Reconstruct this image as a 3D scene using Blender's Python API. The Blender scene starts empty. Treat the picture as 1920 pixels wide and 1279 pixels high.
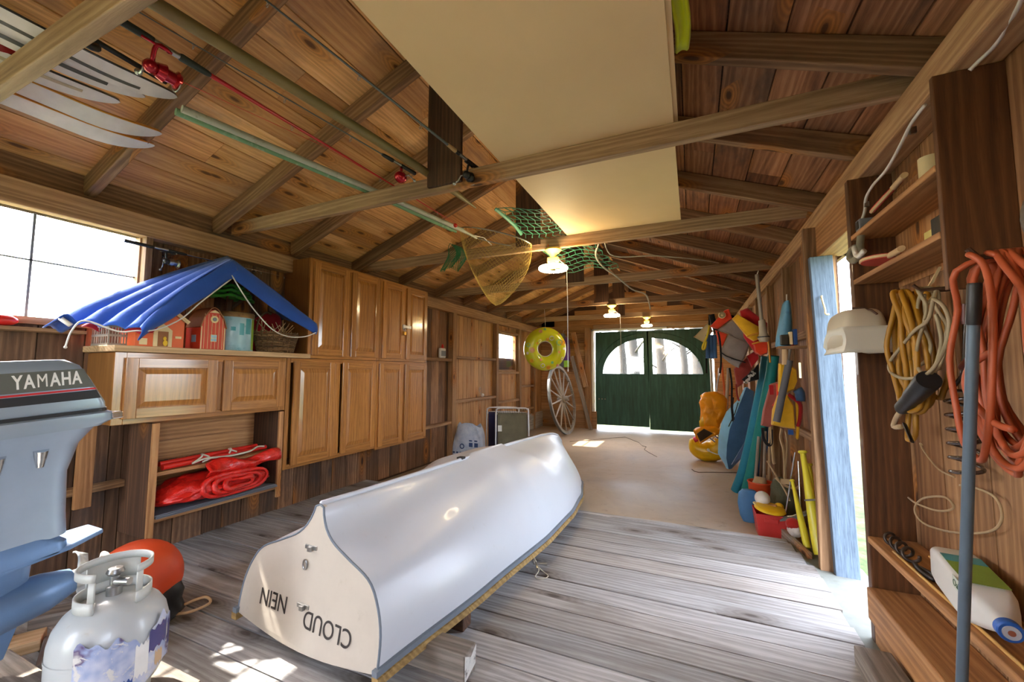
import bpy, bmesh, math, random
from mathutils import Vector, Matrix, noise
random.seed(7)
V = Vector
sc = bpy.context.scene
COL = sc.collection
PI = math.pi

# ------------------------------------------------------------------ mesh builder
class MB:
    def __init__(s):
        s.v = []; s.f = []; s.g = []; s.r = []
    def add(s, vs, fs, gs=None, rnd=None):
        b = len(s.v); r = random.random() if rnd is None else rnd
        s.v += [V(p) for p in vs]
        s.f += [tuple(b + i for i in f) for f in fs]
        off = V((random.uniform(0, 40), random.uniform(0, 40), random.uniform(0, 40)))
        s.g += [V(q) + off for q in (gs if gs is not None else vs)]
        s.r += [r] * len(vs)
        return s
    def box(s, a, b, along=0, rnd=None):
        a = V(a); b = V(b)
        lo = V((min(a.x, b.x), min(a.y, b.y), min(a.z, b.z))); hi = V((max(a.x, b.x), max(a.y, b.y), max(a.z, b.z)))
        vs = [V((x, y, z)) for x in (lo.x, hi.x) for y in (lo.y, hi.y) for z in (lo.z, hi.z)]
        fs = [(0, 1, 3, 2), (4, 6, 7, 5), (0, 4, 5, 1), (2, 3, 7, 6), (0, 2, 6, 4), (1, 5, 7, 3)]
        o = [along] + [i for i in range(3) if i != along]
        return s.add(vs, fs, [V((p[o[0]], p[o[1]], p[o[2]])) for p in vs], rnd)
    def beam(s, A, B, w, h, up=(0, 0, 1), rnd=None, taper=1.0):
        """beam from A to B; w = width sideways, h = height along up; centred on the line"""
        A = V(A); B = V(B); d = B - A; L = d.length; x = d / L
        y = V(up).cross(x)
        if y.length < 1e-6: y = V((1, 0, 0)).cross(x)
        y.normalize(); z = x.cross(y)
        vs = []; gs = []
        for t in (0, 1):
            k = 1 if t == 0 else taper
            for sy in (-.5, .5):
                for sz in (-.5, .5):
                    vs.append(A + x * L * t + y * w * sy * k + z * h * sz * k); gs.append(V((L * t, w * sy, h * sz)))
        fs = [(0, 1, 3, 2), (4, 6, 7, 5), (0, 4, 5, 1), (2, 3, 7, 6), (0, 2, 6, 4), (1, 5, 7, 3)]
        return s.add(vs, fs, gs, rnd)
    def prism(s, pts, ext, rnd=None, along=None):
        """extrude polygon (3-D points) by vector ext"""
        pts = [V(p) for p in pts]; e = V(ext); n = len(pts)
        vs = pts + [p + e for p in pts]
        fs = [tuple(reversed(range(n))), tuple(range(n, 2 * n))] + [(i, (i + 1) % n, n + (i + 1) % n, n + i) for i in range(n)]
        gs = None
        if along is not None:
            o = [along] + [i for i in range(3) if i != along]
            gs = [V((p[o[0]], p[o[1]], p[o[2]])) for p in vs]
        return s.add(vs, fs, gs, rnd)
    def loft(s, rings, cap=True, closed=True, rnd=None):
        n = len(rings[0]); vs = [V(p) for r in rings for p in r]; fs = []
        m = n if closed else n - 1
        for i in range(len(rings) - 1):
            for j in range(m):
                k = (j + 1) % n
                fs.append((i * n + j, i * n + k, (i + 1) * n + k, (i + 1) * n + j))
        if cap:
            fs.append(tuple(reversed(range(n)))); b = (len(rings) - 1) * n; fs.append(tuple(b + j for j in range(n)))
        gs = []; t = 0
        for i, r in enumerate(rings):
            if i: t += (V(rings[i][0]) - V(rings[i - 1][0])).length
            for j in range(n): gs.append(V((t, r[j][0] if 0 else j / n * .3, 0)))
        return s.add(vs, fs, None, rnd)
    def tube(s, pts, r, n=8, closed=False, smooth=0, rnd=None, rads=None, flat=1.0):
        pts = [V(p) for p in pts]
        if smooth: pts = catmull(pts, smooth, closed)
        N = len(pts)
        if rads is None: rad = [r] * N
        else:
            rad = []
            for i in range(N):
                t = i / max(1, N - 1) * (len(rads) - 1); a = min(int(t), len(rads) - 2) if len(rads) > 1 else 0
                rad.append(rads[a] + (rads[a + 1] - rads[a]) * (t - a) if len(rads) > 1 else rads[0])
        T = []
        for i in range(N):
            a = pts[(i - 1) % N] if (closed or i) else pts[0]
            b = pts[(i + 1) % N] if (closed or i < N - 1) else pts[-1]
            t = (b - a); T.append(t.normalized() if t.length > 1e-9 else V((0, 0, 1)))
        u = T[0].orthogonal().normalized(); rings = []; gs = []; L = 0
        for i in range(N):
            if i: L += (pts[i] - pts[i - 1]).length
            u = (u - T[i] * u.dot(T[i]))
            u = u.normalized() if u.length > 1e-6 else T[i].orthogonal().normalized()
            w = T[i].cross(u)
            for j in range(n):
                a = 2 * PI * j / n
                rings.append(pts[i] + u * math.cos(a) * rad[i] + w * math.sin(a) * rad[i] * flat)
                gs.append(V((L, math.cos(a) * rad[i], math.sin(a) * rad[i])))
        fs = []
        for i in range(N if closed else N - 1):
            i2 = (i + 1) % N
            for j in range(n):
                k = (j + 1) % n
                fs.append((i * n + j, i * n + k, i2 * n + k, i2 * n + j))
        if not closed:
            fs.append(tuple(reversed(range(n)))); fs.append(tuple((N - 1) * n + j for j in range(n)))
        return s.add(rings, fs, gs, rnd)
    def lathe(s, prof, M=None, n=24, arc=None, rnd=None):
        """prof: list of (r,z); M: matrix"""
        M = M or Matrix.Identity(4); vs = []; fs = []; m = len(prof)
        full = arc is None; a0, a1 = (0, 2 * PI) if full else arc
        K = n if full else n + 1
        for i in range(K):
            a = a0 + (a1 - a0) * i / n
            for r, z in prof: vs.append(M @ V((r * math.cos(a), r * math.sin(a), z)))
        for i in range(n):
            i2 = (i + 1) % K
            for j in range(m - 1):
                fs.append((i * m + j, i2 * m + j, i2 * m + j + 1, i * m + j + 1))
        gs = [V((vs[q] - vs[0])) for q in range(len(vs))]
        return s.add(vs, fs, gs, rnd)
    def ball(s, c, r, n=16, M=None):
        c = V(c); r = V(r) if hasattr(r, '__len__') else V((r, r, r)); vs = []; fs = []
        h = n // 2
        for i in range(h + 1):
            p = PI * i / h
            for j in range(n):
                a = 2 * PI * j / n
                q = V((r.x * math.sin(p) * math.cos(a), r.y * math.sin(p) * math.sin(a), r.z * math.cos(p)))
                vs.append(c + (M @ q if M else q))
        for i in range(h):
            for j in range(n):
                k = (j + 1) % n
                fs.append((i * n + j, (i + 1) * n + j, (i + 1) * n + k, i * n + k))
        return s.add(vs, fs)
    def grid(s, fn, nu, nv, cu=False):
        vs = []; gs = []; fs = []
        for i in range(nu + 1):
            for j in range(nv + 1):
                vs.append(V(fn(i / nu, j / nv))); gs.append(V((i / nu, j / nv, 0)))
        for i in range(nu):
            for j in range(nv):
                fs.append((i * (nv + 1) + j, (i + 1) * (nv + 1) + j, (i + 1) * (nv + 1) + j + 1, i * (nv + 1) + j + 1))
        return s.add(vs, fs, gs)
    def xf(s, M):
        s.v = [M @ p for p in s.v]; return s

def catmull(pts, k, closed=False):
    out = []; N = len(pts)
    for i in range(N if closed else N - 1):
        p0 = pts[(i - 1) % N] if (closed or i) else pts[0]
        p1 = pts[i]; p2 = pts[(i + 1) % N]
        p3 = pts[(i + 2) % N] if (closed or i < N - 2) else pts[-1]
        for q in range(k):
            t = q / k
            out.append(.5 * ((2 * p1) + (p2 - p0) * t + (2 * p0 - 5 * p1 + 4 * p2 - p3) * t * t + (3 * p1 - p0 - 3 * p2 + p3) * t ** 3))
    if not closed: out.append(pts[-1])
    return out

def off_of(o):
    t = V((0, 0, 0))
    while o is not None: t += o.location; o = o.parent
    return t

def build(mb, name, mat, parent=None, smooth=0, bevel=0, sub=0, solid=0, local=False, base=None):
    """link a builder as ONE mesh object. World coordinates unless local."""
    me = bpy.data.meshes.new(name)
    if parent is not None and not local:
        o_ = off_of(parent); vs = [p - o_ for p in mb.v]; loc = V((0, 0, 0))
    elif parent is None:
        xs = [p.x for p in mb.v]; ys = [p.y for p in mb.v]; zs = [p.z for p in mb.v]
        loc = V(base) if base else V(((min(xs) + max(xs)) / 2, (min(ys) + max(ys)) / 2, min(zs)))
        vs = [p - loc for p in mb.v]
    else:
        vs = mb.v; loc = V((0, 0, 0))
    me.from_pydata([tuple(p) for p in vs], [], mb.f)
    bm = bmesh.new(); bm.from_mesh(me); bmesh.ops.recalc_face_normals(bm, faces=bm.faces); bm.to_mesh(me); bm.free()
    a = me.attributes.new('gc', 'FLOAT_VECTOR', 'POINT'); a.data.foreach_set('vector', [c for p in mb.g for c in p])
    a = me.attributes.new('rnd', 'FLOAT', 'POINT'); a.data.foreach_set('value', mb.r)
    if smooth:
        me.polygons.foreach_set('use_smooth', [True] * len(me.polygons))
        if smooth < 180: me.set_sharp_from_angle(angle=math.radians(smooth))
    o = bpy.data.objects.new(name, me); COL.objects.link(o); o.location = loc
    if mat is not None: me.materials.append(mat)
    if parent is not None: o.parent = parent
    if solid:
        m = o.modifiers.new('s', 'SOLIDIFY'); m.thickness = solid; m.offset = 0
    if bevel:
        m = o.modifiers.new('b', 'BEVEL'); m.width = bevel; m.segments = 2; m.limit_method = 'ANGLE'; m.angle_limit = math.radians(40)
    if sub:
        m = o.modifiers.new('d', 'SUBSURF'); m.levels = sub; m.render_levels = sub
    return o

def tag(o, label=None, cat=None, group=None, kind=None):
    if label: o['label'] = label
    if cat: o['category'] = cat
    if group: o['group'] = group
    if kind: o['kind'] = kind
    return o

def thing(name, label, cat, loc=(0, 0, 0), group=None):
    o = bpy.data.objects.new(name, None); COL.objects.link(o); o.location = V(loc)
    o.empty_display_size = .05
    return tag(o, label, cat, group)

def struct(mb, name, mat, **k):
    o = build(mb, name, mat, **k); o['kind'] = 'structure'; return o

def copy_thing(root, loc, label, rot=None):
    r = root.copy(); COL.objects.link(r); r.location = V(loc)
    if rot: r.rotation_euler = rot
    r['label'] = label
    def rec(a, b):
        for ch in list(a.children):
            c = ch.copy(); COL.objects.link(c); c.parent = b; rec(ch, c)
    rec(root, r)
    return r

def rotz(a): return Matrix.Rotation(a, 4, 'Z')
def TR(x, y, z): return Matrix.Translation((x, y, z))
def axis_to(d, loc=(0, 0, 0)):
    """matrix taking +Z to direction d, placed at loc"""
    return Matrix.Translation(loc) @ V(d).to_track_quat('Z', 'Y').to_matrix().to_4x4()

def text_mb(s, size, M, depth=.0006, bold=0, sp=1):
    """lettering as mesh, written along +X, up +Y in M"""
    c = bpy.data.curves.new('t', 'FONT'); c.body = s; c.size = size; c.extrude = depth; c.align_x = 'CENTER'; c.align_y = 'CENTER'; c.offset = bold; c.space_character = sp
    o = bpy.data.objects.new('t', c); COL.objects.link(o)
    dg = bpy.context.evaluated_depsgraph_get(); me = o.evaluated_get(dg).to_mesh()
    mb = MB(); mb.add([M @ v.co for v in me.vertices], [tuple(p.vertices) for p in me.polygons])
    o.evaluated_get(dg).to_mesh_clear(); bpy.data.objects.remove(o); bpy.data.curves.remove(c)
    return mb

# ------------------------------------------------------------------ materials
def newmat(name):
    m = bpy.data.materials.new(name); m.use_nodes = True
    nt = m.node_tree; nt.nodes.clear()
    return m, nt
def N(nt, t, **k):
    n = nt.nodes.new(t)
    for a, b in k.items(): setattr(n, a, b)
    return n
def lin(c):
    """sRGB 0-255 -> linear"""
    out = []
    for x in c[:3]:
        x = x / 255.0; out.append(x / 12.92 if x <= .04045 else ((x + .055) / 1.055) ** 2.4)
    return (*out, 1.0)
def math_(nt, op, a, b=None, clamp=False):
    n = N(nt, 'ShaderNodeMath', operation=op, use_clamp=clamp)
    for i, x in enumerate((a, b)):
        if x is None: continue
        if isinstance(x, (int, float)): n.inputs[i].default_value = x
        else: nt.links.new(x, n.inputs[i])
    return n.outputs[0]
def mix_(nt, f, a, b, mode='MIX'):
    n = N(nt, 'ShaderNodeMix', data_type='RGBA', blend_type=mode)
    for sock, x in ((n.inputs[0], f), (n.inputs[6], a), (n.inputs[7], b)):
        if isinstance(x, (int, float)): sock.default_value = x
        elif isinstance(x, tuple): sock.default_value = x
        else: nt.links.new(x, sock)
    return n.outputs[2]
def vscale(nt, vec, s, loc=(0, 0, 0)):
    n = N(nt, 'ShaderNodeMapping'); n.inputs['Scale'].default_value = s; n.inputs['Location'].default_value = loc
    nt.links.new(vec, n.inputs[0]); return n.outputs[0]
def noise_(nt, vec, scale=1, detail=4, rough=.55, dist=0):
    n = N(nt, 'ShaderNodeTexNoise'); n.inputs['Scale'].default_value = scale; n.inputs['Detail'].default_value = detail
    n.inputs['Roughness'].default_value = rough; n.inputs['Distortion'].default_value = dist
    nt.links.new(vec, n.inputs['Vector']); return n.outputs['Fac']
def ramp_(nt, fac, stops):
    n = N(nt, 'ShaderNodeValToRGB'); cr = n.color_ramp
    while len(cr.elements) < len(stops): cr.elements.new(.5)
    for e, (p, c) in zip(cr.elements, stops): e.position = p; e.color = c if len(c) == 4 else (*c, 1)
    nt.links.new(fac, n.inputs[0]); return n.outputs[0]
def smooth_(nt, x, a, b, lo=0, hi=1):
    n = N(nt, 'ShaderNodeMapRange', interpolation_type='SMOOTHSTEP')
    n.inputs[1].default_value = a; n.inputs[2].default_value = b; n.inputs[3].default_value = lo; n.inputs[4].default_value = hi
    nt.links.new(x, n.inputs[0]); return n.outputs[0]
def finish(nt, col, rough=.6, metal=0, bump=None, bstr=.2, bdist=.004, coat=0, spec=.5, trans=0, sheen=0, sss=0, emit=None, estr=0, alpha=None, coatr=.03):
    b = N(nt, 'ShaderNodeBsdfPrincipled'); o = N(nt, 'ShaderNodeOutputMaterial')
    def put(k, x):
        if isinstance(x, (int, float, tuple)): b.inputs[k].default_value = x
        else: nt.links.new(x, b.inputs[k])
    put('Base Color', col); put('Roughness', rough); put('Metallic', metal); put('Coat Weight', coat); put('Specular IOR Level', spec); put('Coat Roughness', coatr)
    put('Transmission Weight', trans); put('Sheen Weight', sheen)
    if alpha is not None: put('Alpha', alpha)
    if emit is not None: put('Emission Color', emit); put('Emission Strength', estr)
    if bump is not None:
        n = N(nt, 'ShaderNodeBump'); n.inputs['Strength'].default_value = bstr; n.inputs['Distance'].default_value = bdist
        nt.links.new(bump, n.inputs['Height']); nt.links.new(n.outputs[0], b.inputs['Normal'])
    nt.links.new(b.outputs[0], o.inputs[0]); return b

def wood(name, dark, mid, light, tint=.35, alt=None, rough=.7, knots=.5, knotc=(70, 38, 16), stain=0, stainc=(60, 58, 58), fib=.25, gs=1.0, coat=0, bstr=.25, halo=(190, 120, 50), cath=.14, coatr=.03):
    m, nt = newmat(name)
    gc = N(nt, 'ShaderNodeAttribute', attribute_name='gc').outputs['Vector']
    rn = N(nt, 'ShaderNodeAttribute', attribute_name='rnd').outputs['Fac']
    n1 = noise_(nt, vscale(nt, gc, (1.5 * gs, 17 * gs, 17 * gs)), 1, 9, .68, .5)
    n2 = noise_(nt, vscale(nt, gc, (9 * gs, 190 * gs, 190 * gs)), 1, 4, .65)
    low = noise_(nt, vscale(nt, gc, (.55 * gs, 6 * gs, 6 * gs)), 1, 2, .5)
    sx = N(nt, 'ShaderNodeSeparateXYZ'); nt.links.new(gc, sx.inputs[0])
    ph = math_(nt, 'ADD', math_(nt, 'MULTIPLY', math_(nt, 'ADD', sx.outputs[1], sx.outputs[2]), 190 * gs), math_(nt, 'MULTIPLY', low, 34))
    ring = math_(nt, 'SINE', math_(nt, 'ADD', ph, math_(nt, 'MULTIPLY', n2, 2.5)))
    ring = math_(nt, 'MULTIPLY_ADD', ring, .5); nt.nodes[-1].inputs[2].default_value = .5
    ring = math_(nt, 'POWER', ring, 1.8)
    fac = math_(nt, 'ADD', math_(nt, 'ADD', math_(nt, 'MULTIPLY', n1, .95 - fib - .12 ), math_(nt, 'MULTIPLY', n2, fib)), math_(nt, 'MULTIPLY', ring, cath))
    fac = math_(nt, 'ADD', fac, math_(nt, 'MULTIPLY', math_(nt, 'SUBTRACT', low, .5), .2))
    col = ramp_(nt, fac, [(.28, lin(dark)), (.5, lin(mid)), (.74, lin(light))])
    # plank tint
    r2 = math_(nt, 'FRACT', math_(nt, 'MULTIPLY', rn, 7.31))
    if alt: col = mix_(nt, math_(nt, 'MULTIPLY', math_(nt, 'POWER', r2, 1.5), .85), col, mix_(nt, 1.0, col, lin(alt), 'MULTIPLY'))
    k = math_(nt, 'MULTIPLY_ADD', rn, 2 * tint); nt.nodes[-1].inputs[2].default_value = 1 - tint
    cmb = N(nt, 'ShaderNodeCombineColor')
    for i in range(3): nt.links.new(k, cmb.inputs[i])
    col = mix_(nt, 1.0, col, cmb.outputs[0], 'MULTIPLY')
    if stain:
        sn = noise_(nt, vscale(nt, gc, (1.3, 3.5, 3.5), (5, 3, 1)), 1, 5, .65)
        col = mix_(nt, math_(nt, 'MULTIPLY', smooth_(nt, sn, .5, .72), stain), col, lin(stainc))
    if knots:
        vo = N(nt, 'ShaderNodeTexVoronoi', feature='F1', voronoi_dimensions='2D'); vo.inputs['Scale'].default_value = 1
        cx = N(nt, 'ShaderNodeCombineXYZ'); nt.links.new(math_(nt, 'MULTIPLY', sx.outputs[0], 1.7), cx.inputs[0]); nt.links.new(math_(nt, 'MULTIPLY', math_(nt, 'ADD', sx.outputs[1], sx.outputs[2]), 4.6), cx.inputs[1]); wob = cx.outputs[0]
        nt.links.new(wob, vo.inputs['Vector'])
        d = vo.outputs['Distance']
        sep = N(nt, 'ShaderNodeSeparateColor'); nt.links.new(vo.outputs['Color'], sep.inputs[0])
        on = math_(nt, 'LESS_THAN', sep.outputs[0], knots)
        d = math_(nt, 'ADD', d, math_(nt, 'MULTIPLY', math_(nt, 'SUBTRACT', n1, .5), .12))
        hal = math_(nt, 'MULTIPLY', smooth_(nt, d, .06, .42, .85, 0), on)
        col = mix_(nt, hal, col, mix_(nt, math_(nt, 'MULTIPLY_ADD', math_(nt, 'SINE', math_(nt, 'MULTIPLY', d, 95)), .5), lin(halo), mix_(nt, .5, lin(halo), lin(knotc))))
        kn = math_(nt, 'MULTIPLY', smooth_(nt, d, .045, .085, .92, 0), on)
        col = mix_(nt, kn, col, lin(knotc))
    finish(nt, col, rough, coat=coat, coatr=coatr, bump=math_(nt, 'ADD', n2, n1), bstr=bstr, bdist=.003)
    return m

def plain(name, c, rough=.5, metal=0, var=.12, nscale=6, coat=0, spec=.5, dirt=None, dirtamt=0, bstr=.12, dscale=9, **k):
    """one-colour material with mild procedural mottling and optional dirt"""
    m, nt = newmat(name)
    tc = N(nt, 'ShaderNodeTexCoord').outputs['Object']
    n1 = noise_(nt, tc, nscale, 4, .6)
    col = ramp_(nt, n1, [(.3, tuple(x * (1 - var) for x in lin(c)[:3]) + (1,)), (.7, tuple(min(1, x * (1 + var)) for x in lin(c)[:3]) + (1,))])
    if dirt:
        d = noise_(nt, tc, dscale, 6, .7)
        col = mix_(nt, smooth_(nt, d, .62 - .12 * dirtamt, .75, 0, min(1, dirtamt)), col, lin(dirt))
    n2 = noise_(nt, tc, nscale * 12, 3, .6)
    finish(nt, col, rough, metal, bump=n2, bstr=bstr, coat=coat, spec=spec, **k)
    return m

def fabric(name, c, var=.15, wscale=500, rough=.9, sheen=.2, wr=.6, wrs=9):
    m, nt = newmat(name)
    tc = N(nt, 'ShaderNodeTexCoord').outputs['Object']
    n1 = noise_(nt, tc, 7, 4, .6)
    col = ramp_(nt, n1, [(.3, tuple(x * (1 - var) for x in lin(c)[:3]) + (1,)), (.7, tuple(min(1, x * (1 + var)) for x in lin(c)[:3]) + (1,))])
    w = noise_(nt, tc, wscale, 2, .5); w2 = noise_(nt, tc, wrs, 5, .6, 1.2)
    finish(nt, col, rough, bump=math_(nt, 'ADD', math_(nt, 'MULTIPLY', w, .06), math_(nt, 'MULTIPLY', w2, wr)), bstr=.6, bdist=.02, sheen=sheen, spec=.25)
    return m
# ------------------------------------------------------------------ wood kinds of this shed
M_roofL = wood('roof board', (180, 124, 70), (232, 182, 120), (250, 220, 170), tint=.24, alt=(226, 204, 186), rough=.6, cath=.08, fib=.22, knots=.75, knotc=(92, 54, 26), halo=(206, 142, 66), stain=.5, stainc=(126, 100, 84), coat=.1)  # left slope paled to stand in for the window light on it
M_roofR = wood('dark roof board', (106, 66, 42), (164, 112, 74), (202, 154, 112), tint=.28, alt=(206, 182, 166), rough=.7, knots=.35, stain=.7, stainc=(62, 48, 42))  # same boarding in a darker tone for the right slope
M_rafter = wood('rafter wood', (94, 66, 42), (142, 106, 74), (178, 142, 106), tint=.2, rough=.75, knots=.25, stain=.3, stainc=(80, 62, 52))
M_tie = wood('tie wood', (118, 90, 64), (162, 130, 98), (194, 164, 130), tint=.12, rough=.7, knots=.35, stain=.35, stainc=(104, 86, 74))
M_dark = wood('dark board', (50, 31, 19), (82, 54, 35), (112, 78, 52), tint=.2, rough=.7, knots=.1)
M_wall = wood('wall board', (90, 62, 42), (142, 104, 74), (186, 146, 108), tint=.36, alt=(172, 170, 172), rough=.8, knots=.3, stain=.75, stainc=(64, 58, 56))
M_wallfar = wood('warm wall board', (146, 102, 60), (196, 150, 98), (224, 182, 130), tint=.16, alt=(224, 204, 180), rough=.75, knots=.3, stain=.3, stainc=(112, 86, 66))
M_stud = wood('stud wood', (108, 78, 50), (160, 122, 84), (194, 158, 116), tint=.18, rough=.8, knots=.25, stain=.35, stainc=(84, 66, 56))
M_plate = wood('plate beam wood', (128, 92, 60), (180, 140, 100), (210, 174, 132), tint=.1, rough=.75, knots=.15, stain=.4, stainc=(126, 100, 82))
M_wallR = wood('right wall board', (118, 82, 52), (166, 124, 84), (200, 160, 116), tint=.22, alt=(206, 186, 166), rough=.75, knots=.25, stain=.45, stainc=(90, 74, 64))
M_brown = wood('brown stained board', (60, 34, 18), (100, 62, 34), (134, 90, 54), tint=.12, rough=.55, knots=0, stain=.4, stainc=(52, 32, 20), coat=.1)
M_deck = wood('weathered deck', (132, 129, 128), (174, 173, 173), (204, 205, 208), tint=.22, alt=(226, 212, 196), rough=.78, knots=.45, knotc=(84, 74, 68), halo=(128, 120, 114), stain=.5, stainc=(124, 114, 106), fib=.36, coat=0, cath=.14)
M_jamb = wood('weathered blue white jamb', (70, 82, 98), (106, 122, 140), (132, 146, 160), tint=.03, rough=.8, knots=0, knotc=(44, 46, 54), halo=(88, 102, 120), fib=.6, cath=.02)
M_oak = wood('varnished oak', (134, 84, 34), (182, 122, 56), (206, 150, 82), tint=.12, rough=.42, knots=0, fib=.5, coat=1.0, coatr=.13, bstr=.1, cath=.12)
M_oakside = wood('oak cabinet side', (122, 78, 38), (150, 102, 52), (170, 122, 70), tint=.05, rough=.45, knots=0, fib=.3, coat=.1, bstr=.06, cath=.05)
M_shelfw = wood('orange pine shelf', (136, 90, 50), (182, 130, 80), (208, 162, 110), tint=.1, rough=.65, knots=.25, stain=.3, stainc=(110, 80, 56))
M_block = wood('old grey block', (84, 76, 70), (136, 125, 114), (168, 158, 146), tint=.15, rough=.8, knots=.1, stain=.5, stainc=(74, 66, 60))
M_lightwood = wood('pale wood', (160, 126, 86), (204, 170, 126), (226, 198, 160), tint=.1, rough=.6, knots=0)
M_greywood = wood('silver grey wood', (110, 101, 90), (160, 150, 136), (190, 182, 170), tint=.15, rough=.8, knots=.05)

def concrete_mat():
    m, nt = newmat('worn concrete')
    tc = N(nt, 'ShaderNodeTexCoord').outputs['Object']
    a = noise_(nt, tc, .9, 6, .65, .5); b = noise_(nt, tc, 9, 6, .7); c = noise_(nt, tc, 120, 3, .6)
    col = ramp_(nt, a, [(.3, lin((148, 128, 104))), (.55, lin((180, 162, 138))), (.75, lin((190, 180, 168)))])
    col = mix_(nt, math_(nt, 'MULTIPLY', smooth_(nt, b, .55, .75), .5), col, lin((126, 106, 84)))
    finish(nt, col, smooth_(nt, a, .3, .7, .42, .65), bump=math_(nt, 'ADD', b, math_(nt, 'MULTIPLY', c, .4)), bstr=.15)
    return m
M_conc = concrete_mat()
M_sill = plain('pale concrete sill', (124, 128, 122), .85, var=.1, nscale=14, dirt=(100, 100, 84), dirtamt=.5)

def door_green():
    m, nt = newmat('dark green paint')
    tc = N(nt, 'ShaderNodeTexCoord').outputs['Object']
    a = noise_(nt, vscale(nt, tc, (22, 22, 2.2)), 1, 5, .65); 
    col = ramp_(nt, a, [(.3, lin((18, 54, 42))), (.55, lin((32, 78, 62))), (.8, lin((66, 100, 84)))])
    finish(nt, col, .55, bump=a, bstr=.2)
    return m
M_green = door_green()
def glass_mat(name, tint=(1, 1, 1, 1), rough=0, body=.08):
    m, nt = newmat(name)
    g = N(nt, 'ShaderNodeBsdfTransparent'); g.inputs[0].default_value = tint
    s = N(nt, 'ShaderNodeBsdfGlossy'); s.inputs['Roughness'].default_value = .05
    x = N(nt, 'ShaderNodeMixShader'); x.inputs[0].default_value = body
    o = N(nt, 'ShaderNodeOutputMaterial')
    nt.links.new(g.outputs[0], x.inputs[1]); nt.links.new(s.outputs[0], x.inputs[2]); nt.links.new(x.outputs[0], o.inputs[0])
    return m
M_glass = glass_mat('window glass')
M_white = plain('white paint', (222, 220, 212), .5, var=.05)
M_gel = plain('white gelcoat', (200, 204, 211), .36, var=.02, nscale=3, dirt=(170, 168, 162), dirtamt=.2, coat=.08, bstr=.03, dscale=22)
M_transom = plain('shaded gelcoat', (190, 181, 168), .4, var=.06, nscale=5, dirt=(140, 128, 112), dirtamt=.25, bstr=.05)  # gelcoat toned darker and beiger to stand in for the transom's shade
M_black = plain('black plastic', (26, 26, 28), .45, var=.2)
M_blackletter = plain('black lettering', (40, 34, 32), .6)
M_grey = plain('grey plastic', (120, 124, 130), .5)
M_metal = plain('worn steel', (170, 170, 168), .35, metal=1, dirt=(110, 100, 90), dirtamt=.4)
M_brass = plain('brass', (190, 150, 70), .3, metal=1)
M_chrome = plain('chrome', (210, 212, 214), .15, metal=1)
M_trimgrey = plain('blue grey rubber trim', (110, 120, 132), .6)
M_trimtan = wood('tan rub rail', (110, 84, 44), (158, 128, 76), (190, 160, 104), tint=.05, rough=.7, knots=0)
M_rope = fabric('natural rope', (200, 192, 172), wscale=300)
M_cordwhite = plain('white cord', (225, 222, 214), .6)
M_panel = plain('cream wall panel', (226, 196, 146), .6, var=.05, nscale=1.5, bstr=.04)
M_paneledge = plain('panel edge', (150, 132, 96), .8)
# ------------------------------------------------------------------ the shed
XL, XR, YB, YF = -3.48, .93, 9.68, -1.9       # left / right sheathing, rear wall, end wall behind the camera
YD = 3.72                                      # where the deck stops and the concrete begins
ZC = -.08                                      # concrete level
XM, ZE, SL = -1.33, 2.33, .385                 # ridge line, rafter seat height, slope
def roofz(x): return ZE + SL * (min(x - (XL), (XR - .12) - x + .0))   # underside of rafters
ZR = ZE + SL * (XM - XL)

# deck of planks running across
mb = MB(); y = YF
while y < YD - .02:
    w = random.choice((.145, .15, .16, .175, .19)); y2 = min(y + w, YD)
    xr = .685 + random.uniform(-.008, .008)
    if y < 3.2: mb.box((XL, y + .0045, -.04), (xr, y2 - .0045, random.uniform(-.003, .002)), 0)
    else: mb.box((XL, y + .004, -.04), (.66 - (y - 3.2) * .12, y2 - .003, random.uniform(-.003, .002)), 0)
    y = y2
struct(mb, 'floor', M_deck)
mb = MB(); mb.box((XL - .05, YF, -.2), (.64, YD - .06, -.052)); struct(mb, 'floor_backing', M_dark)  # dark slab added under the planks to block daylight in the gaps
mb = MB(); mb.box((XL - .1, YD - .01, ZC - .1), (XR + .05, YB + .1, ZC), 1)
struct(mb, 'floor_concrete', M_conc)
mb = MB(); mb.prism([(.69, YF, -.015), (.96, YF, -.02), (.98, 3.45, -.03), (.9, 3.6, -.02), (.64, 3.75, -.02)], (0, 0, -.2))
struct(mb, 'trim_1', M_sill, bevel=.01)

def board_wall(mb, x0, x1, ylist, z0, z1, holes, wr=(.13, .2)):
    """vertical boards between Y limits; holes = (ya, yb, za, zb)"""
    y, yend = ylist
    while y < yend - .01:
        w = random.uniform(*wr); y2 = min(y + w, yend); g = .003
        for (ya, yb, za, zb) in holes:            # snap to hole edges
            for e in (ya, yb):
                if y + .02 < e < y2: y2 = e
        rn = random.random(); zs = [(z0, z1)]
        for (ya, yb, za, zb) in holes:
            if y >= ya - 1e-4 and y2 <= yb + 1e-4:
                zs = [(z0, za), (zb, z1)]
        for a, b in zs:
            if b - a > .01: mb.box((x0, y + g, a), (x1, y2 - g, b), 2, rn)
        y = y2
W1 = (-.35, 1.47, 1.555, 2.165); W2 = (7.12, 8.0, 1.29, 2.0)
mb = MB(); board_wall(mb, XL - .025, XL, (YF, 5.46), -.05, 2.36, [W1], (.14, .21)); struct(mb, 'wall_left', M_wall)
mb = MB(); board_wall(mb, XL - .025, XL, (5.46, YB), ZC, 2.36, [W2], (.12, .17)); struct(mb, 'wall_left', M_wallfar)
XRF = .865
HO = (-1.55, -.35, .95, 2.0)  # unseen hatch, added to let more daylight in
DR = (2.585, 3.25, -.05, 2.02)                   # doorway in the right wall
mb = MB(); board_wall(mb, XR, XR + .025, (YF, DR[0]), -.05, 2.36, [HO], (.14, .24)); struct(mb, 'wall_right', M_wallR)
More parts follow.
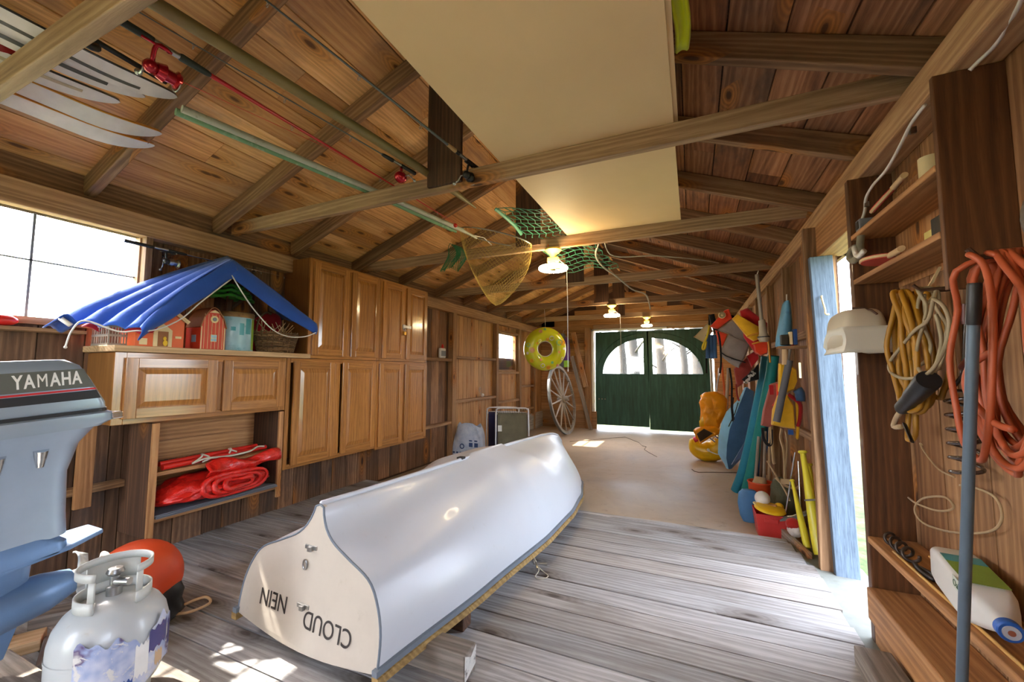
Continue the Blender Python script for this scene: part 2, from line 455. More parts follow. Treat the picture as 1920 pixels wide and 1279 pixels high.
mb = MB(); board_wall(mb, XRF, XRF + .02, (DR[1] + .02, YB), ZC, 2.236, [], (.14, .2)); struct(mb, 'wall_right', M_wallR)
mb = MB(); mb.box((XR, DR[0], 2.02), (XR + .025, YB, 2.36), 1); struct(mb, 'wall_right', M_wallR)
# end wall behind the camera; doorway and right-wall hatch added for daylight
FO = (-3.0, -2.1, 0, 2.0)
mb = MB(); x = XL
while x < XR:
    x2 = min(x + random.uniform(.15, .2), XR)
    top = ZE + .1 + SL * min(x - XL, XR - x)
    if FO[0] <= (x + x2) / 2 <= FO[1]: mb.box((x + .002, YF, FO[3]), (x2 - .002, YF + .025, top), 2)
    else: mb.box((x + .002, YF, -.3), (x2 - .002, YF + .025, top), 2)
    x = x2
struct(mb, 'wall_front', M_wall)
# rear gable, horizontal boards, hole for the doors
DX0, DX1, DZ1 = -2.13, .43, 2.22
mb = MB(); z = ZC
while z < 3.2:
    z2 = z + random.uniform(.16, .21)
    lim = lambda zz: (XL if zz < 2.4 else XL + (zz - 2.4) / SL, XR if zz < 2.4 else XR - (zz - 2.4) / SL)
    a, b = lim(z2)
    if b - a > .05:
        rn = random.random()
        if z2 < DZ1 + .02:
            mb.box((a, YB, z + .002), (DX0, YB + .025, z2 - .002), 0, rn); mb.box((DX1, YB, z + .002), (b, YB + .025, z2 - .002), 0, rn)
        elif z < DZ1:
            mb.box((a, YB, z + .002), (DX0, YB + .025, z2 - .002), 0, rn); mb.box((DX1, YB, z + .002), (b, YB + .025, z2 - .002), 0, rn)
            mb.box((DX0, YB, DZ1), (DX1, YB + .025, z2 - .002), 0, rn)
        else: mb.box((a, YB, z + .002), (b, YB + .025, z2 - .002), 0, rn)
    z = z2
struct(mb, 'wall_rear', M_wallfar)
# roof boarding, both slopes, boards run along the shed
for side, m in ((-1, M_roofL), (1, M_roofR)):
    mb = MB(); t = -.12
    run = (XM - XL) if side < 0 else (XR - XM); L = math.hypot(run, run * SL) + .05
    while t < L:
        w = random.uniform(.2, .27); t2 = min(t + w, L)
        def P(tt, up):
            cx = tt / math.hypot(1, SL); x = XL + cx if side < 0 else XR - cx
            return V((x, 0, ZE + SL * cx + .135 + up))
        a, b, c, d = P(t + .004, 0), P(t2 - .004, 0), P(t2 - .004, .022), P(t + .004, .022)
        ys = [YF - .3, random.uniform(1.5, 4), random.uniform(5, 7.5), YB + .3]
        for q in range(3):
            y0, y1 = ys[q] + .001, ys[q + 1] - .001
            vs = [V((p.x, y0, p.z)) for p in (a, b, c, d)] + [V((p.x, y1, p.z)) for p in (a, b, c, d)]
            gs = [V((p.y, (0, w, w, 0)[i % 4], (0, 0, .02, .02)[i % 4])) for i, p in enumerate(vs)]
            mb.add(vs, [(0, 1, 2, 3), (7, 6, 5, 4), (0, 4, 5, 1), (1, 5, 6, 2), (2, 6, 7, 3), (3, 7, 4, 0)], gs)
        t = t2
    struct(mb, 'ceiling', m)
# outer skins and eave blocking that close the gaps
def skin(name, mb): struct(mb, name, M_dark)
mb = MB(); a, b = XL - .05, XL - .03
mb.box((a, YF, -.3), (b, YB + .05, W1[2] - .03), 1); mb.box((a, YF, W1[3] + .02), (b, YB + .05, 2.6), 1)
mb.box((a, YF, W1[2] - .03), (b, W1[0] - .02, W1[3] + .02), 1); mb.box((a, W1[1] + .02, W2[2] - .02), (b, W2[0] - .015, W1[3] + .02), 1); mb.box((a, W2[1] + .015, W2[2] - .02), (b, YB + .05, W1[3] + .02), 1)
mb.box((a, W1[1] + .02, W1[2] - .03), (b, W1[1] + .03, W1[3] + .02), 1); mb.box((a, W1[1] + .02, W2[2] - .02), (b, W2[0] - .015, W2[2]), 1); mb.box((a, W2[0] - .015, W2[3] + .02), (b, W2[1] + .015, W1[3] + .02), 1); mb.box((a, YF, W2[2] - .02), (b, W2[0] - .015, W1[2] - .03), 1); mb.box((a, W2[1] + .015, W2[2] - .02), (b, YB, W1[2]), 1)
struct(mb, 'wall_left_siding', M_dark)
mb = MB(); a, b = XR + .03, XR + .05
mb.box((a, YF, -.3), (b, DR[0], HO[2]), 1); mb.box((a, YF, HO[3]), (b, DR[0], 2.6), 1); mb.box((a, YF, HO[2]), (b, HO[0], HO[3]), 1); mb.box((a, HO[1], HO[2]), (b, DR[0], HO[3]), 1); mb.box((XRF + .021, DR[1] + .03, -.3), (XRF + .03, YB + .05, 2.3), 1); mb.box((a, DR[1] + .06, 2.236), (b, YB + .05, 2.6), 1); mb.box((a, DR[0], DR[3]), (b, DR[1] + .06, 2.6), 1); struct(mb, 'wall_right_siding', M_dark)
mb = MB(); a, b = YB + .03, YB + .05
mb.box((XL - .05, a, -.3), (DX0 - .0, b, 2.5), 2); mb.box((DX1 - .0, a, -.3), (XR + .05, b, 2.5), 2)
mb.prism([(XL - .05, a, 2.3), (XR + .05, a, 2.3), (XR + .05, a, 2.45), (XM, a, ZR + .16), (XL - .05, a, 2.45)], (0, .02, 0)); struct(mb, 'wall_rear_siding', M_dark)
for sgn in (-1, 1):
    mb = MB(); x0 = XL - .3 if sgn < 0 else XR + .3; z0 = ZE + .17 + (SL * (-.3))
    mb.prism([(x0, YF - .3, z0), (XM, YF - .3, ZR + .17), (XM, YF - .3, ZR + .19), (x0, YF - .3, z0 + .02)], (0, YB - YF + .6, 0)); struct(mb, 'ceiling_outer', M_dark)
mb = MB(); mb.box((XL, YF, 2.31), (XL + .02, YB, 2.47), 1); struct(mb, 'trim_7', M_wall)
mb = MB(); mb.box((XR - .02, YF, 2.32), (XR, YB, 2.47), 1); struct(mb, 'trim_8', M_wall)
# plates along both eaves
mb = MB(); mb.box((XL, YF, 2.165), (XL + .1, YB, 2.31), 1); tag(struct(mb, 'trim_2', M_plate, bevel=.006))
mb = MB(); mb.box((.795, YF, 2.235), (XR, YB, 2.36), 1); struct(mb, 'trim_3', M_plate, bevel=.008)
# rafters, one object each
RY = [-1.7, -1.0, -.3, .45, 1.2, 1.95, 2.64, 3.4, 4.2, 5.02, 5.85, 6.7, 7.55, 8.4, 9.2]
for i, y in enumerate(RY):
    for side in (-1, 1):
        mb = MB(); h = .12
        if side < 0: A, B = V((XL + .01, y, ZE + .07)), V((XM, y, ZE + .07 + SL * (XM - XL - .01)))
        else: A, B = V((XR - .005, y, ZE + .07)), V((XM, y, ZE + .07 + SL * (XR - .005 - XM)))
        mb.beam(A, B, .055, h, rnd=random.random()); struct(mb, 'rafter', M_rafter, bevel=.006)
# tie beams across, hangers from the ridge
TY = [.57, 2.045, 3.43, 5.06, 6.75, 8.5]
for i, y in enumerate(TY):
    mb = MB(); mb.box((XL + .06, y, 2.36), (.86, y + .045, 2.46), 0)
    struct(mb, 'tie_beam', M_tie, bevel=.004)
    mb = MB(); mb.box((XM - .14, y - .03, 2.40 if i != 1 else 2.385), (XM + .1, y - .005, ZR + .04), 2)
    struct(mb, 'ridge_hanger', M_dark, bevel=.003)
mb = MB(); mb.box((XM - .02, YF, ZR - .05), (XM + .02, YB, ZR + .13), 1); struct(mb, 'ridge_beam', M_rafter)
# studs and nailers, left wall
for (y, w, zb, z1) in ((5.46, .11, ZC, 2.17), (7.0, .09, ZC, 2.17), (8.13, .09, ZC, 2.17), (9.0, .07, ZC, 2.17), (-.45, .09, 0, 2.17), (1.50, .04, 1.4, 2.17)):
    mb = MB(); mb.box((XL, y - w / 2, zb), (XL + .09, y + w / 2, z1), 2); struct(mb, 'wall_stud', M_stud, bevel=.004)
for (y0, y1, z, d) in ((4.4, 5.4, 1.43, .08), (4.4, 5.4, .47, .08), (5.52, 6.95, 1.48, .08), (5.52, 6.95, .78, .08), (7.05, 8.08, 1.23, .07), (7.05, 8.08, .66, .08), (8.18, 8.96, .93, .08), (8.18, 8.96, .42, .08), (7.05, 8.08, 2.05, .06), (.2, 1.47, .52, .06)):
    mb = MB(); mb.box((XL, y0, z - .025), (XL + d, y1, z + .02), 1); struct(mb, 'wall_nailer', M_stud, bevel=.004)
# left near window: frame, muntins, panes
mb = MB(); y0, y1, z0, z1 = W1
for a, b in (((XL - .03, y0, z0 - .04), (XL + .05, y1 + .02, z0)), ((XL - .03, y0, z1), (XL + .03, y1 + .02, z1 + .03))): mb.box(a, b, 1)
mb.box((XL - .03, y1, z0), (XL + .03, y1 + .025, z1), 2); mb.box((XL - .03, y0 - .03, z0), (XL + .03, y0, z1), 2)
w = struct(mb, 'window_1', M_plate)
mb = MB()
for yy in (.1, .99): mb.box((XL - .02, yy - .006, z0), (XL - .005, yy + .006, z1), 2)
mb.box((XL - .02, y0, 1.885), (XL - .005, y1, 1.893), 1)
build(mb, 'muntin', M_grey, w)
mb = MB(); mb.box((XL - .016, y0, z0), (XL - .012, y1, z1)); build(mb, 'pane', M_glass, w)
mb = MB(); y0, y1, z0, z1 = W2
mb.box((XL - .03, y0, z0 - .03), (XL + .03, y1, z0), 1); mb.box((XL - .03, y0, z1), (XL + .02, y1, z1 + .03), 1)
mb.box((XL - .03, y1 - .02, z0), (XL + .03, y1 + .02, z1), 2); mb.box((XL - .03, y0 - .02, z0), (XL + .03, y0 + .02, z1), 2)
w = struct(mb, 'window_2', M_stud)
mb = MB(); mb.box((XL - .02, y0, 1.7), (XL - .005, y1, 1.71), 1); build(mb, 'muntin', M_greywood, w)
mb = MB(); mb.box((XL - .016, y0, z0), (XL - .012, y1, z1)); build(mb, 'pane', M_glass, w)
# rear doors: two leaves with quarter-round lights
def leaf(name, x0, x1, hinge_left, zs, lean):
    W = x1 - x0; H = DZ1 - .03 - zs; n = 22
    cx = W - .10 if hinge_left else .10            # straight side of the light
    R1 = W - .10 - .17; R2 = .82 - .0; zb = 1.20 - zs
    arc = []
    for i in range(n + 1):
        a = PI / 2 * i / n
        arc.append(V(((cx - R1 * math.cos(a)) if hinge_left else (cx + R1 * math.cos(a)), 0, zb + R2 * math.sin(a))))
    r = MB()
    hole = [V((cx, 0, zb))] + arc
    # face with hole, split in strips between hole boundary and outer rectangle
    def pt(p, y): return V((x0 + p.x + lean * p.z, YB - .03 + y, zs + p.z))
    def strip(P, Q):
        vs = []
        for a, b in zip(P, Q):
            vs += [pt(a, 0), pt(b, 0), pt(a, .045), pt(b, .045)]
        fs = []
        for i in range(len(P) - 1):
            k = i * 4
            fs += [(k, k + 1, k + 5, k + 4), (k + 2, k + 6, k + 7, k + 3), (k, k + 4, k + 6, k + 2), (k + 1, k + 3, k + 7, k + 5)]
        e = (len(P) - 1) * 4
        fs += [(0, 2, 3, 1), (e, e + 1, e + 3, e + 2)]
        r.add(vs, fs)
    outer = []
    for p in arc:
        outer.append(V((0 if hinge_left else W, 0, p.z)) if p.z < zb + R2 * .7 else V((p.x, 0, H)))
    side = 0 if hinge_left else W
    k = next(i for i, p in enumerate(arc) if p.z >= zb + R2 * .7)
    strip(arc[:k] + [arc[k]], outer[:k] + [V((side, 0, arc[k].z))])
    strip([arc[k]] + arc[k:], [V((side, 0, arc[k].z)), ] + [V((side, 0, H))] + outer[k + 1:]) if False else None
    strip([arc[k], arc[k]], [V((side, 0, arc[k].z)), V((side, 0, H))])
    strip([arc[k]] + arc[k:], [V((side, 0, H))] + outer[k:])
    other = W if hinge_left else 0
    strip([V((cx, 0, zb)), V((cx, 0, zb + R2)), V((cx, 0, H))], [V((other, 0, zb)), V((other, 0, zb + R2)), V((other, 0, H))])
    strip([V((0, 0, 0)), V((W, 0, 0))], [V((0, 0, zb)), V((W, 0, zb))])
    o = struct(r, name, M_green)
    # raised rim round the light, ledge boards
    m2 = MB(); rim = [pt(p + V((0, 0, 0)), -.012) for p in hole] 
    m2.tube(rim, .012, 6, closed=True); build(m2, 'light_rim', M_green, o)
    m2 = MB(); arc2 = [pt(V(((cx - (R1 + .14) * math.cos(PI / 2 * i / n)) if hinge_left else (cx + (R1 + .14) * math.cos(PI / 2 * i / n)), 0, zb + (R2 + .12) * math.sin(PI / 2 * i / n))), -.004) for i in range(2, n + 1)]
    m2.tube(arc2, .012, 6); build(m2, 'arched_moulding', M_green, o)
    m2 = MB(); m2.prism([pt(p, .02) for p in hole], (0, .004, 0)); build(m2, 'pane', M_glass, o)
    return o
l1 = leaf('door_1', -2.11, -.905, True, .02, .006)
l2 = leaf('door_2', -.895, .40, False, -.03, -.014)
mb = MB()
for k in range(3): mb.ball((-2.02 + .07 * k, YB - .04, .62), .016, 8)
build(mb, 'bolt_head', M_chrome, l1)
mb = MB(); mb.box((DX0 - .06, YB - .05, ZC), (DX0 - .01, YB, DZ1 + .03), 2); mb.box((DX0 - .06, YB - .05, DZ1), (-.5, YB, DZ1 + .04), 0); struct(mb, 'trim_5', M_white)
# rear wall framing
for (a, b, w, h, m) in (((-2.27, YB - .06, ZC), (-2.27, YB - .06, 2.3), .14, .1, M_stud), ((XL + .05, YB - .05, 2.0), (-2.34, YB - .05, 2.0), .08, .06, M_stud), ((XL + .05, YB - .05, 1.3), (-2.34, YB - .05, 1.3), .08, .06, M_stud), ((DX0, YB - .05, 2.31), (XR, YB - .05, 2.31), .09, .12, M_tie)):
    mb = MB(); mb.beam(a, b, h, w, up=(0, 0, 1) if abs(a[2] - b[2]) < .1 else (1, 0, 0)); struct(mb, 'wall_nailer', m, bevel=.004)
mb = MB(); mb.box((XL, YB - .07, ZC), (-2.08, YB - .02, .32), 0); struct(mb, 'baseboard_rear', M_stud, bevel=.004)
mb = MB(); mb.box((XL + .0, 7.0, ZC), (XL + .07, YB - .08, .28), 1); struct(mb, 'baseboard_left', M_greywood, bevel=.004)
# right wall studs
for (y, w, x0, zt) in ((2.56, .045, .752, 2.234), (3.32, .045, .72, 2.234), (3.62, .045, .78, 2.234), (4.5, .05, .8, 2.234), (5.4, .05, .8, 2.234), (6.3, .05, .8, 2.234), (7.2, .05, .8, 2.234), (8.1, .05, .8, 2.234), (9.0, .05, .8, 2.234), (1.25, .05, .81, 2.234), (.2, .05, .8, 2.234), (-.33, .05, .8, 2.234), (-1.6, .05, .8, 2.234)):
    mb = MB(); mb.box((x0, y - w / 2, ZC if y > 3.3 else -.03), (XR if y < 3 else XRF, y + w / 2, zt), 2); struct(mb, 'wall_stud', M_brown if y < 2.6 else M_rafter if y < 3.4 else M_stud, bevel=.004)
for z in (1.55, .75):
    mb = MB(); mb.box((.82, 3.4, z - .03), (XRF, YB - .08, z + .03), 1); struct(mb, 'wall_nailer', M_stud, bevel=.004)
# door jambs and header
mb = MB(); mb.beam((.85, 3.27, -.03), (.80, 3.27, 2.02), .05, .125, up=(1, 0, 0)); struct(mb, 'door_3', M_jamb, bevel=.004)
mb = MB(); mb.box((.79, 2.585, 2.02), (XR + .05, 3.30, 2.234), 1); struct(mb, 'trim_6', M_shelfw, bevel=.004)
# base blocks at the near right
mb = MB(); mb.box((.75, .4, -.02), (.93, 2.53, .088), 1); struct(mb, 'baseboard_right', M_shelfw, bevel=.006)

# ------------------------------------------------------------------ outdoors
def ground_mat():
    m, nt = newmat('grass ground'); tc = N(nt, 'ShaderNodeTexCoord').outputs['Object']
    a = noise_(nt, tc, 6, 6, .7); b = noise_(nt, tc, .35, 3, .5)
    col = ramp_(nt, a, [(.3, lin((44, 62, 24))), (.5, lin((78, 98, 44))), (.7, lin((118, 122, 84)))])
    col = mix_(nt, smooth_(nt, b, .5, .65), col, lin((104, 98, 84)))
    finish(nt, col, .9, bump=a, bstr=.5); return m
M_ground = ground_mat()
mb = MB(); mb.box((-60, -60, -.4), (60, 60, -.25)); struct(mb, 'ground', M_ground)

M_bark = plain('dark bark', (46, 42, 38), .9, var=.3, nscale=5)
for k, (x, y, r, l) in enumerate(((-2.6, 17, .14, 'leftmost slim trunk outside the green doors'), (-1.9, 15, .16, 'forked trunk left of the door gap outside'), (-1.2, 18, .2, 'trunk just left of the door gap outside'), (.2, 15.5, .24, 'thick trunk right of the door gap outside'), (-.35, 20, .16, 'slim far trunk right of the door gap outside'), (1.6, 19, .2, 'trunk at the far right outside the doors'), (-9.5, 9.5, .2, 'tree trunk outside the small left window'))):
    t = thing('tree', l, 'tree', (x, y, -.26), 'trees outside')
    mb = MB(); mb.tube([(x, y, -.26), (x + .04, y, 1.5), (x - .05, y, 3.2), (x + .1, y, 7)], r, 12, smooth=4, rads=[r * 1.3, r, r * .9, r * .6]); build(mb, 'trunk', M_bark, t, smooth=180)
    mb = MB(); rg = random.Random(k)
    for q in range(9):
        z = 1.2 + rg.random() * 5; a = rg.random() * 6.28; L = .5 + rg.random() * 1.2; mb.tube([(x, y, z), (x + L * .5 * math.cos(a), y + L * .5 * math.sin(a), z + L * .3), (x + L * math.cos(a), y + L * math.sin(a), z + L * .45)], .03, 6, rads=[.05, .03, .012])
    build(mb, 'branches', M_bark, t, smooth=180)['kind'] = 'stuff'
# camera
f_px = 762.85
cam = bpy.data.cameras.new('camera'); co = bpy.data.objects.new('camera', cam); COL.objects.link(co)
cam.sensor_width = 36; cam.lens = f_px * 36 / 1920; cam.clip_start = .02
yaw, pit, rol = (math.radians(a) for a in (23.86, 4.312, .145))
Fv = V((-math.sin(yaw) * math.cos(pit), math.cos(yaw) * math.cos(pit), math.sin(pit)))
Rv = V((math.cos(yaw), math.sin(yaw), 0)); Uv = Rv.cross(Fv)
R2 = Rv * math.cos(rol) + Uv * math.sin(rol); U2 = -Rv * math.sin(rol) + Uv * math.cos(rol)
mw = Matrix((R2, U2, -Fv)).transposed().to_4x4(); mw.translation = V((0, 0, 1.25)); co.matrix_world = mw
sc.camera = co
# ------------------------------------------------------------------ overturned dinghy
def interp(tab, s):
    for (a, x), (b, y) in zip(tab, tab[1:]):
        if s <= b:
            t = (s - a) / (b - a); t = t * t * (3 - 2 * t) * .4 + t * .6
            return x + (y - x) * t
    return tab[-1][1]
def resample(prof, n):
    L = [0]
    for a, b in zip(prof, prof[1:]): L.append(L[-1] + math.hypot((b[0] - a[0]) * .5, b[1] - a[1]))
    out = []
    for i in range(n + 1):
        d = L[-1] * i / n
        for k in range(len(L) - 1):
            if d <= L[k + 1] + 1e-9:
                t = (d - L[k]) / (L[k + 1] - L[k]); out.append((prof[k][0] + (prof[k + 1][0] - prof[k][0]) * t, prof[k][1] + (prof[k + 1][1] - prof[k][1]) * t)); break
    return out
def smoothprof(prof, n):
    p = catmull([V((a, b, 0)) for a, b in prof], 8); return resample([(q.x, q.y) for q in p], n)
NP = 26
PT = smoothprof([(0, .65), (.05, .645), (.085, .60), (.15, .555), (.27, .512), (.5, .468), (.78, .415), (.92, .335), (.99, .24), (1, .12)], NP)
PM = smoothprof([(0, .63), (.03, .628), (.08, .615), (.2, .60), (.5, .562), (.76, .475), (.91, .355), (.985, .24), (1, .12)], NP)
PB = smoothprof([(0, .6), (.06, .588), (.13, .545), (.26, .47), (.45, .385), (.65, .305), (.82, .235), (.94, .175), (1, .12)], NP)
BW = [(0, .445), (.2, .515), (.42, .565), (.58, .55), (.72, .485), (.84, .375), (.92, .25), (.97, .13), (1, .02)]
BK = [(0, .65), (.1, .643), (.3, .637), (.6, .628), (.8, .61), (.88, .59), (.93, .555), (.965, .48), (.985, .37), (1, .2)]
BL = 3.3; BA = math.radians(3.2)
BO = V((-1.556, 1.30, 0)); BD = V((math.sin(BA), math.cos(BA), 0)); BS = V((math.cos(BA), -math.sin(BA), 0))
def hull_pt(s, side, w, h):
    rake = .15 * (h - .12) * max(0, 1 - s * 4)
    return BO + BD * (s * BL + rake) + BS * (side * w) + V((0, 0, h))
def hull_half(s):
    W = interp(BW, s); K = interp(BK, s); zg = .115 + .03 * math.sin(PI * min(1, s))
    out = []
    for i in range(NP + 1):
        if s < .4: t = (s / .4) ** .8; a, b = PT[i], PM[i]
        elif s < .55: t = 1; a, b = PT[i], PM[i]
        else: t = ((s - .55) / .45) ** 1.3; a, b = PM[i], PB[i]
        w = a[0] + (b[0] - a[0]) * t; h = a[1] + (b[1] - a[1]) * t
        h0 = (PT[0][1] if s < .4 else PM[0][1]) * (1 - t) + (PM[0][1] if s < .4 else PB[0][1]) * t if s != .55 else .63
        out.append((w * W, zg + (h - .12) * (K - zg) / (h0 - .12)))
    return out
SS = [i / 40 * .9 for i in range(41)] + [.91, .92, .93, .94, .95, .96, .97, .98, .99, 1.0]
boat = thing('dinghy', 'white overturned sailing dinghy resting on timber blocks on the deck', 'boat', (BO.x, BO.y + 1.6, 0))
rings = []
for s in SS:
    h = hull_half(s)
    rings.append([hull_pt(s, -1, w, z) for w, z in reversed(h)] + [hull_pt(s, 1, w, z) for w, z in h[1:]])
mb = MB(); mb.loft(rings, cap=False, closed=False)
hull = build(mb, 'hull', M_gel, boat, smooth=180)
# transom board with crowned lower edge
h = hull_half(0); out = [hull_pt(0, -1, w * 1.0, z) for w, z in reversed(h)] + [hull_pt(0, 1, w * 1.0, z) for w, z in h[1:]]
a, b = out[-1], out[0]
low = [a.lerp(b, t) + V((0, 0, -.05 * math.sin(PI * t))) for t in [i / 12 for i in range(1, 12)]]
mb = MB(); mb.prism([p - BD * .004 for p in out + low], BD * .02)
tr = build(mb, 'transom', M_transom, boat)
mb = MB(); mb.tube([p - BD * .003 for p in out], .005, 6); build(mb, 'edge_seam', M_trimgrey, tr, smooth=180)
def sweep_rect(mb, pts, w, h, outs):
    rs = []
    for p, o in zip(pts, outs): rs.append([p, p + o * w, p + o * w + V((0, 0, h)), p + V((0, 0, h))])
    mb.loft(rs)
def gun(z0, w, hgt, side, nm, m, off=0):
    pts = []; outs = []
    for s in SS:
        W = interp(BW, s); zg = .115 + .03 * math.sin(PI * min(1, s))
        pts.append(hull_pt(s, side, W - .012, 0) + V((0, 0, zg + z0))); ds = .01
        dW = (interp(BW, min(1, s + ds)) - interp(BW, max(0, s - ds))) / (2 * ds * BL) if s < .995 else -3
        o = BS * side - BD * dW; outs.append(o.normalized())
    mb = MB(); sweep_rect(mb, pts, w, hgt, outs); return mb
mb = gun(-.03, .034, .03, 1, 0, 0); build(mb, 'rub_rail', M_trimtan, boat, smooth=40)
mb = gun(-.03, .034, .03, -1, 0, 0); build(mb, 'rub_rail', M_trimtan, boat, smooth=40)
mb = gun(.0, .026, .022, 1, 0, 0); build(mb, 'gunwale_strip', M_trimgrey, boat, smooth=40)
mb = gun(.0, .026, .022, -1, 0, 0); build(mb, 'gunwale_strip', M_trimgrey, boat, smooth=40)
# keel strip and centreboard slot
mb = MB(); pts = [hull_pt(s, 0, 0, interp(BK, s) + .004) for s in [i / 30 for i in range(31)]]
mb.tube(pts, .012, 6); build(mb, 'keel_strip', M_gel, boat, smooth=180)
mb = MB()
for a, b in ((.5, .74),): mb.tube([hull_pt(a + (b - a) * i / 8, -1, .012, interp(BK, a + (b - a) * i / 8) + .012) for i in range(9)], .007, 6)
build(mb, 'centreboard_slot', M_black, boat)
mb = MB(); mb.box(hull_pt(.36, -1, .03, .64), hull_pt(.375, -1, -.01, .654)); build(mb, 'keel_fitting', M_black, boat)
# fittings on the transom, bow eye, lettering
def tp(w, z, out=0): return hull_pt(0, 1, w, z) - BD * (.004 + out)
for nm, w, z in (('rudder_pintle', -.012, .472), ('rudder_pintle', -.005, .242)):
    mb = MB(); mb.box(tp(w - .036, z - .009), tp(w + .036, z + .009, .005)); mb.box(tp(w - .01, z - .014), tp(w + .014, z + .007, .018)); build(mb, nm, M_metal, boat, bevel=.002)
mb = MB(); c = tp(-.03, .40, .006); mb.tube([c + V((math.cos(a) * .012, 0, math.sin(a) * .02)) for a in [i * PI / 6 for i in range(12)]], .004, 6, closed=True); build(mb, 'drain_ring', M_metal, boat)
mb = MB(); c = hull_pt(.985, 1, 0, .36) + BD * .012; mb.tube([c + BD * math.cos(a) * .022 + V((0, 0, math.sin(a) * .022)) for a in [i * PI / 6 for i in range(12)]], .005, 6, closed=True); build(mb, 'bow_eye', M_metal, boat)
for txt, w, z, sz in (('CLOUD', .152, .197, .098), ('NEIN', -.205, .222, .098)):
    Z = (tp(0, .3) - tp(0, .2)).normalized(); X = BS
    M = Matrix((-X, -Z, -BD)).transposed().to_4x4(); M.translation = tp(w, z, .0012)
    mb = text_mb(txt, sz, M @ Matrix.Rotation(math.radians(-2 if txt == 'CLOUD' else 0), 4, 'Z') @ Matrix.Scale(.86, 4, (1, 0, 0))); build(mb, 'lettering', M_blackletter, tr)
mb = MB(); c = hull_pt(.36, 1, .56, .10)
mb.tube([c, c + V((.0, 0, -.03)), c + V((.03, .0, -.07)), c + V((.02, -.04, -.094)), c + V((.06, -.05, -.096)), c + V((.09, -.0, -.096)), c + V((.05, .03, -.09)), c + V((.02, .02, -.06)), c], .003, 6, smooth=4)
lp = build(mb, 'cord_loop', M_rope, boat, smooth=180)
mb = MB(); mb.beam(c + V((-.01, 0, -.035)), c + V((.07, .04, -.045)), .016, .012); mb.beam(c + V((.0, .02, -.03)), c + V((.03, -.03, -.05)), .012, .012); build(mb, 'cam_cleat', M_metal, lp, bevel=.002)
# timbers under it
for nm, x0, x1, y0, y1, hh, lab, tl in (('timber_beam', -2.1, -.87, 1.50, 1.60, .108, 'weathered square timber with chipped paint end, under the stern of the dinghy', 0), ('timber_beam', -2.0, -1.04, 1.78, 1.86, .105, 'short timber block end showing under the white hull behind the painted beam', 0), ('timber_beam', -1.9, -1.0, 3.35, 3.45, .11, 'timber crossing under the bow half of the dinghy', 0)):
    mb = MB(); mb.box((x0, y0, 0), (x1, y1, hh), 0)
    o = build(mb, nm, M_block if y0 < 1.6 else M_dark, bevel=.006); tag(o, lab, 'timber', 'timbers under the dinghy')
    if y0 < 1.6:
        mb = MB(); mb.prism([(x1 + .0005, y0 + .004, .004), (x1 + .0005, y1 - .01, .03), (x1 + .0005, y1 - .004, hh - .006), (x1 + .0005, y0 + .05, hh - .03), (x1 + .0005, y0 + .006, hh - .004)], (.002, 0, 0)); build(mb, 'flaking_paint', plain('flaking white paint', (214, 212, 206), .7, dirt=(90, 84, 80), dirtamt=1, dscale=40), o)
# ------------------------------------------------------------------ oak cabinets on the left wall
CF = -3.145
def cab_door(root, y0, y1, z0, z1, glare_tilt=0):
    fw = min(.062, (y1 - y0) * .24); x0, x1 = CF + .001, CF + .021
    mb = MB()
    mb.box((x0, y0, z0), (x1, y0 + fw, z1), 2); mb.box((x0, y1 - fw, z0), (x1, y1, z1), 2)
    mb.box((x0, y0 + fw, z0), (x1, y1 - fw, z0 + fw), 1); mb.box((x0, y0 + fw, z1 - fw), (x1, y1 - fw, z1), 1)
    hinge = TR(CF, y0, 0) @ rotz(-glare_tilt) @ TR(-CF, -y0, 0)
    d = build(mb.xf(hinge), 'door', M_oak, root, bevel=.003)
    a = (y0 + fw, y1 - fw, z0 + fw, z1 - fw); e = .03
    def ring(x, i): return [V((x, a[0] + i, a[2] + i)), V((x, a[1] - i, a[2] + i)), V((x, a[1] - i, a[3] - i)), V((x, a[0] + i, a[3] - i))]
    mb = MB(); r = random.random()
    vs = ring(x0 + .006, 0) + ring(x0 + .007, .008) + ring(x0 + .017, .008 + e) 
    fs = [(k * 4 + i, k * 4 + (i + 1) % 4, k * 4 + 4 + (i + 1) % 4, k * 4 + 4 + i) for k in range(2) for i in range(4)] + [(8, 9, 10, 11)]
    gs = [V((p.z, p.y, 0)) for p in vs] if (z1 - z0) > .0 else None
    mb.add(vs, fs, gs, r); build(mb.xf(hinge), 'door_panel', M_oak, d)
    return d
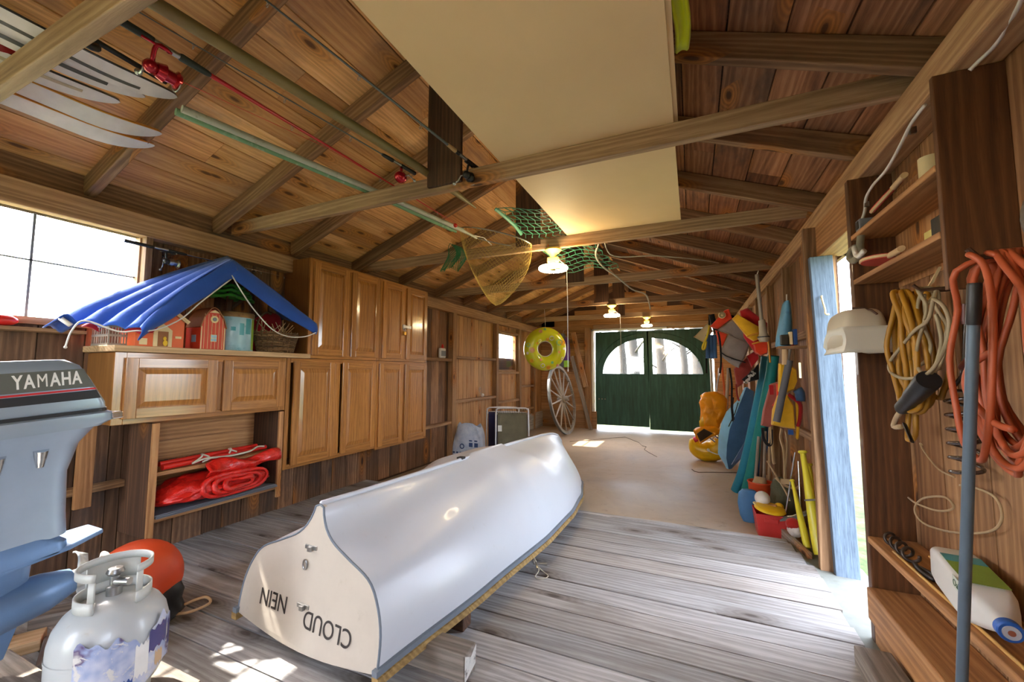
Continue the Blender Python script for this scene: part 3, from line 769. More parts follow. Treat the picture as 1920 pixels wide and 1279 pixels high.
def cabinet(label, y0, y1, z0, z1, doors, stile=.038, rail=.04, mid=.05, glare_tilt=0):
    t = thing('wall_cabinet', label, 'cabinet', (XL + .17, (y0 + y1) / 2, z0), 'oak wall cabinets')
    mb = MB(); x1 = CF - .02
    mb.box((XL + .002, y0 + .002, z0 + .002), (x1, y0 + .018, z1 - .002), 2); mb.box((XL + .002, y1 - .018, z0 + .002), (x1, y1 - .002, z1 - .002), 2)
    mb.box((XL + .002, y0 + .018, z0 + .002), (x1, y1 - .018, z0 + .02), 1); mb.box((XL + .002, y0 + .018, z1 - .02), (x1, y1 - .018, z1 - .002), 1)
    mb.box((XL + .002, y0 + .018, z0 + .02), (XL + .012, y1 - .018, z1 - .02), 2)
    build(mb, 'carcass', M_oakside, t)
    mb = MB(); x0 = x1
    mb.box((x0, y0, z0), (CF, y0 + stile, z1), 2); mb.box((x0, y1 - stile, z0), (CF, y1, z1), 2)
    mb.box((x0, y0 + stile, z0), (CF, y1 - stile, z0 + rail), 1); mb.box((x0, y0 + stile, z1 - rail), (CF, y1 - stile, z1), 1)
    if mid: ym = (doors[0][1] + doors[1][0]) / 2; mb.box((x0, ym - mid / 2, z0 + rail), (CF, ym + mid / 2, z1 - rail), 2)
    build(mb, 'face_frame', M_oak, t, bevel=.002)
    for (a, b) in doors: cab_door(t, a, b, z0 + rail - .012, z1 - rail + .012, glare_tilt)
    return t
cabinet('tall upper oak cabinet beside the blue canvas, without a padlock', 2.585, 3.495, 1.366, 2.285, [(2.62, 3.03), (3.075, 3.47)])
cabB = cabinet('tall upper oak cabinet with a hasp across its two doors', 3.50, 4.375, 1.366, 2.285, [(3.53, 3.90), (3.945, 4.35)])
cabinet('lower oak cabinet nearest the open shelf with red vinyl', 2.39, 3.465, .425, 1.362, [(2.45, 2.89), (2.985, 3.44)], mid=.06)
cabinet('lower oak cabinet under the padlocked one', 3.47, 4.385, .405, 1.362, [(3.50, 3.89), (3.935, 4.36)])
cabinet('short wide oak cabinet with two square doors under the counter board', 1.262, 2.385, .925, 1.362, [(1.31, 1.815), (1.875, 2.345)], rail=.045, mid=.07, stile=.056, glare_tilt=math.radians(3))  # doors turned slightly so they mirror the bright doorway
mb = MB(); mb.box((XL + .002, 1.235, 1.364), (-3.095, 2.58, 1.402), 1); tag(build(mb, 'counter_board', M_lightwood, bevel=.004), 'pale counter board lying on the short oak cabinet', 'countertop')
# hasp and padlock
mb = MB(); mb.box((CF + .02, 3.875, 1.765), (CF + .026, 4.02, 1.80)); mb.box((CF + .02, 3.86, 1.75), (CF + .03, 3.90, 1.805)); build(mb, 'hasp', M_metal, cabB, bevel=.002)
pl = thing('padlock', 'small brass padlock hanging from the cabinet hasp', 'padlock', (CF + .035, 3.885, 1.68))
mb = MB(); mb.box((CF + .028, 3.866, 1.68), (CF + .045, 3.906, 1.722)); build(mb, 'lock_body', M_brass, pl, bevel=.004)
mb = MB(); mb.tube([(CF + .036, 3.873, 1.72), (CF + .036, 3.873, 1.745), (CF + .036, 3.886, 1.76), (CF + .036, 3.899, 1.745), (CF + .036, 3.899, 1.72)], .004, 8, smooth=3); build(mb, 'shackle', M_chrome, pl, smooth=180)

# open shelf box under the short cabinet
sh = thing('open_shelf_box', 'rough wooden shelf box under the short oak cabinet', 'shelf', (XL + .17, 1.93, .22))
mb = MB(); mb.box((XL + .002, 1.47, .20), (-3.155, 1.50, .915), 2); build(mb, 'side_panel', M_dark, sh, bevel=.003)
mb = MB(); mb.box((-3.155, 1.472, .20), (-3.135, 1.508, .915), 2); build(mb, 'edge_strip', M_shelfw, sh, bevel=.002)
mb = MB(); mb.box((XL + .002, 2.345, .26), (-3.155, 2.37, .915), 2); build(mb, 'side_panel', M_dark, sh, bevel=.003)
mb = MB(); mb.box((-3.155, 2.34, .22), (-3.135, 2.375, .915), 2); build(mb, 'edge_strip', M_shelfw, sh, bevel=.002)
mb = MB()
for a, b in ((.62, .755), (.757, .915), (.34, .6)): mb.box((XL + .004, 1.50, a), (XL + .018, 2.345, b), 1)
build(mb, 'back_boards', M_shelfw, sh)
mb = MB(); mb.box((XL + .018, 1.50, .575), (-3.15, 2.345, .6), 1); build(mb, 'shelf_board', M_shelfw, sh, bevel=.003)
mb = MB(); mb.box((XL + .018, 1.50, .285), (-3.15, 2.345, .31), 1); build(mb, 'shelf_board', M_shelfw, sh, bevel=.003)
mb = MB(); mb.box((-3.39, 1.212, .425), (-3.365, 1.292, .922), 2); tag(build(mb, 'hanging_board', M_shelfw, bevel=.003), 'short upright board hanging below the left end of the short cabinet', 'board')
# red tubes with rope, folded red vinyl, thin panels
def vinyl_mat():
    m, nt = newmat('crumpled red vinyl'); tc = N(nt, 'ShaderNodeTexCoord').outputs['Object']
    a = noise_(nt, tc, 7, 3, .5, 2.5); b = noise_(nt, vscale(nt, tc, (1, 1.0, 2.2)), 16, 4, .55, 1.5)
    finish(nt, ramp_(nt, a, [(.3, lin((196, 24, 18))), (.7, lin((226, 40, 28)))]), .28, bump=math_(nt, 'ADD', a, math_(nt, 'MULTIPLY', b, .5)), bstr=.45, bdist=.04, coat=.2); return m
M_redvinyl = vinyl_mat()
M_redtube = plain('red tube', (206, 34, 26), .35)
t = thing('red_pole', 'pair of short red poles tied with grey cord on the upper shelf', 'pole', (-3.2, 1.9, .6))
mb = MB(); mb.tube([(-3.17, 1.55, .622), (-3.24, 2.30, .625)], .018, 12); build(mb, 'tube', M_redtube, t, smooth=60)
mb = MB(); mb.tube([(-3.21, 1.55, .64), (-3.28, 2.25, .642)], .016, 12); build(mb, 'tube', M_redtube, t, smooth=60)
mb = MB(); mb.tube([(-3.165, 1.72, .615), (-3.15, 1.8, .635), (-3.16, 1.95, .622), (-3.15, 2.1, .63), (-3.19, 2.2, .648), (-3.2, 2.26, .64)], .007, 6, smooth=6); mb.tube([(-3.15, 1.72, .62), (-3.165, 1.78, .65), (-3.2, 1.8, .66), (-3.17, 1.84, .63), (-3.15, 1.78, .615)], .006, 6, smooth=5); mb.tube([(-3.17, 1.97, .64), (-3.2, 2.0, .665), (-3.23, 2.0, .66), (-3.18, 2.03, .64)], .006, 6, smooth=5); build(mb, 'cord', M_rope, t, smooth=180)
t = thing('vinyl_bundle', 'bright red folded vinyl bundle bulging out of the lower shelf', 'tarp', (-3.25, 1.95, .32))
mb = MB()
def red_body(u, v):
    a = 2 * PI * v; y = 1.53 + .79 * u
    k = (1 - abs(2 * u - 1) ** 3.2) ** .5 * (1 - .25 * u)
    ph = 5 * u + 2 * math.sin(3 * u)
    rr = 1 + .07 * math.sin(5 * a + ph * 2) + .05 * math.sin(9 * a - ph * 3) + .06 * noise.noise(V((u * 6, math.cos(a) * 2, math.sin(a) * 2)))
    return (-3.235 + .175 * k * rr * math.cos(a) * (1.15 if math.cos(a) > 0 else .9), y, .374 + .085 * k + .085 * k * rr * math.sin(a) - (.03 * math.cos(a) * k if math.cos(a) > 0 else 0) + .012 * u)
mb.grid(red_body, 44, 40); build(mb, 'rolled_body', M_redvinyl, t, smooth=180)
mb = MB()
for q in range(3):                                           # spiral of the roll seen at its face
    pts = []
    for i in range(30):
        a = i / 29 * 2 * PI * 1.1 + q * .7; r = (.105 - .03 * q) * (1 - .02 * i / 29)
        pts.append(V((-3.065 + .012 * q + .012 * math.sin(a * 2), 1.97 + r * 2.2 * math.cos(a), .443 + r * .75 * math.sin(a) + .008 * math.sin(3 * a))))
    mb.tube(pts, .02, 8, flat=.8, rads=[.008, .022, .026, .016, .022, .006])
build(mb, 'roll_folds', M_redvinyl, t, smooth=180)
mb = MB()
def red_flap(u, v):
    y = 1.78 + .545 * u; top = .60 + .012 * math.sin(8 * u) + .01 * u; low = .485 + .10 * (1 - u) * .3 + .06 * u ** 2
    z = low + (top - low) * v + .012 * math.sin(10 * u + 6 * v)
    x = -3.103 + .05 * math.sin(PI * v) * (1 - .5 * u) - .02 * v + .01 * math.sin(14 * u + 3 * v)
    return (x, y, z)
mb.grid(red_flap, 30, 12); build(mb, 'top_flap', M_redvinyl, t, smooth=180, solid=.012)
for k, (z, dy) in enumerate(((.312, 0), (.319, .01), (.326, -.01))):
    mb = MB(); mb.box((XL + .03, 1.515 + dy * .5, z), (-3.12 - .01 * k, 2.335 + dy * .3, z + .006), 1)
    tag(build(mb, 'grey_sheet', M_grey), ('bottom', 'middle', 'topmost')[k] + ' grey thin panel of the stack under the red vinyl', 'panel', 'thin panels on the lower shelf')
# ------------------------------------------------------------------ on the counter: canvas roof, toys
M_blue = fabric('blue canvas', (42, 84, 172), var=.1, wr=.25)
M_redcloth = fabric('red cloth', (170, 24, 34), var=.2)
t = thing('canvas_roof', 'blue canvas tent roof with red lining standing over the toys', 'canvas', (-3.2, 1.8, 1.402))
R0, R1 = V((-3.42, 2.03, 2.175)), V((-3.0, 1.815, 2.045))        # ridge back, front
E0, E1 = V((-3.42, 1.07, 1.535)), V((-3.0, 1.315, 1.50))         # eave back, front
def slope(u, v):
    p = R0.lerp(R1, v).lerp(E0.lerp(E1, v), u)
    amp = (.008 + .034 * min(1, u * 1.2))
    p = p + V((0, -.5, .8)) * (amp * abs(math.sin(PI * (v * 3.6 + .1))) - amp * .3) + V((0, 0, .03 * math.sin(PI * u)))
    p += V((0, 0, -.02 * max(0, u - .9) * 10 * (.5 + .5 * math.sin(v * 22))))
    return p
mb = MB(); mb.grid(slope, 30, 60); build(mb, 'pleated_slope', M_blue, t, smooth=180, solid=.008)
def val(u, v):
    w = .115 - .035 * u
    top = slope(u, 1); p = top + V((.004 + .02 * math.sin(PI * v), .035 * v * (1 - u), -w * v - .03 * v * math.sin(PI * u)))
    return p + V((.01 * math.sin(7 * u + 4 * v), 0, .004 * math.sin(15 * u)))
mb = MB(); mb.grid(val, 30, 10); build(mb, 'front_hem', M_blue, t, smooth=180, solid=.008)
RE0, RE1 = V((-3.42, 2.53, 1.72)), V((-3.02, 2.555, 1.665))
def rslope(u, v):
    p = R0.lerp(R1, v).lerp(RE0.lerp(RE1, v), u); return p + V((0, 0, .012 * math.sin(PI * u) + .006 * math.sin(v * 18) * u))
mb = MB(); mb.grid(rslope, 20, 20); build(mb, 'right_slope', M_blue, t, smooth=180, solid=.008)
def rval(u, v):
    top = R1.lerp(RE1, u); w = .115 + .02 * math.sin(PI * u) - .02 * u
    return top + V((.008 + .016 * math.sin(PI * v) + .006 * math.sin(9 * u), -.035 * v * (1 - u) + .0, -w * v))
mb = MB(); mb.grid(rval, 26, 10); build(mb, 'front_hem', M_blue, t, smooth=180, solid=.008)
mb = MB(); mb.grid(lambda u, v: slope(u * .9 + .03, .08 + .88 * v) + V((0, .05, -.10 - .02 * math.sin(5 * u))), 16, 16); build(mb, 'lining', M_redcloth, t, smooth=180, solid=.006)
mb = MB()
mb.tube([(-2.985, 1.80, 1.90), (-2.985, 1.62, 1.71), (-2.985, 1.507, 1.58), (-2.985, 1.38, 1.50), (-2.985, 1.283, 1.484), (-2.985, 1.2, 1.473), (-2.99, 1.064, 1.518), (-3.0, 1.02, 1.465), (-3.0, 1.0, 1.378)], .0045, 6, smooth=5)
mb.tube([(-2.985, 1.805, 1.932), (-2.985, 1.9, 1.80), (-2.985, 1.993, 1.693), (-2.985, 2.13, 1.575), (-2.985, 2.268, 1.53), (-2.985, 2.42, 1.54), (-2.99, 2.535, 1.585)], .0045, 6, smooth=5)
mb.ball((-3.0, 1.0, 1.372), .008, 8)
build(mb, 'tie_cord', M_cordwhite, t, smooth=180)
mb = MB(); mb.grid(lambda u, v: (-3.35 + .2 * v, 1.02 + .09 * u, 1.49 + .05 * v + .02 * math.sin(6 * u)), 6, 6); build(mb, 'loose_corner', M_blue, t, smooth=180, solid=.01)
mb = MB(); mb.tube([(-3.22, 1.04, 1.55), (-3.17, 1.03, 1.535), (-3.14, 1.06, 1.5)], .012, 6, smooth=3); build(mb, 'white_binding', M_cordwhite, t, smooth=180)
# frame bars that carry it
mb = MB(); mb.tube([(-3.36, 2.02, 1.402), (-3.36, 2.0, 2.13)], .008, 8); mb.tube([(-3.36, 2.0, 2.13), (-3.02, 1.825, 2.0)], .007, 8); mb.tube([(-3.36, 2.51, 1.402), (-3.36, 2.52, 1.70)], .007, 8); mb.tube([(-3.36, 1.28, 1.402), (-3.36, 1.26, 1.63)], .007, 8); build(mb, 'support_rod', M_dark, t)

CT = 1.4025
M_orange = plain('orange card', (226, 104, 50), .5, dirt=(240, 180, 90), dirtamt=.15)
M_barnred = plain('barn red card', (204, 66, 38), .5)
M_cream = plain('cream card', (232, 212, 160), .6)
M_brownroof = plain('brown card roof', (150, 96, 52), .6)
M_teal = plain('pale blue printed tin', (156, 196, 208), .3, dirt=(90, 150, 170), dirtamt=.9, dscale=14, coat=.3)
M_yellow = plain('yellow paint', (236, 190, 30), .5)
M_bluepane = plain('light blue print', (150, 196, 220), .4)
M_greenleaf = fabric('green felt', (60, 150, 50), var=.3)
def house(name, label, y0, y1, x0, x1, prof, wallm, roofm, extras):
    t = thing(name, label, 'toy', ((x0 + x1) / 2, (y0 + y1) / 2, CT))
    mb = MB(); mb.prism([(x1, y0 + (y1 - y0) * a, CT + b) for a, b in prof], (x0 - x1, 0, 0)); build(mb, 'house_body', wallm, t)
    extras(t); return t
def hx(t):
    X = -3.12
    mb = MB()
    for s in (-1, 1): mb.beam((X - .08, 1.47 + s * .145, CT + .175), (X - .08, 1.47, CT + .285), .2, .008, up=(0, .6 * s, 1)) 
    mb.beam((X + .012, 1.47 - .15, CT + .17), (X + .012, 1.475, CT + .285), .01, .022); mb.beam((X + .012, 1.47 + .15, CT + .17), (X + .012, 1.465, CT + .285), .01, .022)
    build(mb, 'roof', M_cream, t)
    mb = MB(); mb.prism([(X + .001, 1.43, CT + .002), (X + .001, 1.53, CT + .002), (X + .001, 1.53, CT + .11), (X + .001, 1.48, CT + .15), (X + .001, 1.43, CT + .11)], (.006, 0, 0)); d = build(mb, 'doorway', M_cream, t)
    mb = MB(); mb.box((X + .006, 1.452, CT + .004), (X + .009, 1.508, CT + .10)); build(mb, 'door', M_brownroof, d)
    mb = MB(); mb.ball((X + .012, 1.492, CT + .025), (.003, .014, .02), 8); mb.ball((X + .012, 1.488, CT + .055), (.003, .01, .014), 8); build(mb, 'yellow_figure', M_yellow, d)
    mb = MB(); mb.lathe([(0, .006), (.03, .006), (.03, 0)], axis_to((1, 0, 0), (X, 1.47, CT + .20)), 20); build(mb, 'clock_face', M_yellow, t)
    mb = MB(); mb.box((X, 1.36, CT + .01), (X + .003, 1.40, CT + .05)); build(mb, 'printed_window', M_cream, t)
    mb = MB(); mb.box((X, 1.55, CT + .06), (X + .003, 1.585, CT + .075)); build(mb, 'printed_sign', M_cream, t)
house('toy_house', 'orange toy house with cream gable and little door', 1.34, 1.60, -3.30, -3.12, [(0, 0), (1, 0), (1, .17), (.5, .275), (0, .17)], M_orange, M_cream, hx)
def bx(t):
    X = -3.12
    mb = MB(); pr = [(-.02, .15), (.10, .22), (.36, .285), (.5, .297), (.64, .285), (.9, .22), (1.02, .15)]
    y0, y1 = 1.70, 1.865
    P = [(X - .17, y0 + (y1 - y0) * a, CT + b + .004) for a, b in pr]
    mb.loft([[V(p), V(p) + V((.17 + .006, 0, 0))] for p in P], cap=False, closed=False); build(mb, 'roof', M_brownroof, t, solid=.006)
    mb = MB()
    for yy in (1.705, 1.857): mb.box((X, yy - .003, CT), (X + .003, yy + .003, CT + .16), 2)
    for q in range(6): mb.box((X, 1.722 + q * .024, CT + .004), (X + .0015, 1.7245 + q * .024, CT + .25))
    build(mb, 'white_trim', M_cream, t)
    mb = MB(); mb.box((X, 1.765, CT + .055), (X + .004, 1.805, CT + .105)); w = build(mb, 'printed_window', M_cream, t)
    mb = MB()
    for a in (1.768, 1.787):
        for b in (.058, .082): mb.box((X + .003, a, CT + b), (X + .005, a + .016, CT + b + .02))
    build(mb, 'pane', M_bluepane, w)
    mb = MB(); mb.lathe([(0, .004), (.026, .004), (.026, 0)], axis_to((1, 0, 0), (X, 1.785, CT + .215)), 20); d = build(mb, 'round_print', M_cream, t)
    mb = MB(); mb.lathe([(0, .006), (.014, .006), (.014, 0)], axis_to((1, 0, 0), (X, 1.785, CT + .215)), 16); build(mb, 'print_centre', M_grey, d)
    mb = MB(); mb.prism([(X + .001, 1.75, CT + .262), (X + .001, 1.82, CT + .262), (X + .001, 1.785, CT + .282)], (.003, 0, 0)); build(mb, 'gable_print', M_cream, t)
    mb = MB(); mb.box((X - .10, 1.698, CT + .05), (X - .05, 1.702, CT + .1)); build(mb, 'printed_window', M_bluepane, t)
house('toy_barn', 'red toy barn with brown gambrel roof and white round print', 1.70, 1.865, -3.29, -3.12, [(0, 0), (1, 0), (1, .15), (.88, .22), (.64, .275), (.5, .285), (.36, .275), (.12, .22), (0, .15)], M_barnred, M_brownroof, bx)
t = thing('storage_tin', 'pale blue printed oval tin with patterned lid rim', 'tin', (-3.22, 2.0, CT))
M = TR(-3.235, 2.003, CT) @ Matrix.Diagonal((.75, .88, 1, 1))
mb = MB(); mb.lathe([(0, 0), (.142, 0), (.145, .004), (.145, .262), (.143, .266)], M, 36); build(mb, 'tin_body', M_teal, t, smooth=50)
mb = MB(); mb.lathe([(.149, .255), (.15, .29), (.143, .296), (0, .296)], M, 36); build(mb, 'lid', plain('brown gold lid', (140, 110, 70), .35, metal=.3, dirt=(90, 40, 30), dirtamt=.9, dscale=40), t, smooth=50)
mb = MB(); mb.lathe([(.1462, .01), (.1462, .25)], M, 8, arc=(.55, .9)); build(mb, 'green_band', plain('green yellow print', (150, 180, 60), .35, dirt=(40, 120, 90), dirtamt=.9, dscale=60), t, smooth=50)
M_tealp = plain('teal print', (60, 150, 160), .35)
mb = MB(); mb.lathe([(.1462, .12), (.1462, .21)], M, 6, arc=(-.25, .0)); mb.lathe([(.1462, .15), (.1462, .18)], M, 6, arc=(-.7, -.45)); mb.lathe([(.1462, .13), (.1462, .25)], M, 6, arc=(.1, .45)); build(mb, 'printed_motif', M_tealp, t, smooth=50)
# toy tree and red bag behind
t = thing('toy_tree', 'toy tree with flat green felt crown behind the tin', 'toy', (-3.34, 2.03, CT))
mb = MB(); mb.tube([(-3.38, 2.03, CT), (-3.38, 2.02, CT + .28), (-3.36, 2.03, CT + .42)], .03, 10, rads=[.04, .028, .024]); mb.tube([(-3.38, 2.03, CT + .33), (-3.34, 2.12, CT + .43)], .014, 8); build(mb, 'trunk', M_dark, t, smooth=180)
mb = MB()
for dz, r in ((.43, .17), (.47, .15), (.51, .10)):
    mb.grid(lambda u, v: (-3.345 + (.45 * r * v) * math.cos(2 * PI * u), 2.03 + r * v * math.cos(2 * PI * u + 1.57) * (1 + .1 * math.sin(14 * PI * u)), CT + dz + .02 * (1 - v * v) + .012 * v * math.sin(10 * PI * u)), 40, 5)
build(mb, 'crown', M_greenleaf, t, smooth=180, solid=.02)
mb = MB()
def bag(u, v):
    a = 2 * PI * u; p = PI * v
    r = math.sin(p) ** .8 * (1 + .1 * math.sin(4 * a + 3 * p) + .08 * noise.noise(V((math.cos(a), math.sin(a), v * 3))))
    return (-3.40 + .05 * r * math.cos(a), 2.36 + .15 * r * math.sin(a) , CT + .19 + .16 * math.cos(p) + .05 * math.sin(a) * r)
mb.grid(bag, 32, 20); tag(build(mb, 'cloth_bag', M_redcloth, smooth=180), 'dark red cloth bag slumped behind the wicker basket', 'bag')
# wicker basket
t = thing('wicker_basket', 'brown twig basket at the right end of the counter', 'basket', (-3.24, 2.34, CT))
M_wick = wood('willow', (70, 48, 28), (116, 86, 54), (156, 126, 88), tint=.3, rough=.8, knots=0)
mb = MB()
for k in range(13):
    z = .012 + .0125 * k; rr = .125 + .035 * k / 12
    pts = []
    for i in range(44):
        a = 2 * PI * i / 44; w = .006 * (1 if (i + k) % 2 else -1)
        pts.append(V((-3.212 + (rr + w) * .72 * math.cos(a), 2.33 + (rr + w) * 1.15 * math.sin(a), CT + z + .003 * math.sin(5 * a + k))))
    mb.tube(pts, .0065, 5, closed=True)
mb.box((-3.28, 2.22, CT), (-3.15, 2.44, CT + .008)); build(mb, 'woven_side', M_wick, t, smooth=60)
mb = MB()
for i in range(22):
    a = 2 * PI * i / 22; mb.tube([(-3.212 + .125 * .72 * math.cos(a), 2.33 + .125 * 1.15 * math.sin(a), CT + .005), (-3.212 + .162 * .72 * math.cos(a), 2.33 + .162 * 1.15 * math.sin(a), CT + .18)], .005, 5)
build(mb, 'stake', M_wick, t); t.children[-1]['kind'] = 'stuff'
mb = MB()
for i in range(16):
    a = random.uniform(0, 6.28); q = V((-3.235 + .05 * math.cos(a), 2.33 + .1 * math.sin(a), CT + .16)); d = V((random.uniform(-.05, .06), random.uniform(-.12, .1), random.uniform(.05, .12)))
    mb.tube([q - d * .6, q + d], .0035, 5)
tag(build(mb, 'straw_twigs', M_lightwood), 'loose pale twigs sticking out of the wicker basket', 'twigs', kind='stuff')
mb = MB(); mb.tube([(-3.235, 2.17, CT + .17), (-3.25, 2.20, CT + .27), (-3.26, 2.26, CT + .335), (-3.26, 2.31, CT + .33)], .008, 8, smooth=5); build(mb, 'handle', M_wick, t, smooth=180)
# wooden lattice crate at the left end
t = thing('lattice_crate', 'small pale lattice crate at the left end of the counter', 'crate', (-3.3, 1.28, CT))
mb = MB(); x = -3.2
mb.box((x - .2, 1.25, CT), (x, 1.335, CT + .012)); 
for z in (.0, .055, .11): mb.box((x - .004, 1.245, CT + z), (x + .004, 1.335, CT + z + .014), 1); mb.box((x - .2, 1.243, CT + z), (x, 1.251, CT + z + .014), 0)
for q in range(7): mb.box((x - .003, 1.247 + q * .0135, CT), (x + .003, 1.253 + q * .0135, CT + .12), 2)
for q in range(8): mb.box((x - .2 + q * .027, 1.245, CT), (x - .19 + q * .027, 1.249, CT + .12), 2)
build(mb, 'slats', M_greywood, t)
# fishing rod hung on the window wall
def reel(root, c, d, up, m_body, m_spool, s=1.0):
    """spinning reel hanging at c from a rod with direction d, up = from the rod down"""
    d = V(d).normalized(); up = V(up).normalized(); w = d.cross(up)
    mb = MB(); mb.tube([c + d * .03 * s, c, c + up * .05 * s], .006 * s, 8, smooth=3); mb.tube([c - d * .035 * s, c + d * .035 * s], .004 * s, 6); mb.ball(c + up * .06 * s, .02 * s, 10); o = build(mb, 'reel_foot', m_body, root, smooth=180)
    mb = MB(); M = axis_to(d, c + up * .06 * s)
    mb.lathe([(0, .01 * s), (.02 * s, .012 * s), (.026 * s, .03 * s), (.018 * s, .034 * s), (.018 * s, .055 * s), (.026 * s, .06 * s), (.022 * s, .068 * s), (0, .07 * s)], M, 18); sp = build(mb, 'spool', m_spool, root, smooth=40)
    mb = MB(); mb.tube([c + up * .06 * s, c + up * .06 * s + w * .035 * s, c + up * .085 * s + w * .045 * s, c + up * .1 * s + w * .06 * s], .004 * s, 6); mb.ball(c + up * .1 * s + w * .068 * s, .01 * s, 8); build(mb, 'crank', M_metal, root, smooth=180)
    mb = MB(); ring = [c + up * .06 * s + d * .062 * s + (w * math.cos(a) + up * math.sin(a)) * .031 * s for a in [PI * i / 8 for i in range(9)]]; mb.tube(ring, .002 * s, 6); build(mb, 'bail', M_metal, root, smooth=180)
def rod(name, label, A, B, handle_m, blank_m, hl, r0=.011, r1=.0015, guides=5, gd=(0, 0, -1), tip_first=False, seat=True, group=None, blank_r=.006, glen=.018):
    A = V(A); B = V(B); d = (B - A); L = d.length; d.normalize()
    t = thing(name, label, 'fishing rod', (A.x, A.y, A.z), group)
    mb = MB(); mb.tube([A, A + d * .006, A + d * hl * .4, A + d * hl * .45], r0, 10, rads=[r0 * 1.15, r0 * 1.1, r0, r0 * .9]); mb.tube([A + d * hl * .68, A + d * hl * .7, A + d * hl * .95, A + d * hl], r0, 10, rads=[r0 * .9, r0 * 1.1, r0 * .9, r0 * .6]); build(mb, 'grip', handle_m, t, smooth=50)
    mb = MB(); mb.tube([A + d * hl * .44, A + d * hl * .7], r0 * .8, 10); build(mb, 'reel_seat', M_metal, t, smooth=50)
    mb = MB(); mb.tube([A + d * (hl - .01), B], blank_r, 8, rads=[blank_r, r1]); bl = build(mb, 'blank', blank_m, t, smooth=60)
    g = V(gd).normalized()
    for i in range(guides):
        p = A + d * (hl + (L - hl) * ((i + .6) / guides)); rr = glen * (1 - .6 * i / max(1, guides))
        w = d.cross(g).normalized(); mb = MB()
        mb.tube([p + g * rr * 1.2 + (w * math.cos(a) + g * math.sin(a)) * rr * .5 for a in [2 * PI * k / 10 for k in range(10)]], .0012, 5, closed=True); mb.tube([p - d * rr, p + g * rr * .7, p + d * rr * .4], .0011, 5); build(mb, 'line_guide', M_metal, bl, smooth=180)
    return t, d
t, d = rod('fishing_rod', 'black handled fishing rod hung level beside the near window', (-3.33, 1.335, 2.088), (-3.34, 2.56, 2.098), M_black, M_chrome, .36, guides=4, group='fishing rods')
reel(t, V((-3.33, 1.57, 2.075)), d, (.1, 0, -1), M_black, M_metal, 1.1)
mb = MB(); mb.beam((XL, 1.62, 2.074), (-3.31, 1.62, 2.074), .008, .008); mb.beam((XL, 2.2, 2.085), (-3.32, 2.2, 2.085), .008, .008); build(mb, 'wall_peg', M_metal, t)
# red float on the sill
t = thing('float_toy', 'red plastic float lying on the near window sill', 'float', (-3.39, .88, 1.48))
mb = MB(); mb.ball((-3.39, .87, 1.521), (.035, .07, .032), 16); build(mb, 'float_body', M_redtube, t, smooth=180)
mb = MB(); mb.tube([(-3.39, .84, 1.54), (-3.39, .835, 1.6)], .014, 8); build(mb, 'stem', M_black, t, smooth=60)
mb = MB(); mb.box((XL, .6, 1.47), (-3.34, 1.2, 1.488), 1); build(mb, 'sill_ledge', M_plate, None).__setitem__('kind', 'structure')

# ------------------------------------------------------------------ outboard motor
M_cowl = plain('silver blue paint', (158, 174, 188), .3, var=.04, coat=.3, bstr=.03, metal=.45)
M_leg = plain('silver blue leg paint', (164, 180, 198), .34, var=.06, coat=.2, bstr=.04, metal=.45, dirt=(90, 100, 112), dirtamt=.25)
M_gear = plain('blue grey gearcase', (104, 134, 172), .42, var=.08, coat=.1, metal=.3, dirt=(60, 70, 86), dirtamt=.3)
M_decal = plain('grey green decal', (92, 94, 86), .35)
M_letter = plain('white lettering', (232, 230, 224), .4)
M_stripe = plain('red stripe', (196, 34, 34), .4)
mo = thing('outboard_motor', 'silver blue outboard boat motor standing at the near left', 'outboard motor', (-2.2, .6, .22))
def rrect(cx, cy, hx, hy, z, r=.05, n=5):
    out = []
    for sx, sy, a0 in ((1, 1, 0), (-1, 1, PI / 2), (-1, -1, PI), (1, -1, 1.5 * PI)):
        for k in range(n + 1):
            a = a0 + PI / 2 * k / n; out.append(V((cx + sx * (hx - r) + r * math.cos(a), cy + sy * (hy - r) + r * math.sin(a), z)))
    return out
MX = -2.23
mb = MB(); mb.loft([rrect(MX, .53, .15, .31, 1.075, .03), rrect(MX, .527, .155, .31, 1.10, .03), rrect(MX, .50, .15, .295, 1.20, .03), rrect(MX, .487, .142, .285, 1.245, .03), rrect(MX, .475, .125, .262, 1.268, .03)]); cw = build(mb, 'cowl', M_cowl, mo, smooth=40)
mb = MB(); mb.loft([rrect(MX, .515, .16, .31, 1.012, .04), rrect(MX, .53, .168, .325, 1.03, .04), rrect(MX, .53, .168, .325, 1.06, .04), rrect(MX, .53, .16, .315, 1.066, .04)]); build(mb, 'cowl_rim', M_cowl, mo, smooth=40)
mb = MB(); mb.loft([rrect(MX, .53, .158, .312, 1.064, .035), rrect(MX, .53, .158, .312, 1.078, .035)]); build(mb, 'rubber_seal', M_black, mo)
mb = MB(); mb.box((MX + .11, .845, 1.03), (MX + .16, .88, 1.056)); build(mb, 'latch', M_chrome, mo, bevel=.004)
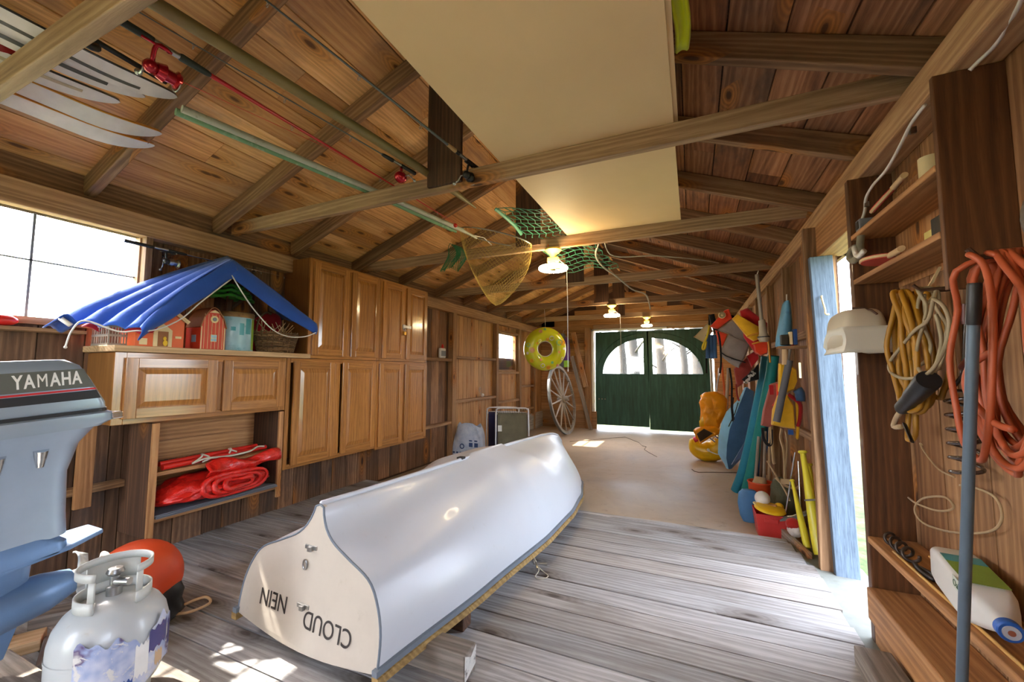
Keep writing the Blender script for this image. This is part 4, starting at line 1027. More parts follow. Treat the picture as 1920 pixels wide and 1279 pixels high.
# decal on the side facing the boat
FX = MX + .155
def cp(y, z): 
    k = (z - 1.11) / .145; return V((FX + .0015 - .012 * max(0, k), y, z))
mb = MB(); mb.prism([cp(.25, 1.157), cp(.798, 1.162), cp(.772, 1.232), cp(.25, 1.222)], (.002, 0, 0)); build(mb, 'decal', M_decal, cw)
mb = MB(); mb.prism([cp(.25, 1.115), cp(.815, 1.118), cp(.803, 1.15), cp(.25, 1.142)], (.002, 0, 0)); build(mb, 'decal', M_black, cw)
mb = MB(); mb.prism([cp(.25, 1.145), cp(.803, 1.152), cp(.80, 1.159), cp(.25, 1.151)], (.003, 0, 0)); build(mb, 'red_stripe', M_stripe, cw)
M = Matrix(((0, 0, 1, 0), (1, 0, 0, 0), (0, 1, 0, 0), (0, 0, 0, 1))); M = TR(FX + .0015, .625, 1.199) @ Matrix.Rotation(math.radians(4.7), 4, 'Y') @ M.inverted().transposed()
M3 = Matrix.Identity(4); 
M3[0][0], M3[1][0], M3[2][0] = -.0, 1, .03
M3[0][1], M3[1][1], M3[2][1] = -.083, 0, 1
M3[0][2], M3[1][2], M3[2][2] = 1, 0, .083
M3.translation = V((FX - .0035, .682, 1.196))
tm = MB(); yy = -.089
for ch, wd in zip('YAMAHA', (.0275, .028, .036, .0285, .0295, .028)):
    q = text_mb(ch, .066, M3 @ Matrix.Translation((yy + wd / 2, 0, 0)) @ Matrix.Diagonal((.56, 1, 1, 1)), .002, 0 if ch == 'M' else .0014); tm.add(q.v, q.f); yy += wd - .001
tb = build(tm, 'lettering', M_letter, cw)
# mid section and leg
mb = MB(); mb.loft([rrect(MX, .56, .085, .19, .62, .05), rrect(MX, .555, .085, .195, .70, .05), rrect(MX, .55, .09, .205, .85, .05), rrect(MX, .545, .11, .24, .95, .06), rrect(MX, .53, .14, .295, 1.012, .06)]); leg = build(mb, 'leg', M_leg, mo, smooth=50)
mb = MB(); mb.box((MX + .085, .37, .71), (MX + .105, .52, .98)); build(mb, 'clamp_bracket', M_gear, mo, bevel=.012)
mb = MB(); mb.box((MX + .10, .42, .735), (MX + .125, .53, .79)); build(mb, 'tilt_handle', M_cowl, mo, bevel=.008)
mb = MB()
for z in (.95, .905): mb = MB(); mb.lathe([(0, .012), (.012, .012), (.014, 0)], axis_to((1, 0, 0), (MX + .105, .45, z)), 10); build(mb, 'bolt', M_chrome, mo, smooth=50)
for y in (.57, .67): mb = MB(); mb.tube([(MX + .112, y, .95), (MX + .094, y, .89)], .018, 8, rads=[.02, .012]); build(mb, 'cowl_clip', M_chrome, mo, smooth=50)
mb = MB(); mb.loft([rrect(MX, .52, .10, .22, .565, .03), rrect(MX, .52, .10, .22, .60, .03), rrect(MX, .51, .085, .18, .63, .03)]); build(mb, 'lower_flange', M_gear, mo, smooth=40)
mb = MB(); mb.prism([(MX - .10, .30, .53), (MX + .10, .30, .53), (MX + .10, .74, .56), (MX + .06, .85, .57), (MX - .06, .85, .57), (MX - .10, .74, .56)], (0, 0, .018)); build(mb, 'cavitation_plate', M_gear, mo, bevel=.006)
mb = MB(); mb.loft([[V((MX + .06 * math.cos(a) * k, .49 + .17 * math.sin(a) * k2, z)) for a in [2 * PI * i / 20 for i in range(20)]] for z, k, k2 in ((.56, 1, 1.1), (.5, .95, 1.05), (.44, .9, 1), (.40, .95, 1))]); build(mb, 'strut', M_gear, mo, smooth=60)
mb = MB(); mb.tube([(MX, .22, .40), (MX, .26, .40), (MX, .34, .40), (MX, .55, .40), (MX, .70, .405), (MX, .775, .41)], .08, 20, rads=[.01, .045, .075, .082, .07, .045]); build(mb, 'gearcase', M_gear, mo, smooth=60)
mb = MB(); mb.prism([(MX - .006, .40, .34), (MX - .006, .64, .34), (MX - .006, .60, .23), (MX - .006, .50, .225)], (.012, 0, 0)); build(mb, 'skeg', M_gear, mo, bevel=.004)
M_prop = plain('pale grey propeller', (188, 190, 188), .4, dirt=(120, 120, 116), dirtamt=.4)
pr = MB(); pr.tube([(MX, .77, .41), (MX, .80, .41), (MX, .86, .41), (MX, .88, .41)], .03, 14, rads=[.036, .034, .026, .012]); p_ = build(pr, 'propeller', M_prop, mo, smooth=60)
for k in range(3):
    a0 = k * 2 * PI / 3 + .5; mb = MB()
    def bl(u, v, a0=a0):
        r = .03 + .085 * u; a = a0 + (v - .5) * (1.5 * math.sin(PI * min(.95, .18 + .75 * u)) ) ; return (MX + r * math.cos(a), .825 + .05 * (v - .5) + .01 * u, .41 + r * math.sin(a))
    mb.grid(bl, 8, 10); build(mb, 'blade', M_prop, p_, smooth=180, solid=.006)
mo.rotation_euler = (math.radians(4.5), 0, 0); mo.location = (-2.2, .655, .235)
# what it stands on
bk = [((-2.45, .28, 0), (-2.09, .44, .11), 'dark timber under the skeg of the outboard motor, left piece'), ((-2.45, .56, 0), (-2.09, .72, .11), 'dark timber under the skeg of the outboard motor, nearer the buoy'), ((-2.40, .34, .11), (-2.06, .72, .20), 'rough wood slab the outboard motor rests on')]
for a, b, l in bk:
    mb = MB(); mb.box(a, b, 0); tag(build(mb, 'wood_block', M_block, bevel=.008), l, 'wood block', 'blocks under the outboard motor')
for i, (x, y, z, r, sz) in enumerate(((-2.62, .70, 0, .5, (.11, .05, .09)), (-2.80, .84, 0, 1.1, (.1, .06, .05)), (-2.60, .92, 0, -.4, (.13, .05, .04)), (-2.86, .62, .0, .2, (.09, .09, .12)), (-2.92, 1.06, 0, .9, (.12, .05, .06)))):
    mb = MB(); mb.box((-sz[0], -sz[1], 0), (sz[0], sz[1], sz[2])); mb.xf(TR(x, y, z) @ rotz(r)); tag(build(mb, 'wood_offcut', M_lightwood if i in (1,) else M_block, bevel=.004), ('tall grey', 'pale', 'flat grey', 'square', 'far thin')[i] + ' wood offcut on the floor by the outboard motor', 'wood offcut', 'offcuts by the motor')

# ------------------------------------------------------------------ propane tank on a crate
TX, TY_, TZ = -1.88, .80, .112
M_tank = plain('white tank paint', (180, 184, 184), .35, var=.04, nscale=4, dirt=(150, 110, 70), dirtamt=.35, dscale=11, coat=.2, bstr=.04)
mb = MB(); 
for z in (.0,): mb.box((TX - .19, TY_ - .19, z), (TX + .19, TY_ - .16, z + .09), 0); mb.box((TX - .19, TY_ + .16, z), (TX + .19, TY_ + .19, z + .09), 0); mb.box((TX - .19, TY_ - .16, z), (TX - .16, TY_ + .16, z + .09), 1); mb.box((TX + .16, TY_ - .16, z), (TX + .19, TY_ + .16, z + .09), 1)
for q in range(3): mb.box((TX - .19, TY_ - .19 + q * .13, .09), (TX + .19, TY_ - .07 + q * .13, TZ), 0)
tag(build(mb, 'low_crate', M_block), 'low grey slatted crate under the propane tank', 'crate')
t = thing('propane_tank', 'white propane tank with collar handle and torn label', 'propane tank', (TX, TY_, TZ))
M = TR(TX, TY_, TZ)
mb = MB(); mb.lathe([(0, .035), (.09, .04), (.135, .07), (.155, .12), (.156, .20), (.154, .245), (.145, .283), (.126, .315), (.10, .338), (.05, .354), (0, .358)], M, 40); tb = build(mb, 'tank_body', M_tank, t, smooth=60)
mb = MB(); mb.lathe([(.11, 0), (.115, 0), (.115, .07), (.11, .07)], M, 32); build(mb, 'foot_ring', M_tank, t, smooth=40)
mb = MB(); mb.lathe([(.1572, .198), (.1578, .204), (.1572, .21)], M, 40); build(mb, 'weld_seam', M_tank, tb, smooth=60)
M_collar = plain('grey white collar', (190, 192, 186), .4, dirt=(150, 140, 120), dirtamt=.4)
CA = math.radians(-20)
mb = MB(); r = .098
mb.lathe([(r, .335), (r, .375)], M, 40, arc=(CA + .55, CA + 2 * PI - .55))
mb.lathe([(r, .44), (r, .465)], M, 40, arc=(CA + .55, CA + 2 * PI - .55))
for a, b in ((.55, .74), (2.35, 2 * PI - 2.35), (2 * PI - .74, 2 * PI - .55)): mb.lathe([(r, .375), (r, .44)], M, 8, arc=(CA + a, CA + b))
build(mb, 'collar', M_collar, t, smooth=60, solid=.006)
mb = MB(); mb.lathe([(0, .355), (.022, .355), (.022, .385), (.014, .39), (.014, .42), (0, .42)], M, 12); mb.tube([(TX, TY_, TZ + .40), (TX + .05, TY_ + .02, TZ + .40)], .013, 10); v_ = build(mb, 'valve', M_metal, t, smooth=40)
mb = MB(); mb.lathe([(.0, .425), (.02, .425), (.026, .432), (.02, .445), (0, .447)], M, 12); build(mb, 'hand_wheel', M_metal, v_, smooth=40)
def label_mat():
    m, nt = newmat('torn printed label'); tc = N(nt, 'ShaderNodeTexCoord').outputs['Object']
    a = noise_(nt, tc, 22, 5, .7, .5); b = noise_(nt, tc, 9, 3, .6)
    col = ramp_(nt, b, [(.35, lin((196, 200, 214))), (.5, lin((150, 164, 200))), (.56, lin((90, 70, 110))), (.62, lin((206, 204, 200))), (.75, lin((190, 150, 100)))])
    col = mix_(nt, smooth_(nt, a, .55, .62), col, lin((210, 208, 204))); finish(nt, col, .55, bump=a, bstr=.5); return m
M_label = label_mat()
mb = MB()
def lab(u, v):
    a = -.95 + 1.9 * u; z = .10 + .02 * math.sin(9 * u) + (.155 + .015 * math.sin(17 * u + 1) + .01 * math.sin(41 * u)) * v; return (TX + .1585 * math.cos(a), TY_ + .1585 * math.sin(a), TZ + z)
mb.grid(lab, 40, 6); lb = build(mb, 'label', M_label, tb, smooth=180)
M_purple = plain('purple label print', (70, 66, 120), .5, dirt=(190, 90, 60), dirtamt=.6, dscale=30); M_lblue = plain('label blue print', (50, 80, 150), .5)
def patch(a0, a1, z0, z1, m, nm, sk=0):
    mb = MB(); mb.grid(lambda u, v: (TX + .1598 * math.cos(a0 + (a1 - a0) * u), TY_ + .1598 * math.sin(a0 + (a1 - a0) * u), TZ + z0 + (z1 - z0) * v + sk * u + .006 * math.sin(20 * u)), 12, 3); build(mb, nm, m, lb, smooth=180)
patch(.25, .72, .175, .245, M_purple, 'label_print', .01); patch(.78, .92, .15, .24, M_purple, 'label_print'); patch(-.25, -.02, .105, .125, M_lblue, 'label_print'); patch(.0, .25, .12, .22, M_letter, 'label_print'); patch(.4, .6, .12, .165, plain('tan label tear', (206, 176, 140), .7), 'label_tear')

# ------------------------------------------------------------------ orange buoy
t = thing('mooring_buoy', 'round orange buoy with black neck and rope eye', 'buoy', (-2.5, 1.22, 0))
M_buoy = plain('faded orange vinyl', (226, 82, 40), .45, var=.06, bstr=.03)
mb = MB(); mb.ball((-2.55, 1.17, .215), .185, 36); build(mb, 'buoy_ball', M_buoy, t, smooth=180)
dd = V((.62, .35, -.70)).normalized(); c = V((-2.55, 1.17, .215))
mb = MB(); mb.lathe([(.0, .14), (.11, .145), (.10, .185), (.07, .21), (.055, .26), (0, .265)], axis_to(dd, c), 24); nk = build(mb, 'neck', M_black, t, smooth=40)
q = c + dd * .235
mb = MB(); mb.tube([q, q + V((.04, .05, .03)), q + V((.08, .11, .04)), q + V((.12, .11, .02)), q + V((.08, .05, .0)), q + V((.03, .0, -.0))], .007, 8, smooth=6); build(mb, 'rope', fabric('tan rope', (176, 140, 100)), t, smooth=180)
# ------------------------------------------------------------------ pixel-to-place helper (a ray of the photo meets a real plane)
CAMP = V((0, 0, 1.25))
def ray_(x, y): return Fv + R2 * ((x - 960) / f_px) + U2 * ((639.5 - y) / f_px)
def onx(X, x, y): d = ray_(x, y); return CAMP + d * ((X - CAMP.x) / d.x)
def ony(Y, x, y): d = ray_(x, y); return CAMP + d * ((Y - CAMP.y) / d.y)
def onz(Z, x, y): d = ray_(x, y); return CAMP + d * ((Z - CAMP.z) / d.z)

# ------------------------------------------------------------------ things stored on the tie beams
TT = 2.461
for k, (y0, y1, z, x0, x1) in enumerate(((-.6, 3.47, TT, -.985, -.05), (.2, 2.1, TT + .017, -.93, -.03))):
    mb = MB(); mb.box((x0, y0, z), (x1, y1, z + .016), 1)
    o = build(mb, 'wall_panel_sheet', M_panel); tag(o, ('large cream sheet lying lowest across the tie beams', 'second cream sheet lying on top, its edge showing at the right')[k], 'sheet')
M_yelcloth = fabric('yellow green cloth', (196, 206, 24), var=.1)
mb = MB()
def ycl(u, v): return (-.03 + .045 * v + .012 * math.sin(9 * u), .9 + .74 * u, 2.50 + .10 * math.sin(PI * v) * (1 - u * .9) + .12 * v * (1 - u))
mb.grid(ycl, 16, 10); tag(build(mb, 'yellow_cloth', M_yelcloth, smooth=180, solid=.012), 'yellow green cloth tucked beside the cream sheets', 'cloth')

# skis: bases seen from below, tips curling up beyond the near tie beam
M_skired = plain('red ski base', (150, 34, 36), .3, dirt=(220, 214, 206), dirtamt=.5, dscale=16, coat=.3)
M_skigrey = plain('grey ski base', (96, 98, 96), .3, coat=.3); M_skiwhite = plain('white ski base', (238, 236, 234), .25, coat=.4, bstr=.02); M_skiblk = plain('black ski edge', (26, 28, 30), .3, coat=.3); M_skiora = plain('amber ski edge', (206, 140, 40), .4); M_skibei = plain('beige ski base', (196, 184, 160), .35)
def ski(x, y0, y1, w, base, edge, label, rise=.13, roll=34, art=None):
    t = thing('ski', label, 'ski', (x, y0, TT), 'skis on the near tie beam')
    r = math.radians(roll); Lv = V((math.cos(r), 0, math.sin(r))); Nv = V((-math.sin(r), 0, math.cos(r)))
    c0 = V((x, 0, TT + .004 + w / 2 * math.sin(r)))
    ts = [i / 28 for i in range(29)]
    def zc(y): q = max(0, (y - (y1 - .36)) / .36); return rise * q * q
    def hw(y):
        q = max(0, (y - (y1 - .24)) / .24); return w / 2 * math.sqrt(max(0.0004, 1 - q ** 2)) * (1 + .12 * max(0, 1 - abs(y - y1 + .27) / .3))
    ys = [y0 + (y1 - y0) * (1 - (1 - q) ** 1.6) for q in ts]
    def P(y, k, n): return c0 + V((0, y, 0)) + Lv * (hw(y) * k) + Nv * (zc(y) + n)
    mb = MB(); mb.loft([[P(y, -1, 0), P(y, 1, 0), P(y, 1, .006), P(y, -1, .006)] for y in ys]); build(mb, 'ski_base', base, t, smooth=40)
    mb = MB(); mb.loft([[P(y, -1.06, .006), P(y, 1.06, .006), P(y, .9, .02), P(y, -.9, .02)] for y in ys]); build(mb, 'top_sheet', edge, t, smooth=40)
    mb = MB(); mb.loft([[P(y, .92, -.0015), P(y, 1.05, -.001), P(y, 1.05, .007), P(y, .92, .0)] for y in ys]); build(mb, 'steel_edge', edge, t, smooth=40)
    if art:
        for k0, k1, m in art:
            mb = MB(); mb.loft([[P(y, k0, -.0015), P(y, k1, -.0015), P(y, k1, .0), P(y, k0, .0)] for y in ys[:-6]]); build(mb, 'base_stripe', m, t)
    return t
ski(-2.19, -.75, 1.06, .08, M_skiwhite, M_skiblk, 'ski with silver base and black edge, its tip nearest the ridge', .10, art=((-.5, -.2, M_skigrey),))
ski(-2.30, -.75, .98, .06, M_skiwhite, M_skigrey, 'narrow white and grey ski beside the black edged one', .08, art=((-.2, .3, M_skigrey),))
ski(-2.475, -.75, .96, .07, M_skiwhite, M_skiblk, 'ski with short dark edged tip between the others', .09, art=((-.1, .25, M_skibei),))
ski(-2.645, -.75, 1.22, .082, M_skiwhite, M_skiora, 'white ski with amber edge reaching furthest past the beam', .12)
ski(-2.825, -.75, 1.27, .076, M_skiwhite, M_skiora, 'outermost white ski of the amber edged pair', .12)
ski(-2.39, -.95, .60, .085, M_skired, M_skiora, 'ski with red and white base ending at the near tie beam', .01, art=((-.55, .0, M_skiwhite),))
ski(-2.57, -.95, .60, .085, M_skired, M_skibei, 'red based ski lying beside the dark edged tip, ending at the beam', .01, art=((.2, .7, M_skigrey),))
# dark gaff-like hook on the ski
t = thing('ski_pole', 'black handled ski pole lying along the black edged ski', 'ski pole', (-2.02, .62, TT))
mb = MB(); mb.tube([(-2.09, .62, 2.53), (-2.09, .68, 2.50), (-2.11, .72, 2.52)], .016, 8, smooth=3); mb.tube([(-2.09, .62, 2.535), (-2.18, .98, 2.575)], .011, 8); build(mb, 'grip', M_black, t, smooth=180)

# poles, fishing rods
M_gpole = plain('weathered green paint', (112, 150, 112), .6, dirt=(190, 196, 180), dirtamt=.8, dscale=14)
M_wpole = plain('dull white paint', (176, 178, 162), .5, dirt=(110, 104, 84), dirtamt=.6, dscale=16)
M_olive = plain('olive tan paint', (128, 112, 70), .45, dirt=(90, 74, 44), dirtamt=.5, dscale=8)
mb = MB(); mb.tube([(-2.21, 1.04, TT + .018), (-2.0, 2.05, TT + .018), (-1.875, 2.95, TT + .018)], .018, 12); mb.tube([(-1.876, 2.94, TT + .018), (-1.87, 3.0, TT + .018)], .012, 10)
tag(build(mb, 'green_pole', M_gpole, smooth=60), 'long green weathered pole lying across two tie beams', 'pole')
net = thing('landing_net', 'long handled landing net with tan mesh bag hanging from the beams', 'fishing net', (-1.6, 3.2, 1.83))
mb = MB(); mb.tube([(-2.16, 1.04, TT + .018), (-1.955, 2.05, TT + .018), (-1.80, 3.0, TT + .018)], .018, 12); mb.tube([(-1.80, 2.98, TT + .018), (-1.76, 3.18, TT - .0)], .011, 10); build(mb, 'handle', M_wpole, net, smooth=60)
mb = MB(); mb.tube([(-1.78, 3.10, 2.47), (-1.75, 3.3, 2.50), (-1.74, 3.44, 2.47)], .004, 6); build(mb, 'hanging_cord', M_cordwhite, net)
HC = V((-1.60, 3.24, 2.465)); HX = V((.30, .12, -.075)); HY = V((-.06, .16, .0))
def hoop(a, k=1): return HC + HX * math.cos(a) * k + HY * math.sin(a) * k
mb = MB(); mb.tube([hoop(2 * PI * i / 32) for i in range(32)], .006, 8, closed=True); build(mb, 'hoop', M_metal, net, smooth=180)
M_tan = fabric('tan net cord', (206, 176, 92), wscale=300); M_ggreen = fabric('green net cord', (40, 116, 74), wscale=300)
def netbag(mb, fn, nu, nv, r, close=True):
    """diamond mesh of cords on surface fn(u,v)"""
    for sgn in (1, -1):
        for i in range(nu):
            pts = []
            for j in range(nv + 1):
                u = (i + sgn * .5 * j) / nu; pts.append(V(fn(u % 1.0 if close else u, j / nv)))
            mb.tube(pts, r, 3)
TIP = V((-1.585, 3.22, 1.835))
def bagf(u, v):
    a = 2 * PI * u; k = (1 - v) ** .62 * (1 + .16 * math.sin(PI * v)) * (1 + .05 * math.sin(5 * a + 3 * v))
    p = HC.lerp(TIP, v * .98 + .02 * v) + (HX * math.cos(a) + HY * math.sin(a)) * k; return p
mb = MB(); netbag(mb, bagf, 40, 28, .0008); nb = build(mb, 'mesh_bag', M_tan, net); nb['kind'] = 'stuff'
mb = MB()
for i in range(48):
    a = 2 * PI * i / 48; mb.tube([hoop(a), hoop(a, 1.02) + V((0, 0, .008)), hoop(a + .06) - V((0, 0, .02))], .0018, 4)
build(mb, 'lacing', M_tan, net)
mb = MB()
def gnet(u, v): return V((-2.03 + .10 * u + .05 * math.sin(4 * v) + .02 * math.sin(9 * u), 3.16 + .04 * math.sin(7 * u), 2.44 - .24 * v - .05 * u * (1 - v) + .03 * math.sin(5 * u) * v))
netbag(mb, gnet, 16, 22, .0028, False); o = build(mb, 'net_scrap', M_ggreen); tag(o, 'bunch of fine green netting hanging at the net handle', 'netting')
# tapered olive spar
mb = MB(); mb.tube([(-1.70, .3, TT + .025), (-1.62, .70, TT + .025), (-1.49, 1.88, TT + .025), (-1.47, 2.25, TT + .02)], .024, 14, smooth=4); mb.tube([(-1.47, 2.24, TT + .022), (-1.462, 2.36, TT + .02), (-1.45, 2.60, TT + .012)], .01, 10, rads=[.024, .02, .006])
tag(build(mb, 'spar', M_olive, smooth=60), 'thick olive tapered spar lying beside the red fishing rods', 'spar')
M_redrod = plain('red rod blank', (188, 26, 34), .3, coat=.4); M_redreel = plain('metallic red', (176, 20, 40), .25, metal=.6, coat=.4); M_cork = plain('cork', (188, 150, 104), .8); M_darkgrip = plain('dark green grip', (40, 48, 44), .7)
M_clear = plain('clear pale tip', (190, 186, 176), .3)
t, d = rod('fishing_rod', 'red fishing rod with dark grip and red spinning reel on the near beam', (-1.80, .60, TT + .012), (-1.755, 2.80, TT + .012), M_darkgrip, M_redrod, .36, r0=.014, guides=3, group='fishing rods', blank_r=.0095)
reel(t, V((-1.79, .77, TT)), d, (-.6, .1, -.75), M_redreel, M_redreel, 1.35)
mb = MB(); mb.tube([(-1.83, .87, 2.40), (-1.78, 1.5, 2.455), (-1.757, 2.05, 2.465), (-1.755, 2.78, 2.46)], .0012, 4); mb.ball((-1.75, 2.80, 2.45), .018, 10); build(mb, 'line_and_bobber', M_redtube, t, smooth=180)
t, d = rod('fishing_rod', 'thin dark fishing rod with round red closed reel by the first hanger board', (-1.535, 1.98, TT + .01), (-1.735, .35, TT + .012), M_black, M_skigrey, .26, guides=4, group='fishing rods', blank_r=.004)
mb = MB(); mb.ball((-1.545, 1.86, 2.395), (.035, .04, .035), 18); mb.tube([(-1.55, 1.87, 2.46), (-1.545, 1.865, 2.42)], .008, 8); build(mb, 'closed_reel', M_redreel, t, smooth=180)
mb = MB(); mb.tube([(-1.515, 1.86, 2.395), (-1.485, 1.86, 2.395), (-1.475, 1.89, 2.38)], .004, 6); mb.ball((-1.475, 1.9, 2.378), .009, 8); build(mb, 'crank', M_metal, t, smooth=180)
t, d = rod('fishing_rod', 'silver and black fishing rod with cork fore grip and black reel on the beam', (-1.15, 2.10, TT + .012), (-1.30, .30, TT + .014), M_black, M_skigrey, .30, guides=4, group='fishing rods', blank_r=.007)
reel(t, V((-1.165, 2.0, TT)), -d, (-.1, -.2, -1), M_black, M_black, 1.15)
mb = MB(); p = V((-1.15, 2.10, TT + .012)); mb.tube([p + d * .24, p + d * .31], .012, 10, rads=[.012, .013, .009]); build(mb, 'fore_grip', M_cork, t, smooth=50)
# green plastic fence mesh over the second tie
mb = MB()
def fen(u, v):
    y = 2.86 + 1.2 * u; x = -1.40 + .52 * v + (.5 * max(0, u - .45) if u > .45 else 0) + .04 * math.sin(5 * u)
    z = 2.468 + .10 * max(0, .45 - u) * (1 - v) * 2 + (-.34 * (u - .5) if u > .5 else 0) + .02 * math.sin(8 * v + 4 * u) * (1 if u > .5 else .4)
    return V((x, y, z))
nu, nv = 18, 8
for j in range(nv + 1): mb.tube([fen(i / nu, j / nv + (.4 / nv if i % 2 else 0)) for i in range(nu + 1)], .0035, 4)
for i in range(nu + 1):
    if i in (8, 9): continue
    mb.tube([fen(i / nu, j / nv + (.4 / nv if i % 2 else 0)) for j in range(nv + 1)], .0035, 4)
mb.tube([fen(i / nu, -.03) for i in range(8)], .014, 6, flat=.35)
M_fence = plain('green plastic mesh', (70, 140, 110), .5, dirt=(150, 170, 140), dirtamt=.5)
tag(build(mb, 'fence_mesh', M_fence, smooth=60), 'green plastic fence mesh draped over the second tie beam', 'mesh')
mb = MB(); mb.tube([(-.72, 3.6, 2.45), (-.80, 3.75, 2.35), (-.78, 4.0, 2.29), (-.70, 4.3, 2.25), (-.62, 4.9, 2.22), (-.5, 5.0, 2.18), (-.46, 5.06, 2.12), (-.44, 5.10, 2.0)], .009, 7, smooth=6); mb.tube([(-.70, 3.62, 2.45), (-.66, 3.9, 2.36), (-.3, 4.2, 2.40), (.1, 4.6, 2.42), (.3, 5.0, 2.462)], .006, 6, smooth=6)
tag(build(mb, 'hanging_rope', M_rope, smooth=180), 'pale rope hanging down from the green mesh towards the far beams', 'rope')
mb = MB(); mb.tube([(-1.16, 3.425, 2.40), (-1.163, 3.423, 2.37), (-1.16, 3.42, 2.35)], .004, 6); tag(build(mb, 'orange_string', plain('orange string', (220, 90, 30), .6)), 'bit of orange string on the second tie beam', 'string')

# ------------------------------------------------------------------ ring lamps under the ties
M_lampbody = plain('yellowed lamp body', (236, 206, 92), .45, var=.04)
def emis(name, c, s):
    m, nt = newmat(name); e = N(nt, 'ShaderNodeEmission'); e.inputs[0].default_value = c; e.inputs[1].default_value = s; o = N(nt, 'ShaderNodeOutputMaterial'); nt.links.new(e.outputs[0], o.inputs[0]); return m
M_tube = emis('lit ring tube', (1, .78, .46, 1), 26)
def lamp(x, y, label, cord=True, rr=.115):
    t = thing('ring_lamp', label, 'lamp', (x, y, 2.14), 'ring lamps')
    M = TR(x, y, 0)
    mb = MB(); mb.lathe([(0, 2.36), (.07, 2.36), (.075, 2.345), (.055, 2.325), (.032, 2.305), (.028, 2.28), (0, 2.28)], M, 28); build(mb, 'base', M_lampbody, t, smooth=40)
    mb = MB(); mb.box((x - .05, y - .025, 2.235), (x + .05, y + .025, 2.28)); mb.box((x - .028, y - .03, 2.165), (x + .028, y + .03, 2.235)); build(mb, 'socket', M_lampbody, t, bevel=.005)
    mb = MB(); mb.box((x - rr, y - .012, 2.175), (x + rr, y + .012, 2.185)); build(mb, 'bracket', M_lampbody, t)
    mb = MB(); mb.tube([(x + rr * math.cos(a), y + rr * math.sin(a), 2.18) for a in [2 * PI * i / 40 for i in range(40)]], .017, 10, closed=True); build(mb, 'ring_tube', M_tube, t, smooth=180)
    if cord:
        mb = MB(); mb.tube([(x + .06, y - .03, 2.25), (x + .14, y - .05, 2.17), (x + .145, y - .05, 1.9), (x + .145, y - .05, 1.27)], .003, 5); mb.ball((x + .145, y - .05, 1.262), (.006, .006, .012), 8); build(mb, 'pull_cord', M_cordwhite, t, smooth=180)
    return t
lamp(-1.122, 3.452, 'lit ring lamp hanging under the second tie beam next to the landing net')
lamp(-1.19, 6.772, 'lit ring lamp further back, its cord in front of the green doors')
lamp(-.81, 8.522, 'lit ring lamp under the last tie above the green doors', False, .09)
for y in (.59, -1.4):  # only the unseen one is built, added to brighten the near end
    lamp(-.60 if y > 0 else -1.1, y, ('lit ring lamp over the camera end of the shed, above the stern' if y > 0 else 'added ring lamp out of view behind the camera'), False) if y < 0 else None
mb = MB(); mb.box((XL + .06, -1.42, 2.36), (.86, -1.375, 2.46), 0); struct(mb, 'tie_beam', M_tie, bevel=.004)

# ------------------------------------------------------------------ rear left: ring, wheel, chairs, bag
t = thing('swim_ring', 'yellow green inflatable swim ring with circle print hanging at the rear left', 'swim ring', (-2.36, 6.86, 1.24))
M_ringY = plain('yellow green vinyl', (206, 214, 40), .25, var=.05, coat=.4, bstr=.03)
rc = V((-2.38, 6.83, 1.655)); rn_ = V((.58, -.80, -.05)).normalized(); ru = V((0, 0, 1)); rw = ru.cross(rn_).normalized(); ru = rn_.cross(rw)
RM, Rm = .262, .125
mb = MB(); mb.tube([rc + (rw * math.cos(a) + ru * math.sin(a)) * RM for a in [2 * PI * i / 48 for i in range(48)]], Rm, 20, closed=True); bd = build(mb, 'tube', M_ringY, t, smooth=180)
mb = MB(); mb.tube([rc + rn_ * .004 + (rw * math.cos(a) + ru * math.sin(a)) * (RM - Rm) for a in [2 * PI * i / 48 for i in range(48)]], .008, 6, closed=True); build(mb, 'inner_seam', M_skiwhite, t, smooth=180)
pc = [M_skiwhite, plain('orange print', (240, 170, 40), .3), plain('green print', (120, 190, 130), .3), plain('pink print', (224, 150, 130), .3)]
rnd2 = random.Random(5)
for k in range(22):
    a = 2 * PI * k / 22 + rnd2.uniform(-.1, .1); ph = rnd2.uniform(-.9, .9); r = rnd2.uniform(.03, .055)
    pos = rc + (rw * math.cos(a) + ru * math.sin(a)) * (RM + Rm * math.sin(ph)) + rn_ * Rm * math.cos(ph)
    nn = (rn_ * math.cos(ph) + (rw * math.cos(a) + ru * math.sin(a)) * math.sin(ph)).normalized()
    mb = MB(); M = axis_to(nn, pos)
    if k % 3: mb.lathe([(r * .72, -.006), (r * .74, .002), (r, .001), (r, -.008)], M, 20)
    mb.lathe([(0, .003), (r * .5, .003), (r * .52, -.004)], M, 20) if k % 2 or not k % 3 else None
    build(mb, 'circle_print', pc[k % 4], bd, smooth=60)
mb = MB(); mb.tube([rc + ru * .385, rc + ru * .40 + V((0, .0, .1)), V((rc.x, 6.80, 2.355))], .003, 5); build(mb, 'hanging_cord', M_cordwhite, t)
